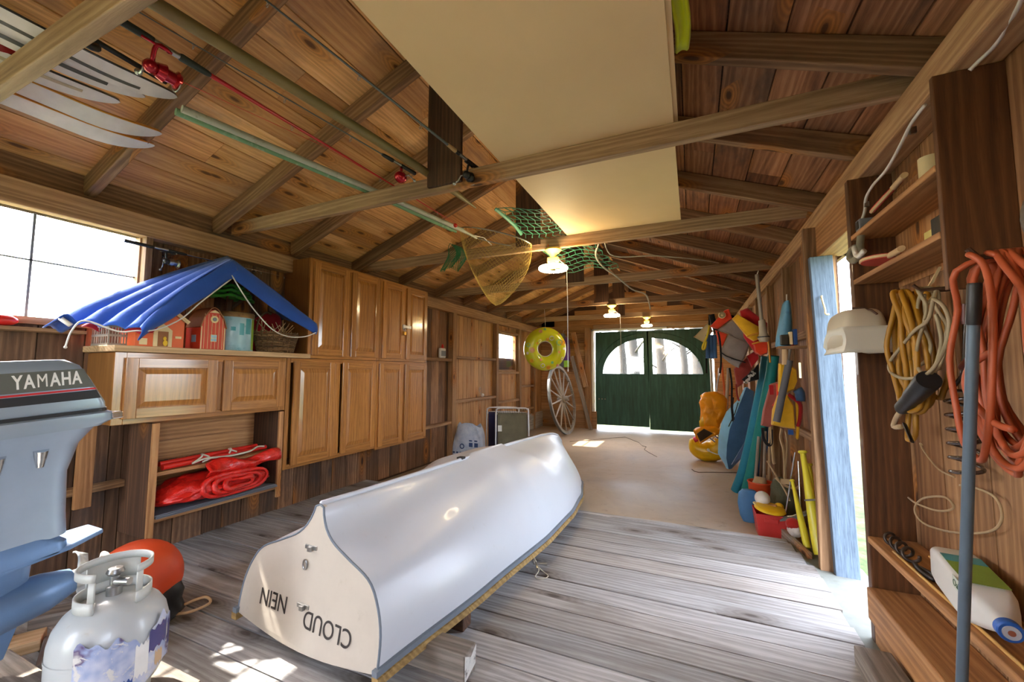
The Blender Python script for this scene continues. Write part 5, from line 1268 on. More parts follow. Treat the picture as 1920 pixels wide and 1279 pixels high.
# wagon wheel
t = thing('wagon_wheel', 'weathered wooden wagon wheel standing at the rear left', 'wheel', (-2.6, 8.6, ZC))
WR = .74; wc = V((-2.60, 8.60, ZC + WR - .005)); wn = V((.98, -.06, .17)).normalized(); wa = V((0, 0, 1)).cross(wn).normalized(); wb = wn.cross(wa)
mb = MB()
NR = 56
rr_ = [[wc + (wa * math.cos(a) + wb * math.sin(a)) * r + wn * q for r, q in ((WR, -.028), (WR, .028), (WR - .055, .024), (WR - .055, -.024))] for a in [2 * PI * i / NR for i in range(NR + 1)]]
mb.loft(rr_, cap=False); build(mb, 'felloe_rim', M_greywood, t, smooth=40)
mb = MB(); rr_ = [[wc + (wa * math.cos(a) + wb * math.sin(a)) * r + wn * q for r, q in ((WR + .008, -.025), (WR + .008, .025), (WR, .025), (WR, -.025))] for a in [2 * PI * i / NR for i in range(NR + 1)]]
mb.loft(rr_, cap=False); build(mb, 'iron_tyre', M_skigrey, t, smooth=40)
mb = MB(); mb.lathe([(0, -.11), (.05, -.11), (.055, -.06), (.085, -.04), (.085, .05), (.06, .07), (.052, .14), (.04, .145), (.035, .10), (0, .10)], axis_to(wn, wc), 24); build(mb, 'hub', M_greywood, t, smooth=40)
for k in range(14):
    a = 2 * PI * k / 14 + .1; dr = wa * math.cos(a) + wb * math.sin(a)
    mb = MB(); mb.tube([wc + dr * .07, wc + dr * .25, wc + dr * .5, wc + dr * (WR - .05)], .016, 8, rads=[.02, .021, .015, .014]); build(mb, 'spoke', M_greywood, t, smooth=60)
# things on the rear wall
t = thing('bodyboard', 'grey bodyboard with purple bag and green straps hanging by the rear wall', 'board', (-2.8, 9.5, 1.3))
mb = MB(); mb.loft([[V((-2.86 + .11 * math.cos(a) * k, 9.52 + .03 * math.sin(a), z)) for a in [2 * PI * i / 20 for i in range(20)]] for z, k in ((1.36, .7), (1.5, 1), (1.9, 1), (2.1, .8), (2.18, .35))]); build(mb, 'board_body', M_grey, t, smooth=60)
mb = MB(); mb.loft([[V((-2.74 + .085 * math.cos(a) * k, 9.45 + .05 * math.sin(a), z)) for a in [2 * PI * i / 16 for i in range(16)]] for z, k in ((1.45, .4), (1.52, .9), (1.8, 1), (2.0, .7), (2.08, .3))]); build(mb, 'purple_bag', fabric('purple cloth', (120, 80, 140)), t, smooth=60)
for p_, q_ in (((-2.89, 9.40, 1.62), (-2.80, 9.47, 1.82)), ((-2.80, 9.38, 1.36), (-2.68, 9.45, 1.52))):
    mb = MB(); mb.box(p_, q_); build(mb, 'green_strap', plain('lime plastic', (160, 220, 40), .5), t, bevel=.01)
for nm, A, B, w, m, lab in (('leaning_board', (-2.58, 9.45, 2.18), (-2.28, 9.40, .9), .11, M_stud, 'dark slanting board leaning near the doors, behind the pale one'), ('leaning_board', (-2.60, 9.38, 1.62), (-2.16, 9.36, ZC), .09, M_block, 'pale grey board leaning from the wheel to the door post')):
    mb = MB(); mb.beam(A, B, w, .03, up=(0, 1, 0)); tag(build(mb, nm, m, bevel=.004), lab, 'board', 'boards leaning by the rear wall')
mb = MB(); mb.tube([(-2.86, 9.52, 2.17), (-2.86, 9.60, 2.26), (-2.86, 9.675, 2.27)], .004, 6); build(mb, 'hanging_loop', M_cordwhite, bpy.data.objects['bodyboard'])
# folding chairs
M_navy = fabric('navy cloth', (44, 44, 78)); M_khaki = fabric('khaki mesh', (116, 112, 92), wscale=700); M_alu = plain('pale aluminium', (214, 216, 218), .35, metal=.5)
def fchair(cx, cy, rot, w, hgt, cloth, label, lacing):
    t = thing('folding_chair', label, 'chair', (cx, cy, ZC), 'folded chairs by the left wall')
    R_ = TR(cx, cy, ZC) @ rotz(rot) @ Matrix.Rotation(math.radians(-10), 4, 'X')
    def A(*p): return R_ @ V(p)
    for off in (0, .055):
        mb = MB(); h2 = hgt - off * 1.2
        mb.tube([A(-w / 2, off, .0), A(-w / 2, off, h2 - .08), A(-w / 2 + .02, off, h2 - .02), A(-w / 2 + .08, off, h2), A(w / 2 - .08, off, h2), A(w / 2 - .02, off, h2 - .02), A(w / 2, off, h2 - .08), A(w / 2, off, .0)], .0125, 10, smooth=3); build(mb, 'frame', M_alu, t, smooth=180)
        mb = MB(); mb.grid(lambda u, v: A((u - .5) * (w - .05), off - .006 + .012 * math.sin(PI * v), .10 + (h2 - .17) * v), 6, 10); build(mb, 'seat_cloth' if off else 'back_cloth', cloth, t, smooth=180, solid=.004)
    for s in (-1, 1):
        mb = MB(); mb.tube([A(s * (w / 2 + .0), .03, hgt * .93), A(s * (w / 2), .10, hgt * .55)], .016, 8, flat=.6); build(mb, 'arm_rest', M_navy if not lacing else M_alu, t, smooth=60)
    if lacing:
        mb = MB()
        for k in range(15):
            x = (k / 14 - .5) * (w - .12); mb.tube([A(x, -.008, hgt - .085), A(x + .008, -.014, hgt - .04), A(x + .016, 0, hgt + .005)], .003, 5)
        build(mb, 'lacing', M_black, t); 
        mb = MB(); mb.box((-.03, -.002, 0), (.03, .002, .09)); mb.xf(R_ @ TR(-w / 2 + .06, -.012, hgt * .55)); build(mb, 'paper_tag', M_white, t)
fchair(-2.78, 5.95, math.radians(28), .52, .76, M_navy, 'folded navy chair behind the khaki one', False)
fchair(-2.50, 5.68, math.radians(26), .50, .78, M_khaki, 'folded white framed chair with khaki mesh beside the dinghy', True)
# bag of white goods
def bagm():
    m, nt = newmat('printed plastic sack'); tc = N(nt, 'ShaderNodeTexCoord').outputs['Object']; a = noise_(nt, tc, 12, 4, .6); 
    col = ramp_(nt, a, [(.35, lin((176, 190, 212))), (.65, lin((206, 214, 226)))]); finish(nt, col, .35, bump=noise_(nt, tc, 8, 4, .6, 1.5), bstr=.6, bdist=.03); return m
t = thing('plastic_sack', 'pale blue printed plastic sack standing beside the folded chairs', 'sack', (-3.16, 5.5, ZC))
mb = MB()
def sack(u, v):
    a = 2 * PI * u; k = 1 - .25 * v ** 3; z = ZC + .52 * v + .03 * math.sin(3 * a) * v
    return (-3.14 + .27 * k * math.copysign(abs(math.cos(a)) ** .6, math.cos(a)), 5.50 + .11 * k * (1 - .6 * v ** 2) * math.copysign(abs(math.sin(a)) ** .6, math.sin(a)) + .015 * math.sin(9 * v + 4 * a), z)
mb.grid(sack, 36, 14); sk = build(mb, 'sack_body', bagm(), t, smooth=180)
M_blueprint = plain('blue print', (60, 84, 130), .5)
mb = MB()
for q in range(2): mb.box((-3.08 + .09 * q, 5.384, .13), (-3.02 + .09 * q, 5.388, .19)); mb.box((-3.08 + .09 * q, 5.384, .21), (-3.03 + .09 * q, 5.388, .23))
mb.lathe([(.025, 0), (.04, 0), (.04, .003), (.025, .003)], axis_to((0, -1, 0), (-3.2, 5.386, .13)), 18)
for q in range(7): mb.box((-3.36 + .06 * q, 5.384, .02), (-3.325 + .06 * q, 5.388, .045))
build(mb, 'printed_marks', M_blueprint, sk)
t = thing('glue_bottle', 'white bottle with red cap on the high wall nailer', 'bottle', (-3.42, 5.16, 1.45))
mb = MB(); mb.box((-3.455, 5.09, 1.451), (-3.405, 5.23, 1.60)); b_ = build(mb, 'bottle_body', M_white, t, bevel=.015)
mb = MB(); mb.lathe([(0, 0), (.022, 0), (.018, .03), (.008, .06), (0, .062)], TR(-3.43, 5.17, 1.60), 14); build(mb, 'red_cap', M_redtube, t, smooth=40)
mb = MB(); mb.box((-3.404, 5.10, 1.48), (-3.402, 5.22, 1.56)); build(mb, 'label', M_grey, b_)
t = thing('wire_trinket', 'small white trinket with wire loop on the low wall nailer', 'trinket', (-3.42, 6.45, .80))
mb = MB(); mb.ball((-3.42, 6.44, .835), (.03, .04, .032), 12); build(mb, 'trinket_body', M_white, t, smooth=180)
mb = MB(); mb.tube([(-3.42, 6.40, .85), (-3.42, 6.32, .93), (-3.42, 6.36, .97), (-3.42, 6.42, .88)], .004, 5, smooth=4); build(mb, 'wire', M_metal, t)
# crack and twig on the concrete
mb = MB(); mb.tube([onz(ZC + .002, *p) for p in ((1068, 828), (1110, 825), (1150, 821), (1173, 820), (1190, 827), (1198, 830), (1204, 836), (1212, 838), (1208, 843), (1217, 849), (1232, 857))], .006, 4, flat=.3)
tag(build(mb, 'floor_crack', M_black), None, None, None, 'structure')
mb = MB(); mb.tube([onz(ZC + .002, *p) for p in ((1297, 880), (1302, 884), (1310, 886), (1340, 886), (1385, 887))], .006, 4, flat=.3)
tag(build(mb, 'floor_crack', M_dark), None, None, None, 'structure')
# grey pipe on top of the cabinets
mb = MB(); mb.tube([(-3.3, 3.28, 2.305), (-3.33, 4.3, 2.305)], .022, 12); mb.tube([(-3.3, 3.278, 2.305), (-3.3, 3.30, 2.305)], .014, 12)
tag(build(mb, 'grey_pipe', M_grey, smooth=60), 'grey plastic pipe lying on top of the oak cabinets', 'pipe')
# ------------------------------------------------------------------ far right: water sports gear along the wall
def poly_pad(root, name, mat, pts2, plane, thick, bev=.02, dirn=None, smooth=60):
    """padded panel: pixel outline on a plane Y=const, thickened along +Y"""
    P_ = [ony(plane, *p) for p in pts2]
    mb = MB(); n = len(P_); c = sum(P_, V((0, 0, 0))) / n
    def sc_(k, dy): return [c + (p - c) * k + V((0, dy, 0)) for p in P_]
    mb.loft([sc_(.86, 0), sc_(.96, thick * .18), sc_(1, thick * .5), sc_(.96, thick * .82), sc_(.86, thick)])
    return build(mb, name, mat, root, smooth=smooth, local=False)
M_lifeO = fabric('orange life jacket', (216, 66, 36)); M_lifeR = fabric('red life jacket', (176, 36, 40)); M_lifeG = fabric('grey life jacket', (132, 124, 120)); M_lifeY = fabric('yellow life vest', (226, 176, 40)); M_pink = fabric('faded red vest', (158, 84, 72)); M_strap = fabric('tan webbing', (176, 150, 112)); M_blackcloth = fabric('black cloth', (22, 22, 26)); M_rust = fabric('rust red cloth', (150, 60, 52))
M_bluecloth = fabric('denim blue', (66, 98, 138))
JY = 4.55
def jacket(label, base, parts):
    t = thing('life_jacket', label, 'life jacket', base, 'life jackets on the right wall')
    for nm, m, pts, y, th in parts: poly_pad(t, nm, m, pts, y, th)
    return t
b = ony(JY, 1375, 690)
t = jacket('grey and orange life jacket with a spiral mark hanging nearest the doors', b, [
    ('orange_yoke', M_lifeO, [(1331, 612), (1360, 580), (1368, 578), (1374, 597), (1346, 617)], JY + .02, .10),
    ('grey_panel', M_lifeG, [(1346, 618), (1374, 600), (1392, 615), (1408, 642), (1396, 650), (1368, 625)], JY, .09),
    ('grey_panel', M_lifeG, [(1367, 626), (1407, 643), (1401, 664), (1386, 690), (1373, 684), (1353, 668), (1352, 656)], JY - .03, .10),
    ('orange_side', M_lifeO, [(1341, 618), (1364, 626), (1356, 650), (1348, 646)], JY + .06, .08)])
mb = MB(); c = ony(JY - .012, 1353.5, 591)
mb.lathe([(.0, 0), (.034, 0), (.034, .004), (0, .004)], axis_to((0, -1, 0), c), 20); e = build(mb, 'emblem', M_cream, t)
mb = MB(); mb.tube([c + V((math.cos(a) * (.008 + .003 * a / 2), -.006, math.sin(a) * (.008 + .003 * a / 2))) for a in [i * .45 for i in range(34)]], .0025, 4); build(mb, 'spiral_mark', M_black, e)
mb = MB(); mb.tube([ony(JY - .05, *p) for p in ((1350, 660), (1362, 668), (1378, 674), (1398, 680))], .006, 6); build(mb, 'black_strap', M_blackcloth, t)
mb = MB()
for q in range(6): mb.box(ony(JY - .05, 1371 + q * 3, 671 + q * .8), ony(JY - .046, 1373 + q * 3, 674 + q * .8))
build(mb, 'printed_letters', M_black, t)
jacket('yellow and red life jacket with orange piping hanging highest', ony(JY - .2, 1410, 660), [
    ('red_back', M_lifeR, [(1388, 582), (1402, 576), (1440, 605), (1440, 664), (1418, 664), (1395, 632)], JY - .12, .08),
    ('yellow_panel', M_lifeY, [(1373, 597), (1383, 588), (1424, 612), (1424, 636), (1414, 640), (1402, 632)], JY - .22, .08),
    ('red_panel', M_lifeO, [(1413, 644), (1440, 634), (1440, 662), (1427, 667), (1417, 660)], JY - .22, .08)])
for pts in (((1401, 632), (1410, 628), (1430, 625), (1440, 640), (1444, 680)), ((1410, 645), (1430, 640), (1440, 638))):
    mb = MB(); mb.tube([ony(JY - .25, *p) for p in pts], .008, 6, smooth=4); build(mb, 'orange_piping', M_skiora, bpy.data.objects['life_jacket.001'], smooth=180)
t = jacket('rust red life jacket with a black checked lining under the grey one', ony(JY + .1, 1385, 740), [
    ('rust_panel', M_rust, [(1376, 692), (1412, 660), (1424, 668), (1410, 692), (1392, 722), (1382, 728)], JY + .13, .08),
    ('red_panel', M_lifeR, [(1400, 668), (1420, 655), (1424, 672), (1410, 690)], JY + .04, .06),
    ('checked_lining', M_blackcloth, [(1390, 712), (1414, 692), (1424, 680), (1424, 712), (1408, 716), (1398, 718)], JY + .12, .06)])
mb = MB(); rr2 = random.Random(3)
for q in range(26):
    p = ony(JY + .115, 1393 + 9 * rr2.random() + (q % 5) * 4, 714 - (q % 5) * 4.5 + 5 * rr2.random()); mb.box(p - V((.008, .002, .008)), p + V((.008, .002, .008)))
build(mb, 'white_checks', M_white, t)
for pts, m in (((((1365, 705), (1372, 715), (1374, 740), (1370, 760))), M_rust), ((1352, 672), (1356, 700), (1360, 720)), ) if False else ((((1368, 690), (1372, 720), (1372, 755), (1374, 790)), M_blackcloth), (((1380, 720), (1382, 740), (1386, 752)), M_rust), (((1346, 622), (1350, 640), (1352, 680), (1350, 700)), M_blackcloth)):
    mb = MB(); mb.tube([ony(JY - .02, *p) for p in pts], .012, 8, smooth=4, flat=.5); build(mb, 'hanging_strap', m, t, smooth=180)
# umbrella, blue tubes, poles by the far corner
t = thing('folded_kite', 'small cream paper kite shape tilted over the door corner', 'kite', ony(5.2, 1315, 640))
mb = MB(); A_ = [ony(5.1, 1330, 602), ony(5.2, 1301, 632), ony(5.3, 1324, 645), ony(5.35, 1336, 620)]; mb.prism(A_, (0, .01, 0)); build(mb, 'paper', M_cream, t)
mb = MB(); mb.tube([A_[0], A_[2]], .006, 6); mb.tube([A_[1], A_[3]], .006, 6); build(mb, 'stick', M_lightwood, t)
mb = MB(); mb.tube([ony(4.9, *p) for p in ((1330, 610), (1326, 630), (1318, 648), (1318, 655), (1322, 652), (1324, 640))], .012, 6, smooth=4); tag(build(mb, 'hanging_line', fabric('yellow black rope', (200, 180, 50)), smooth=180), 'yellow and black line looped beside the cream kite', 'rope')
for k, (xs, l) in enumerate((((1327, 1327), 'leftmost'), ((1334, 1335), 'middle'), ((1340, 1341), 'rightmost'))):
    mb = MB(); mb.tube([ony(5.0, xs[0], 628), ony(5.0, xs[0], 650), ony(5.0, xs[1], 672)], .022, 10); tag(build(mb, 'blue_sleeve', M_bluecloth, smooth=60), l + ' of the three blue cloth sleeves hanging by the doors', 'sleeve', 'blue sleeves by the doors')
mb = MB(); mb.tube([ony(5.1, *p) for p in ((1330, 590), (1330, 610), (1324, 650), (1325, 700))], .014, 6, flat=.4); mb.tube([ony(5.0, *p) for p in ((1334, 590), (1338, 606), (1345, 625))], .03, 8); tag(build(mb, 'hanging_webbing', M_blackcloth, smooth=60), 'black webbing straps hanging at the corner of the right door', 'strap')
for k, (a, b_, m, r, l) in enumerate((((1332, 668), (1336, 745), M_wpole, .018, 'pale wooden stick leaning by the right door'), ((1352, 690), (1330, 790), M_metal, .007, 'thin steel ski pole crossing the others, tip left'), ((1340, 700), (1350, 790), M_metal, .007, 'thin steel ski pole crossing the others, tip right'), ((1348, 690), (1338, 800), M_metal, .007, 'dull steel pole standing between the crossed ones'), ((1353, 680), (1364, 790), plain('orange pole', (196, 92, 30), .5), .014, 'orange handle standing in front of the steel poles'), ((1366, 690), (1360, 800), M_greywood, .02, 'grey wooden shaft beside the orange handle'))):
    mb = MB(); A_ = ony(7.7 - .05 * k, *a); B_ = ony(7.8 - .05 * k, *b_); d_ = (B_ - A_); B_ = A_ + d_ * ((ZC + .004 - A_.z) / d_.z)
    mb.tube([A_, B_], r * 1.25, 8); tag(build(mb, 'standing_pole', m, smooth=60), l, 'pole', 'poles in the right corner')
# inflatable raft with crumpled cover
RY_ = 6.2
M_raftY = plain('yellow raft vinyl', (232, 190, 20), .3, coat=.3, bstr=.05); M_orY = plain('orange yellow nylon', (240, 160, 20), .45, var=.15, nscale=5, bstr=.4)
t = thing('inflatable_raft', 'yellow inflatable raft with black lettering standing on the concrete', 'raft', (.22, 6.3, ZC))
mb = MB(); a_ = onz(ZC + .12, 1318, 838); 
mb.tube([ony(6.9, *p) for p in ((1300, 822), (1306, 838), (1322, 846), (1345, 842), (1362, 815), (1378, 780))], .1, 16, smooth=5, rads=[.05, .12, .15, .15, .14, .10]); build(mb, 'raft_tube', M_raftY, t, smooth=180)
mb = MB(); mb.tube([ony(6.76, *p) for p in ((1301, 825), (1308, 822), (1318, 816), (1330, 808))], .04, 10, smooth=3); build(mb, 'pink_edge', plain('pink vinyl', (226, 60, 90), .4), t, smooth=180)
for q, ch in enumerate('HA'):
    p0, p1 = ony(6.70, 1335 + q * 9, 826 - q * 11), ony(6.70, 1344 + q * 9, 815 - q * 11)
    X_ = (p1 - p0).normalized(); Nn = V((-.3, -.95, .1)).normalized(); Yv = Nn.cross(X_).normalized()
    M = Matrix((X_, Yv, Nn)).transposed().to_4x4(); M.translation = p0.lerp(p1, .4)
    build(text_mb(ch, .135, M @ Matrix.Scale(1.1, 4), .002), 'letter_outline', M_black, t)
    M2 = M.copy(); M2.translation = p0.lerp(p1, .4) + Nn * .004; build(text_mb(ch, .115, M2, .002), 'lettering', M_white, t)
mb = MB(); mb.tube([ony(6.72, *p) for p in ((1328, 843), (1332, 847), (1345, 852), (1356, 852))], .008, 6, smooth=3); mb.ball(ony(6.74, 1328, 844), .025, 8); build(mb, 'grab_line', M_cordwhite, t, smooth=180)
t = thing('nylon_cover', 'crumpled orange yellow nylon cover heaped on the yellow raft', 'cover', (.2, 6.4, .2))
def crumple(pts, y, th, amp, name, m):
    mb = MB(); P_ = [ony(y, *p) for p in pts]; c = sum(P_, V()) / len(P_)
    nu_, nv_ = 64, 26
    P2 = catmull(P_, 8, True)
    def fn(u, v):
        i = u * len(P2); a = P2[int(i) % len(P2)].lerp(P2[(int(i) + 1) % len(P2)], i - int(i)); k = math.sin(PI * v) ** .7
        p = c + (a - c) * k + V((0, -math.cos(PI * v) * th, 0)); n_ = noise.noise(p * 11) * amp + noise.noise(p * 26) * amp * .6
        return p + V((n_, n_ * .8, n_ * .6))
    mb.grid(fn, nu_, nv_); build(mb, name, m, t, smooth=180)
crumple([(1312, 750), (1318, 738), (1332, 734), (1352, 738), (1362, 755), (1362, 775), (1350, 795), (1345, 806), (1322, 806), (1316, 780)], 6.75, .15, .035, 'hood', M_orY)
crumple([(1303, 805), (1320, 800), (1342, 800), (1350, 812), (1330, 822), (1312, 830)], 6.65, .10, .04, 'skirt', M_orY)
poly_pad(t, 'dark_flap', fabric('dark brown nylon', (64, 50, 36)), [(1306, 814), (1320, 804), (1337, 813), (1313, 829)], 6.52, .03)
poly_pad(t, 'yellow_flap', M_raftY, [(1311, 790), (1322, 772), (1325, 800), (1312, 801)], 6.66, .03)
# blue foam boards
M_ltblue = plain('light blue foam', (140, 202, 238), .5); M_dkblue = plain('dark blue foam', (74, 124, 172), .45)
def fboard(label, ridge, left, right, Yt, Yb, grp='foam boards'):
    t = thing('foam_board', label, 'bodyboard', onz(ZC, *ridge[-1]), grp)
    n = len(ridge); R_, L_, Q_ = [], [], []
    for i in range(n):
        y = Yt + (Yb - Yt) * i / (n - 1); R_.append(ony(y, *ridge[i])); L_.append(ony(y + .10, *left[i])); Q_.append(ony(y + .10, *right[i]))
    mb = MB(); mb.loft([[a, a.lerp(b, .5) + V((-.015, -.0, 0)), b, b + V((.02, .03, 0)), a + V((.03, .05, 0))] for a, b in zip(R_, L_)]); build(mb, 'foam_side', M_ltblue, t, smooth=30)
    mb = MB(); mb.loft([[a, a.lerp(b, .5) + V((0, -.012, 0)), b, b + V((0, .05, 0)), a + V((.02, .05, 0))] for a, b in zip(R_, Q_)]); build(mb, 'slick_face', M_dkblue, t, smooth=30)
    return t
fb = fboard('tall blue foam board with light blue side leaning beside the teal noodles', [(1399, 727), (1392, 745), (1380, 775), (1368, 805), (1363, 835), (1362, 860), (1366, 880)], [(1398, 726), (1386, 748), (1362, 772), (1352, 795), (1347, 820), (1346, 850), (1362, 877)], [(1414, 734), (1413, 755), (1410, 782), (1402, 812), (1396, 838), (1390, 860), (1372, 879)], 5.7, 6.25)
mb = MB(); mb.tube([ony(5.55, *p) for p in ((1374, 745), (1372, 765), (1375, 787), (1372, 765))], .014, 6); mb.tube([ony(5.5, *p) for p in ((1384, 755), (1378, 775), (1366, 800))], .005, 5); build(mb, 'leash', M_blackcloth, fb)
mb = MB(); mb.loft([[ony(5.6, 1372, 872) + V((dx, dy, dz)) for dx, dy, dz in ((0, 0, 0), (.05, .02, .02), (.06, .06, .02), (0, .05, 0))], [ony(5.6, 1408, 825) + V((dx, dy, dz)) for dx, dy, dz in ((-.04, 0, .02), (.10, .02, .0), (.10, .06, 0), (-.02, .05, 0))], [ony(5.6, 1425, 800) + V((dx, dy, dz)) for dx, dy, dz in ((-.02, 0, .0), (.06, .02, -.05), (.06, .06, -.05), (-.02, .05, 0))]])
tag(build(mb, 'grey_blue_board', plain('grey blue foam', (80, 104, 140), .5)), 'low grey blue board lying behind the teal noodles', 'board')
# noodles
M_teal1 = plain('teal foam', (18, 128, 124), .6, bstr=.08); M_teal2 = plain('blue teal foam', (34, 132, 160), .6, bstr=.08); M_blue3 = plain('blue foam', (40, 100, 170), .6)
for m, pts, l, r in ((M_teal1, ((1450, 667), (1446, 700), (1434, 760), (1420, 830), (1408, 885), (1397, 927)), 'teal foam noodle leaning in front, nearer the red bin', .05), (M_teal2, ((1437, 669), (1433, 700), (1421, 760), (1406, 830), (1392, 885), (1379, 920)), 'bluer foam noodle leaning just left of the teal one', .048), (M_blue3, ((1443, 770), (1436, 810), (1428, 850), (1418, 885), (1408, 912), (1404, 920)), 'shorter dark blue foam noodle behind the teal pair', .045)):
    ys = [q + (0 if m is M_teal1 else .13 if m is M_teal2 else .30) for q in (4.75, 4.78, 4.86, 4.97, 5.05, 5.12)]
    mb = MB(); mb.tube([ony(y, *p) for y, p in zip(ys, pts)], r, 16, smooth=5); mb2 = mb
    tag(build(mb, 'pool_noodle', m, smooth=60), l, 'pool noodle', 'pool noodles')
# yellow vests, faded vest, grey tube, straps
VY = 3.95
t = thing('ski_vest', 'yellow foam ski vest with dark red strap hanging by the door post', 'life vest', ony(VY, 1475, 808), 'foam vests')
poly_pad(t, 'upper_pad', M_lifeY, [(1462, 681), (1480, 682), (1495, 692), (1497, 715), (1490, 732), (1470, 740), (1461, 735)], VY, .10)
poly_pad(t, 'lower_pad', M_lifeY, [(1460, 742), (1478, 740), (1490, 760), (1493, 806), (1470, 803), (1448, 798), (1450, 770)], VY - .02, .10)
mb = MB(); mb.tube([ony(VY + .02, *p) for p in ((1478, 740), (1490, 748), (1501, 760), (1500, 785), (1496, 800))], .02, 8, smooth=4, flat=.5); build(mb, 'red_strap', M_lifeR, t, smooth=180)
mb = MB(); mb.tube([ony(VY + .03, *p) for p in ((1494, 752), (1496, 790), (1495, 818), (1493, 822))], .012, 6, smooth=4); build(mb, 'yellow_strap', M_lifeY, t, smooth=180)
mb = MB(); mb.box(ony(VY + .01, 1478, 806), ony(VY + .03, 1487, 815)); build(mb, 'blue_label', plain('bright blue', (30, 90, 170), .5), t)
mb = MB(); mb.tube([ony(VY + .02, *p) for p in ((1495, 730), (1500, 738), (1500, 752))], .035, 8, smooth=3); build(mb, 'blue_padding', M_bluecloth, t, smooth=180)
mb = MB(); mb.tube([ony(VY + .05, 1475, 684), ony(VY + .1, 1478, 668)], .006, 6); build(mb, 'hanging_loop', M_strap, bpy.data.objects['ski_vest'])
t = thing('ski_vest', 'faded red vest hanging between the noodles and the yellow vest', 'life vest', ony(VY + .15, 1440, 800), 'foam vests')
poly_pad(t, 'front_pad', M_pink, [(1446, 720), (1460, 716), (1458, 760), (1448, 803), (1428, 799), (1432, 770)], VY + .23, .09)
mb = MB(); mb.box(ony(VY + .16, 1442, 722), ony(VY + .18, 1450, 740)); build(mb, 'red_trim', M_lifeR, t)
mb = MB(); mb.tube([ony(VY + .1, *p) for p in ((1458, 720), (1459, 740), (1456, 752), (1450, 762))], .012, 6, smooth=4); build(mb, 'orange_tie', M_lifeO, t, smooth=180)
for k, (pts, m, l) in enumerate(((((1446, 800), (1448, 830), (1450, 860), (1452, 870)), M_strap, 'long tan webbing strap hanging below the faded red vest'), (((1466, 803), (1464, 822), (1470, 845), (1472, 880), (1472, 905)), M_strap, 'tan webbing strap with a buckle hanging below the yellow vest'), (((1430, 802), (1432, 822), (1440, 834), (1446, 830), (1446, 805)), M_blackcloth, 'black webbing loop hanging below the faded red vest'))):
    t = thing('hanging_strap', l, 'strap', ony(VY - .05, *pts[-1]), 'hanging straps')
    mb = MB(); mb.tube([ony(VY - .06, *p) for p in pts], .018, 8, smooth=4, flat=.35); build(mb, 'webbing', m, t, smooth=180)
    if k == 1:
        mb = MB(); mb.tube([ony(VY - .06, *p) for p in ((1473, 808), (1476, 830), (1474, 870), (1471, 895))], .012, 8, smooth=4, flat=.35); build(mb, 'webbing', m, t, smooth=180)
        mb = MB(); q = ony(VY - .075, 1472, 903); mb.box(q - V((.03, .006, .02)), q + V((.03, .006, .02))); build(mb, 'buckle', M_strap, t, bevel=.004)
t = thing('paddle_handle', 'wooden handled tool with grey foam tube sleeve hanging in front of the yellow vest', 'handle', ony(VY - .1, 1456, 792))
mb = MB(); mb.tube([ony(VY - .1, 1480, 676), ony(VY - .12, 1456, 791)], .026, 14); build(mb, 'grey_sleeve', plain('grey foam', (96, 96, 100), .7), t, smooth=60)
mb = MB(); mb.tube([ony(VY - .1, 1472, 650), ony(VY - .1, 1472, 684)], .022, 10); build(mb, 'wooden_end', M_lightwood, t, smooth=60)
mb = MB(); mb.tube([ony(VY - .11, 1484, 640), ony(VY - .1, 1476, 684)], .012, 10); build(mb, 'thin_shaft', M_greywood, t, smooth=60)
mb = MB(); q = ony(VY - .11, 1481, 644); mb.box(q - V((.025, .02, .02)), q + V((.025, .02, .02))); build(mb, 'red_end', M_redtube, t, bevel=.006)
# blue float, packets, hanging wooden handle
t = thing('water_float', 'blue patterned oval float hanging high on the right wall', 'float', ony(3.75, 1470, 650))
mb = MB(); mb.loft([[ony(3.72, cx, cy) + V((w * math.cos(a), .05 * math.sin(a), 0)) for a in [2 * PI * i / 20 for i in range(20)]] for cx, cy, w in ((1475, 565, .014), (1474.5, 570, .026), (1473, 600, .043), (1470, 630, .052), (1468, 648, .052), (1467, 652, .04))]); build(mb, 'float_body', plain('patterned light blue', (90, 150, 184), .45, dirt=(24, 60, 110), dirtamt=.8, dscale=13), t, smooth=60)
mb = MB(); mb.tube([ony(3.72, 1475, 565), ony(3.72, 1475, 552)], .004, 6); build(mb, 'hanging_loop', M_cordwhite, t)
for k, (a, b_, m, l) in enumerate((((1464, 628), (1479, 646), plain('dark packet', (60, 56, 44), .3, metal=.3), 'small dark shiny packet below the blue float'), ((1480, 622), (1487, 646), M_cream, 'small cream box beside the shiny packet'), ((1487, 617), (1496, 646), plain('blue packet', (30, 70, 130), .5), 'small blue box next to the cream one'))):
    p0, p1 = ony(3.62, *a), ony(3.62, *b_); mb = MB(); mb.box(p0, p1 + V((0, .05, 0))); tag(build(mb, 'small_box', m, bevel=.003), l, 'box', 'small boxes on the right wall')
z_ = ony(3.62, 1480, 646).z; mb = MB(); mb.box((.60, 3.60, z_ - .03), (XR, 3.72, z_ - .012), 0); struct(mb, 'wall_ledge_block', M_stud, bevel=.003)
t = thing('boat_hook', 'grey wooden pole with flared grip hanging under the right eave', 'pole', ony(4.0, 1432, 640))
mb = MB(); mb.tube([ony(4.0, 1419, 515), ony(4.0, 1428, 602)], .016, 10); build(mb, 'shaft', M_greywood, t, smooth=60)
mb = MB(); mb.tube([ony(4.0, 1419, 516), ony(4.02, 1422, 508)], .004, 6); build(mb, 'hanging_loop', M_cordwhite, t)
mb = MB(); mb.tube([ony(4.0, *p) for p in ((1428, 600), (1428.5, 601), (1431, 625), (1432, 634), (1432, 641))], .02, 14, rads=[.02, .026, .03, .045, .03]); build(mb, 'grip', plain('pale plastic grip', (168, 156, 136), .5), t, smooth=50)
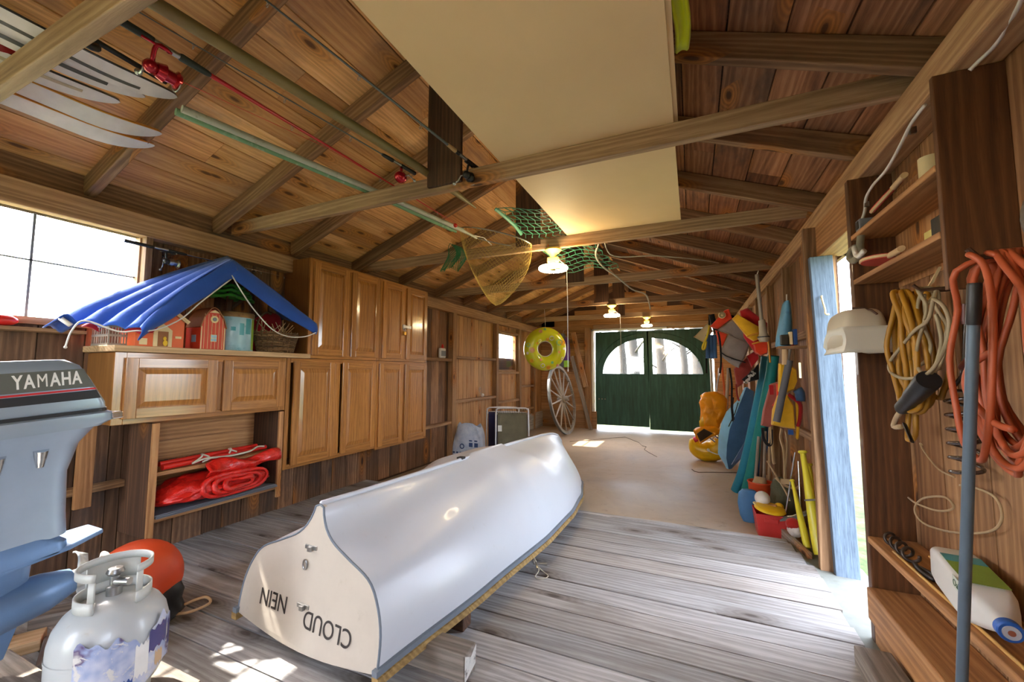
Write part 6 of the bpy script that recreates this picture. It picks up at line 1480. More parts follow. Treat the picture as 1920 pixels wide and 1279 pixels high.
mb = MB(); mb.tube([ony(4.0, 1431.6, 631), ony(4.0, 1431.8, 633)], .047, 14); build(mb, 'black_band', M_black, t)
mb = MB(); mb.loft([[ony(5.15, 1427 + w * .62 * math.cos(a), y_) + V((0, .05 * math.sin(a), 0)) for a in [2 * PI * i / 16 for i in range(16)]] for y_, w in ((681, 8), (700, 18), (716, 17), (726, 10))] ); tag(build(mb, 'cream_bundle', fabric('cream cloth', (206, 186, 150)), smooth=60), 'cream cloth bundle hanging behind the teal noodles', 'bundle')
mb = MB(); mb.box((.76, 3.36, 1.19), (.90, 3.40, 1.30)); tag(build(mb, 'hanging_case', M_black, bevel=.006), 'flat black case with white sticker on the wall beside the jamb', 'case')
mb = MB(); q = ony(3.33, 1499, 692); mb.box(ony(3.30, 1497, 680) , ony(3.297, 1503, 709)); tag(build(mb, 'hanging_ruler', M_cream), 'short cream measuring strip on the stud left of the jamb', 'ruler')
# bottles of line etc between the studs
mb = MB(); mb.tube([(.815, 3.48, .62), (.84, 3.52, -.0)], .012, 8); tag(build(mb, 'steel_rod', M_chrome, smooth=60), 'short shiny steel rod leaning between the studs', 'rod')
mb = MB(); mb.tube([(.80, 3.54, .60), (.83, 3.57, -.0)], .014, 8); tag(build(mb, 'green_stake', plain('green plastic', (60, 140, 50), .5), smooth=60), 'green garden stake leaning between the studs', 'stake')
# bats
M_bat = plain('yellow plastic', (228, 216, 60), .35, var=.05, coat=.3, bstr=.03)
for top, bot, l, r in (((.742, 3.74, .66), (.765, 3.50, 0.0), 'longest yellow plastic bat leaning by the door jamb', .036), ((.69, 3.87, .41), (.715, 3.60, -.0), 'thin yellow plastic bat leaning left of the thick one', .022), ((.795, 3.84, .55), (.82, 3.64, 0.0), 'yellow plastic bat half hidden behind the longest one', .034)):
    top, bot = V(top), V(bot); d_ = bot - top; t = thing('toy_bat', l, 'bat', bot, 'yellow bats')
    mb = MB(); mb.tube([top + d_ * k for k in (0.015, .03, .2, .35, .6, .8, .97, 1)], r, 18, rads=[r * .5, r * .52, r * .58, r * .75, r, r * 1.05, r * 1.02, r * .9]); build(mb, 'barrel', M_bat, t, smooth=60)
    mb = MB(); mb.tube([top, top + d_ * .004, top + d_ * .02, top + d_ * .03], r, 18, rads=[r * .7, r * .82, r * .82, r * .55]); build(mb, 'knob', M_bat, t, smooth=60)
# red bin and contents
M_bin = plain('red plastic bin', (210, 62, 58), .4)
bx0, bx1, by0, by1, bz0, bz1 = .435, .655, 3.88, 4.12, ZC, .115
t = thing('storage_bin', 'red plastic bin with molded handle at the edge of the deck', 'bin', (.545, 4.0, ZC))
def rr4(i, z, k=0): return [V((bx0 + i - k, by0 + i - k, z)), V((bx1 - i + k, by0 + i - k, z)), V((bx1 - i + k, by1 - i + k, z)), V((bx0 + i - k, by1 - i + k, z))]
mb = MB(); mb.loft([rr4(.02, bz0), rr4(0, bz1), rr4(.006, bz1), rr4(.025, bz0 + .01)], cap=False); mb.add(rr4(.025, bz0 + .01), [(0, 1, 2, 3)]); bn = build(mb, 'bin_body', M_bin, t, smooth=30)
mb = MB(); mb.box((.495, by0 - .004, .055), (.59, by0 + .012, .085)); build(mb, 'handle', M_bin, t, bevel=.004)
mb = MB(); mb.box((.42, 3.868, .112), (.665, 3.88, .122)); 
t = thing('ball', 'white ball lying in the red bin', 'ball', (.50, 4.05, .14)); mb = MB(); mb.ball((.505, 4.04, .20), .057, 24); build(mb, 'ball_shell', M_white, t, smooth=180)
t = thing('flying_disc', 'yellow disc ring resting across the red bin', 'disc', (.545, 3.94, .12)); mb = MB(); mb.lathe([(.0, .02), (.09, .02), (.108, .012), (.112, 0), (.104, 0), (.1, .01), (0, .014)], TR(.545, 3.955, .142) @ Matrix.Rotation(.08, 4, 'Y') @ Matrix.Rotation(.12, 4, 'X'), 32); build(mb, 'disc_body', M_yellow, t, smooth=50)
for k, (x, y, z, m, l) in enumerate(((.455, 4.0, .155, M_cream, 'upper pale wooden paddle in the red bin'), (.46, 4.04, .14, M_lightwood, 'lower tan wooden paddle in the red bin'))):
    t = thing('table_bat', l, 'paddle', (x, y, z), 'paddles in the bin'); mb = MB(); mb.lathe([(0, .008), (.045, .008), (.047, .004), (.045, 0), (0, 0)], TR(x + .02, y, z) @ Matrix.Rotation(.2, 4, 'Y'), 24); build(mb, 'blade', m, t, smooth=40)
    mb = MB(); mb.tube([(x + .06, y, z), (x + .14, y - .02, z + .01)], .012, 8); build(mb, 'handle', M_shelfw, t, smooth=60)
mb = MB(); mb.ball((.62, 4.03, .15), (.035, .035, .03), 12); tag(build(mb, 'small_yellow_ball', M_yellow, smooth=180), 'small yellow ball behind the disc in the bin', 'ball')
mb = MB(); mb.tube([(.60, 3.90, .09), (.68, 3.84, .13), (.76, 3.80, .19)], .022, 8, flat=.4); tag(build(mb, 'dark_paddle', M_skigrey, smooth=60), 'dark grey paddle sticking out of the red bin to the right', 'paddle')
for a, b_, l in (((.725, 3.90, .62), (.64, 3.93, .09), 'straight steel rod standing in the red bin'), ((.735, 3.86, .56), (.72, 3.78, -.0), 'steel rod standing beside the thin yellow bat')):
    mb = MB(); mb.tube([a, b_], .006, 8); tag(build(mb, 'thin_rod', M_chrome, smooth=60), l, 'rod', 'thin steel rods')
# bucket, green bag, blue board behind the bin
t = thing('orange_bucket', 'orange plastic bucket behind the red bin', 'bucket', (.55, 4.45, ZC))
mb = MB(); mb.lathe([(0, 0), (.085, 0), (.10, .31), (.106, .315), (.106, .325), (.096, .325), (.082, .01)], TR(.545, 4.45, ZC), 28); build(mb, 'bucket_body', plain('orange plastic', (206, 74, 34), .45), t, smooth=50)
mb = MB(); mb.tube([(.54, 4.45, .2), (.55, 4.46, .28)], .06, 12, rads=[.07, .06, .045]); tag(build(mb, 'rope_coil', M_strap, smooth=60), 'tan coil of rope stuffed in the orange bucket', 'rope')
t = thing('canvas_bag', 'olive green cloth bag slumped behind the bats', 'bag', (.72, 4.2, ZC))
mb = MB()
def gb(u, v):
    a = 2 * PI * u; k = (1 - (2 * v - 1) ** 4) ** .5 * (1 - .3 * v) + .02; n_ = .02 * noise.noise(V((math.cos(a) * 3, math.sin(a) * 3, v * 5)))
    return (.70 + (.11 * k + n_) * math.cos(a) - .03 * v, 4.22 + (.11 * k + n_) * math.sin(a), ZC + .43 * v + .0)
mb.grid(gb, 28, 20); build(mb, 'bag_body', fabric('olive cloth', (82, 82, 62), wr=.8), t, smooth=180)
mb = MB(); mb.tube([(.62, 4.12, .36), (.68, 4.08, .31), (.76, 4.08, .30), (.8, 4.14, .33)], .012, 6, smooth=4); mb.tube([(.56, 4.1, .5), (.62, 4.08, .38), (.67, 4.05, .28), (.7, 4.05, .2)], .007, 6, smooth=4); build(mb, 'draw_strap', M_strap, t, smooth=180)
mb = MB(); mb.loft([[V((.43 + w * math.cos(a), 4.28 + .03 * math.sin(a) + .0, z)) for a in [2 * PI * i / 18 for i in range(18)]] for z, w in ((ZC, .05), (-.03, .075), (.08, .09), (.17, .08), (.2, .05))]); o = build(mb, 'blue_kickboard', M_dkblue, smooth=60); tag(o, 'navy rounded kickboard standing on edge behind the red bin', 'kickboard')
# sticks standing behind bucket
for k, (x, y, zt, m, l, dx) in enumerate(((.50, 4.70, .62, M_greywood, 'flat grey stick leaning behind the orange bucket, leftmost', .08), (.545, 4.68, .66, M_dark, 'dark stick leaning behind the orange bucket, second', .07), (.58, 4.66, .68, M_greywood, 'round grey stick leaning behind the orange bucket, third', .05), (.62, 4.64, .72, M_strap, 'tan stick leaning behind the orange bucket, rightmost', .05))):
    mb = MB(); mb.tube([(x, y - .05, ZC + .003), (x + dx, y, zt)], .018, 8, flat=.6); tag(build(mb, 'leaning_stick', m, smooth=60), l, 'stick', 'sticks behind the bucket')
# plank stand with mop head
t = thing('mop_head', 'white and red cloth glove lying on a plank by the bats', 'glove', (.70, 3.72, .02))
mb = MB(); 
def mop(u, v):
    a = 2 * PI * u; k = math.sin(PI * v) ** .6; n_ = .012 * noise.noise(V((math.cos(a) * 4, math.sin(a) * 4, v * 6)))
    return (.675 + (.05 * k + n_) * math.cos(a), 3.76 + (.05 * k + n_) * math.sin(a), .01 + .10 * v)
mb.grid(mop, 24, 14); build(mb, 'white_cloth', fabric('white knit', (214, 204, 196), wr=1), t, smooth=180)
mb = MB(); mb.ball((.665, 3.765, .105), (.05, .045, .045), 16); build(mb, 'red_cloth', fabric('red striped knit', (176, 40, 34), wr=1), t, smooth=180)
mb = MB(); mb.beam((.615, 3.93, .0), (.70, 3.46, .0), .03, .10); mb.v = [p + V((0, 0, -.03)) for p in mb.v]; tag(build(mb, 'edge_plank', M_greywood, bevel=.004), 'grey plank end on edge beside the deck, under the cloth glove', 'plank')
# hook and round plate on jamb
mb = MB(); mb.tube([(.79, 3.235, 1.75), (.785, 3.215, 1.73), (.80, 3.22, 1.66), (.80, 3.215, 1.63), (.82, 3.22, 1.625)], .006, 6, smooth=3); tag(build(mb, 'jamb_hook', M_cream, smooth=180), 'cream metal hook screwed to the weathered door jamb', 'hook')
mb = MB(); mb.lathe([(0, 0), (.05, 0), (.05, .006), (0, .006)], axis_to((-.4, -.9, 0), (.80, 3.46, .40)), 20); tag(build(mb, 'round_disc', M_cream), 'small cream disc hanging on the stud behind the jamb', 'disc')
mb = MB(); mb.beam((.70, 3.5, .36), (.80, 3.35, .42), .03, .012); mb.beam((.80, 3.35, .42), (.84, 3.30, .33), .03, .012); tag(build(mb, 'shelf_bracket', M_metal, bevel=.002), 'bent grey metal bracket behind the longest yellow bat', 'bracket')

# ------------------------------------------------------------------ near right wall
t = thing('wall_shelf', 'two tier open pine shelf with tall dark side board on the near right wall', 'shelf', (.84, 2.1, 1.51))
mb = MB(); mb.box((.755, 1.735, 1.515), (.93, 1.757, 2.233), 2); build(mb, 'side_board', M_brown, t, bevel=.003)
for z in (1.70, 1.925):
    mb = MB(); mb.box((.752, 1.757, z - .012), (XR - .002, 2.535, z + .012), 1); build(mb, 'shelf_board', M_shelfw, t, bevel=.003)
mb = MB(); mb.box((XR - .004, 1.757, 1.66), (XR - .002, 2.535, 2.12), 2); build(mb, 'back_board', M_shelfw, t)
M_rub = plain('red rubber', (186, 62, 48), .7); M_ply = plain('pale plywood', (206, 176, 132), .6)
def paddle(x, y, z, rx, ry, label, grip):
    t = thing('ping_pong_paddle', label, 'paddle', (x, y, z), 'paddles on the shelf'); M = TR(x, y, z) @ Matrix.Rotation(rx, 4, 'X') @ Matrix.Rotation(ry, 4, 'Y')
    mb = MB(); mb.lathe([(0, 0), (.072, 0), (.075, .002), (.075, .010), (.072, .012), (0, .012)], M @ Matrix.Diagonal((1, 1.1, 1, 1)), 32); build(mb, 'blade', M_ply, t, smooth=40)
    for q in (-.003, .0121):
        mb = MB(); mb.lathe([(0, q), (.07, q), (.07, q + .003), (0, q + .003)], M @ Matrix.Diagonal((1, 1.1, 1, 1)), 32); build(mb, 'rubber', M_rub, t, smooth=40)
    mb = MB(); mb.tube([M @ V((0, -.07, .006)), M @ V((0, -.17, .006))], .014, 10, flat=.8); build(mb, 'grip', grip, t, smooth=60)
paddle(.775, 2.17, 1.99, math.radians(-6), math.radians(-48), 'red ping pong paddle on the upper shelf, beside the pale roll', M_ply)
paddle(.742, 2.16, 1.716, math.radians(0), math.radians(3), 'red ping pong paddle lying on the lower shelf', M_ply)
mb = MB(); mb.lathe([(.010, 0), (.034, 0), (.034, .11), (.010, .11)], TR(.83, 1.96, 1.938), 24); mb.lathe([(.010, 0), (.010, .11)], TR(.83, 1.96, 1.938), 24); tag(build(mb, 'tape_roll', M_cream, smooth=40), 'pale cardboard roll standing on the upper shelf', 'roll')
mb = MB(); mb.box((.80, 1.78, 1.713), (.90, 1.92, 1.80)); tag(build(mb, 'black_box', M_black, bevel=.004), 'small black box on the lower shelf against the side board', 'box')
mb = MB(); mb.box((.82, 1.93, 1.713), (.90, 2.02, 1.78)); tag(build(mb, 'yellow_box', plain('pale yellow box', (214, 200, 120), .6), bevel=.004), 'pale yellow box on the lower shelf beside the black box', 'box')
# white cable along the plate and the switch box
t = thing('white_cable', 'white electric cable stapled along the eave beam down to a switch', 'cable', (.76, 2.2, 2.09))
for pts, in ((((.742, 1.76, 2.15), (.745, 1.86, 2.143), (.76, 2.0, 2.122), (.77, 2.15, 2.10), (.775, 2.30, 2.10), (.78, 2.40, 2.08), (.785, 2.44, 2.03), (.775, 2.46, 1.985)),), (tuple(tuple(ony(y, px, py)) for y, px, py in ((1.722, 1818, 132), (1.70, 1838, 112), (1.64, 1868, 82), (1.56, 1892, 42), (1.48, 1912, 8), (1.40, 1930, -40))),)):
    mb = MB(); mb.tube(pts, .0085, 8, smooth=5, flat=.7); build(mb, 'cable_run', M_cordwhite, t, smooth=180)
mb = MB()
for p in ((.763, 1.9, 2.135), (.785, 2.42, 2.055)): mb.box(V(p) - V((.008, .006, .012)), V(p) + V((.010, .006, .012)))
build(mb, 'staple', M_metal, t); 
t = thing('socket_box', 'grey metal socket box with coiled cords on the stud above the shelf', 'socket', (.79, 2.46, 1.85))
mb = MB(); mb.box((.755, 2.42, 1.935), (.81, 2.475, 1.99)); build(mb, 'box_body', M_grey, t, bevel=.004)
mb = MB(); mb.box((.752, 2.432, 1.945), (.756, 2.465, 1.98)); build(mb, 'face_plate', M_black, t)
mb = MB(); mb.tube([(.77, 2.45, 1.935), (.765, 2.46, 1.88), (.755, 2.44, 1.83), (.745, 2.48, 1.80), (.745, 2.54, 1.83), (.755, 2.52, 1.87), (.76, 2.45, 1.85), (.75, 2.42, 1.80)], .016, 8, smooth=5); build(mb, 'grey_cord', fabric('grey cord', (130, 124, 104)), t, smooth=180)
mb = MB(); mb.tube([(.742, 2.46, 1.86), (.735, 2.42, 1.815), (.735, 2.38, 1.80), (.74, 2.34, 1.81)], .012, 8, smooth=4); build(mb, 'white_plug', M_cordwhite, t, smooth=180)
# translucent plastic scoop cut from a jug hanging on the stud
def plast(name, c, tr=.25):
    m, nt = newmat(name); tc = N(nt, 'ShaderNodeTexCoord').outputs['Object']
    d_ = N(nt, 'ShaderNodeBsdfDiffuse'); d_.inputs[0].default_value = lin(c); t_ = N(nt, 'ShaderNodeBsdfTranslucent'); t_.inputs[0].default_value = lin(c); g_ = N(nt, 'ShaderNodeBsdfGlossy'); g_.inputs['Roughness'].default_value = .25
    a = N(nt, 'ShaderNodeMixShader'); a.inputs[0].default_value = tr; b_ = N(nt, 'ShaderNodeMixShader'); b_.inputs[0].default_value = .06; o = N(nt, 'ShaderNodeOutputMaterial')
    nt.links.new(d_.outputs[0], a.inputs[1]); nt.links.new(t_.outputs[0], a.inputs[2]); nt.links.new(a.outputs[0], b_.inputs[1]); nt.links.new(g_.outputs[0], b_.inputs[2]); nt.links.new(b_.outputs[0], o.inputs[0]); return m
M_jug = plast('translucent plastic', (228, 218, 196), .4)
t = thing('bailer_jug', 'translucent cut open plastic jug hanging on the stud beside the doorway', 'bailer', (.72, 2.45, 1.32))
def arch(y, k, zb, zt, x0=.615, x1=.775):
    cx = (x0 + x1) / 2; hw = (x1 - x0) / 2 * k; out = []
    for i in range(21):
        a = PI * i / 20; out.append(V((cx - hw * math.copysign(abs(math.cos(a)) ** .5, math.cos(a)), y, zb + (zt - zb) * (.25 + .75 * abs(math.sin(a)) ** .7) if 0 < i < 20 else zb)))
    return out
mb = MB(); mb.loft([arch(2.505, .55, 1.36, 1.47), arch(2.50, .85, 1.345, 1.515), arch(2.47, 1, 1.34, 1.535), arch(2.36, 1.02, 1.338, 1.54), arch(2.25, 1, 1.335, 1.53), arch(2.225, .9, 1.335, 1.50), arch(2.215, .6, 1.345, 1.45)], cap=True, closed=False)
build(mb, 'jug_shell', M_jug, t, smooth=60, solid=.003)
mb = MB()
mb.grid(lambda u, v: (.606 + .012 * math.sin(PI * v) + (.17 * max(0, u - .62) / .38), 2.50 - .285 * min(1, u / .62), 1.336 + (.115 if u > .2 else .04 + .075 * (u / .2) ** .6) * v), 24, 6); build(mb, 'pale_side', plast('pale plastic side', (236, 232, 218), .3), t, smooth=60, solid=.003)
mb = MB(); mb.tube([(.665, 2.28, 1.537), (.69, 2.27, 1.538), (.72, 2.235, 1.52), (.735, 2.225, 1.50)], .005, 6); build(mb, 'cut_slot', M_dark, t)
mb = MB(); mb.beam((.76, 2.40, 1.52), (.752, 2.54, 1.53), .02, .02); build(mb, 'hanging_nail', M_dark, t)
# yellow extension cord with black socket end
M_cordY = plain('yellow cord', (164, 116, 26), .5, dirt=(110, 80, 30), dirtamt=.4); M_cordB = plain('beige cord', (160, 144, 112), .55)
def coil(mb, c, w, h, n, r, jit, seed, ax=(0, 1, 0), out=(-1, 0, 0), spread=.05, nar=.35):
    rg = random.Random(seed); ax = V(ax); out = V(out); pts = []
    for k in range(n):
        ww = w * rg.uniform(.55, 1.0); hh = h * rg.uniform(.88, 1.04); o0 = rg.uniform(-spread, spread); sh = rg.uniform(-.02, .02)
        for q in range(12):
            a = 2 * PI * q / 12 + PI / 2; cx = math.cos(a); cz = math.sin(a)
            kk = nar + (1 - nar) * (1 - max(0, cz) ** 2)
            pts.append(c + ax * (ww * cx * kk + sh * (1 - cz)) + V((0, 0, hh * (cz - 1) / 1.0)) + out * (o0 + jit * rg.uniform(-1, 1)))
    mb.tube(pts, r, 8, smooth=4)
t = thing('extension_cord', 'yellow extension cord coil with black socket hanging beside the doorway', 'extension cord', (.80, 2.15, .97), 'cord coils')
mb = MB(); coil(mb, V((.80, 2.10, 1.575)), .115, .235, 7, .0095, .012, 4); build(mb, 'coiled_cord', M_cordY, t, smooth=180)
mb = MB(); mb.tube([(.80, 2.12, 1.54), (.81, 2.18, 1.2), (.80, 2.20, 1.02), (.79, 2.17, .98), (.8, 2.13, 1.03), (.80, 2.13, 1.3)], .0095, 8, smooth=5); build(mb, 'loose_end', M_cordY, t, smooth=180)
A_, B_ = onx(.76, 1690, 768), onx(.75, 1742, 712)
mb = MB(); mb.tube([A_, A_.lerp(B_, .06), A_.lerp(B_, .4), A_.lerp(B_, .45), A_.lerp(B_, .97), B_], .03, 18, rads=[.020, .026, .027, .031, .036, .034]); build(mb, 'socket_end', M_black, t, smooth=40)
mb = MB(); mb.tube([onx(.76, 1690, 770), onx(.77, 1680, 785), onx(.78, 1676, 800), onx(.78, 1690, 800)], .010, 8, smooth=4); build(mb, 'socket_tail', M_strap, t, smooth=180)
mb = MB(); mb.tube([onx(.77, 1696, 795), onx(.77, 1710, 828)], .014, 6, flat=.4); build(mb, 'black_tape', M_black, t)
t = thing('beige_cord', 'thin beige cord coil hanging over the yellow one', 'cord', (.80, 1.97, 1.3), 'cord coils')
mb = MB(); coil(mb, V((.785, 1.985, 1.565)), .075, .16, 3, .006, .015, 9, nar=.5)
mb.tube([onx(.75, *p) for p in ((1750, 560), (1740, 600), (1715, 620), (1690, 650), (1668, 680), (1672, 700), (1700, 710), (1740, 700), (1768, 660), (1780, 610), (1770, 575), (1750, 560))], .006, 7, smooth=5)
mb.tube([onx(.76, *p) for p in ((1735, 600), (1722, 640), (1718, 680), (1730, 700), (1750, 695), (1765, 640), (1755, 590))], .006, 7, smooth=5); build(mb, 'coiled_cord', M_cordB, t, smooth=180)
mb = MB(); mb.tube([(XR, 2.10, 1.57), (.78, 2.10, 1.565), (.76, 2.10, 1.585)], .006, 8); mb.tube([(XR, 1.97, 1.56), (.78, 1.97, 1.555), (.76, 1.97, 1.575)], .006, 8); tag(build(mb, 'wall_hooks', M_dark, smooth=60), 'dark hook carrying the yellow and beige cord coils', 'hook')
# coiled cable lock
t = thing('cable_lock', 'dark coiled cable lock hanging behind the grey pole', 'cable lock', (.86, 1.99, .9))
mb = MB(); mb.tube([(XR, 1.93, 1.49), (.88, 1.93, 1.485)], .004, 6); build(mb, 'hanging_hook', M_dark, t)
pts = [V((.88, 1.93, 1.47)), V((.875, 1.94, 1.36)), V((.87, 1.96, 1.24))]
for q in range(6 * 10 + 1): a = 2 * PI * q / 10; pts.append(V((.865 + .035 * math.sin(a), 1.965 + .058 * math.cos(a), 1.19 - .05 * q / 10)))
mb = MB(); mb.tube(pts, .0068, 7, smooth=2); build(mb, 'coil', plain('dark brown rubber', (58, 42, 36), .2, coat=.6), t, smooth=180)
mb = MB(); mb.tube([(.87, 1.955, 1.27), (.86, 1.90, 1.29), (.85, 1.86, 1.30)], .012, 8); mb.tube([(.875, 1.92, 1.49), (.875, 1.93, 1.42)], .012, 8); build(mb, 'lock_barrel', plain('dark red metal', (90, 40, 36), .35), t, smooth=60)
# thick orange cord
M_cordO = plain('orange cord', (178, 84, 46), .5, var=.08)
t = thing('extension_cord', 'thick orange extension cord coil hanging at the right edge', 'extension cord', (.70, 1.42, 1.0), 'cord coils')
mb = MB(); coil(mb, V((.715, 1.42, 1.555)), .165, .27, 12, .0078, .014, 12, spread=.055, nar=.5); build(mb, 'coiled_cord', M_cordO, t, smooth=180)
mb = MB(); mb.tube([(.66, 1.36, 1.3), (.65, 1.42, 1.27), (.645, 1.44, 1.22), (.65, 1.42, 1.17), (.66, 1.37, 1.13), (.67, 1.33, 1.12)], .0085, 8, smooth=5); build(mb, 'cord_end', M_cordO, t, smooth=180)
mb = MB(); mb.tube([(XR, 1.42, 1.555), (.68, 1.42, 1.545), (.66, 1.42, 1.57)], .007, 8); mb.beam((.81, 1.42, 1.50), (.93, 1.42, 1.50), .03, .06); tag(build(mb, 'wall_hook', M_dark), 'dark hook carrying the thick orange cord', 'hook')
mb = MB(); mb.lathe([(0, .004), (.12, .004), (.124, 0), (.12, -.004), (0, -.004)], axis_to((-.55, -.8, 0), (.80, 1.235, 1.60)), 36); tag(build(mb, 'grey_disc', plain('dull grey metal', (96, 86, 78), .5, metal=.3)), 'dull grey round lid hanging at the right edge above the orange cord', 'lid')
# grey pole standing in the corner
t = thing('grey_pole', 'blue grey metal pole with black cap standing at the near right', 'pole', (.615, 1.56, 0))
P0, P1 = V((.62, 1.335, 1.37)), V((.62, 1.505, .44)); d_ = (P1 - P0).normalized(); P2_ = P0 + d_ * ((0.001 - P0.z) / d_.z)
mb = MB(); mb.tube([P0, P2_], .0118, 18); build(mb, 'tube', plain('blue grey metal', (92, 108, 122), .4, metal=.2), t, smooth=60)
mb = MB(); mb.tube([P0 - d_ * .095, P0 - d_ * .09, P0, P0 + d_ * .005], .0125, 18, rads=[.0115, .0135, .0135, .0125]); build(mb, 'black_cap', M_black, t, smooth=40)
# ledges with jug, shackle spring and bamboo
mb = MB(); mb.box((.746, .6, .44), (XR - .001, 2.535, .47), 1); tag(build(mb, 'wall_ledge', M_shelfw, bevel=.004), 'long board ledge at knee height on the near right wall', 'ledge')
mb = MB(); mb.box((.73, .4, .09), (XR - .001, 2.535, .235), 1); tag(build(mb, 'low_ledge', M_shelfw, bevel=.006), 'thick low timber ledge along the near right wall foot', 'ledge')
mb = MB(); mb.box((.60, 1.5, .003), (.727, 2.28, .085), 1); tag(build(mb, 'floor_timber', M_block, bevel=.006), 'square grey timber on the deck along the near right wall', 'timber')
t = thing('plastic_jug', 'white plastic jug with blue cap lying on the wall ledge', 'jug', (.83, 1.85, .471))
M_jugw = plast('white jug plastic', (232, 230, 224), .2)
jm = TR(.82, 1.85, .538) @ Matrix.Rotation(math.radians(-8), 4, 'Z') @ Matrix.Rotation(math.radians(3), 4, 'X') @ Matrix.Diagonal((.84, .95, .84, 1))
def sq(w, h, y, r): return [jm @ V((p.x, y, p.y)) for p in [V((q.x, q.y, 0)) for q in rrect(0, 0, w, h, 0, r)]]
mb = MB(); mb.loft([sq(.06, .06, .235, .02), sq(.07, .07, .225, .025), sq(.075, .075, .16, .025), sq(.075, .075, -.02, .025), sq(.070, .068, -.08, .03), sq(.055, .05, -.13, .03), sq(.036, .034, -.165, .03), sq(.03, .03, -.19, .028)]); build(mb, 'jug_body', M_jugw, t, smooth=50)
mb = MB(); mb.lathe([(.0, .026), (.030, .026), (.034, .022), (.034, 0), (0, 0)], jm @ TR(0, -.185, 0) @ Matrix.Rotation(PI / 2, 4, 'X'), 28); cp_ = build(mb, 'cap', plain('blue cap', (40, 100, 190), .4), t, smooth=40)
mb = MB(); mb.lathe([(0, .029), (.022, .029), (.023, .025)], jm @ TR(0, -.185, 0) @ Matrix.Rotation(PI / 2, 4, 'X'), 28); build(mb, 'cap_print', plain('pale cap print', (190, 196, 206), .4), cp_, smooth=40)
mb = MB(); mb.lathe([(0, .0305), (.009, .0305), (.01, .028)], jm @ TR(0, -.185, 0) @ Matrix.Rotation(PI / 2, 4, 'X'), 20); build(mb, 'cap_centre', plain('rust cap print', (150, 90, 70), .4), cp_, smooth=40)
mb = MB(); mb.box((-.06, -.07, .0755), (.06, .15, .077)); mb.xf(jm); lb_ = build(mb, 'label', plain('green label', (130, 160, 60), .5, dirt=(60, 120, 60), dirtamt=.6), t)
mb = MB(); mb.box((-.06, .09, .077), (.06, .15, .078)); mb.xf(jm); build(mb, 'teal_band', M_tealp, lb_)
mb = MB(); mb.box((-.0765, -.11, .03), (-.0755, -.02, .074)); mb.xf(jm); build(mb, 'label_side', plain('pale label', (200, 206, 190), .5), t)
M4 = jm @ Matrix(((0, 0, -1, -.0775), (-1, 0, 0, -.065), (0, 1, 0, .05), (0, 0, 0, 1))); build(text_mb('Oakh', .034, M4, .0005), 'lettering', plain('dark green ink', (40, 80, 50), .5), t)
t = thing('shackle_spring', 'dark spiral chain with hook lying on the wall ledge', 'chain', (.80, 2.3, .471))
pts = [V((.80 + .022 * math.cos(a), 2.46 - .018 * a / 2, .4995 + .022 * math.sin(a))) for a in [i * .5 for i in range(52)]]
mb = MB(); mb.tube(pts, .0065, 7, smooth=2); build(mb, 'spiral', plain('dark oxidised steel', (76, 66, 60), .4, metal=.6), t, smooth=180)
mb = MB(); mb.tube([(.80, 2.22, .481), (.79, 2.15, .481), (.80, 2.08, .481), (.815, 2.12, .483), (.80, 2.18, .481)], .009, 8, smooth=4); build(mb, 'hook', plain('dark steel hook', (60, 54, 52), .5, metal=.4), t, smooth=180)
for k, (dx, l) in enumerate(((.775, 'outermost'), (.89, 'middle'), (.91, 'innermost'))):
    mb = MB(); mb.tube([(dx, .75, .4765), (dx + (.004 if k else .0), 2.34, .4765)], .0055, 8); tag(build(mb, 'bamboo_cane', plain('bamboo %d' % k, (206, 160, 88), .5), smooth=60), l + ' thin bamboo cane lying along the wall ledge', 'cane', 'bamboo canes')
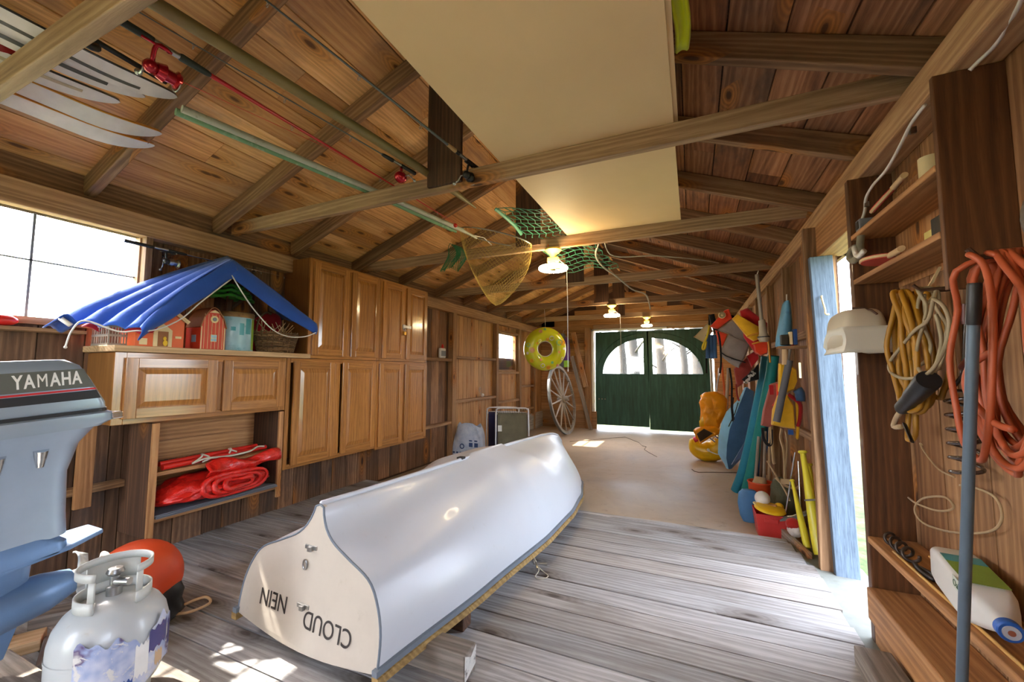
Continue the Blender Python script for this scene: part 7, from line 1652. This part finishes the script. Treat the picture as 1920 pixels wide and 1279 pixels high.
# wire loop on the wall
mb = MB(); mb.tube([onx(.90, *p) for p in ((1703, 933), (1720, 945), (1760, 958), (1788, 952), (1770, 932), (1730, 935), (1715, 955), (1730, 980), (1780, 997), (1850, 998), (1878, 975), (1868, 935), (1830, 915), (1800, 910))], .004, 6, smooth=6); mb.tube([onx(.91, *p) for p in ((1730, 835), (1725, 832), (1735, 850), (1760, 880), (1790, 895))], .003, 6, smooth=5)
tag(build(mb, 'wire_loop', M_strap, smooth=180), 'loose loop of stiff tan wire hanging on the right wall boards', 'wire')
mb = MB(); mb.prism([onx(.905, 1745, 530), onx(.905, 1760, 500), onx(.905, 1728, 555), onx(.905, 1722, 555)], (.01, 0, 0)); tag(build(mb, 'wall_picture_scrap', M_cream), 'cream paper scrap pinned to the wall under the lower shelf', 'paper')
# ------------------------------------------------------------------ light
w = bpy.data.worlds.new('sky'); sc.world = w; w.use_nodes = True; nt = w.node_tree; nt.nodes.clear()
sky = N(nt, 'ShaderNodeTexSky'); sky.sky_type = 'NISHITA'; sky.sun_disc = False; sky.sun_elevation = math.radians(43); sky.sun_rotation = math.radians(-90); sky.air_density = .7; sky.dust_density = 3
bg = N(nt, 'ShaderNodeBackground'); bg.inputs[1].default_value = 1.1
mx = mix_(nt, .45, sky.outputs[0], (5, 5, 5, 1))
ow = N(nt, 'ShaderNodeOutputWorld'); nt.links.new(mx, bg.inputs[0]); nt.links.new(bg.outputs[0], ow.inputs[0])
sun = bpy.data.lights.new('sun', 'SUN'); sun.energy = 6; sun.angle = math.radians(.6); sun.color = (1, .95, .85)
so = bpy.data.objects.new('sun', sun); COL.objects.link(so)
so.rotation_euler = V((-1.8, -.07, 1.95)).to_track_quat('Z', 'Y').to_euler(); so.location = (-8, 2, 8)
vs_ = sc.view_settings
sc.display_settings.display_device = 'sRGB'; vs_.view_transform = 'Standard'; vs_.look = 'None'; vs_.gamma = 1; vs_.use_curve_mapping = False
vs_.exposure = 2.08
cy = sc.cycles; cy.max_bounces = 10; cy.diffuse_bounces = 6; cy.transparent_max_bounces = 16; cy.glossy_bounces = 4; cy.transmission_bounces = 8; cy.sample_clamp_indirect = 6
cy.use_denoising = True
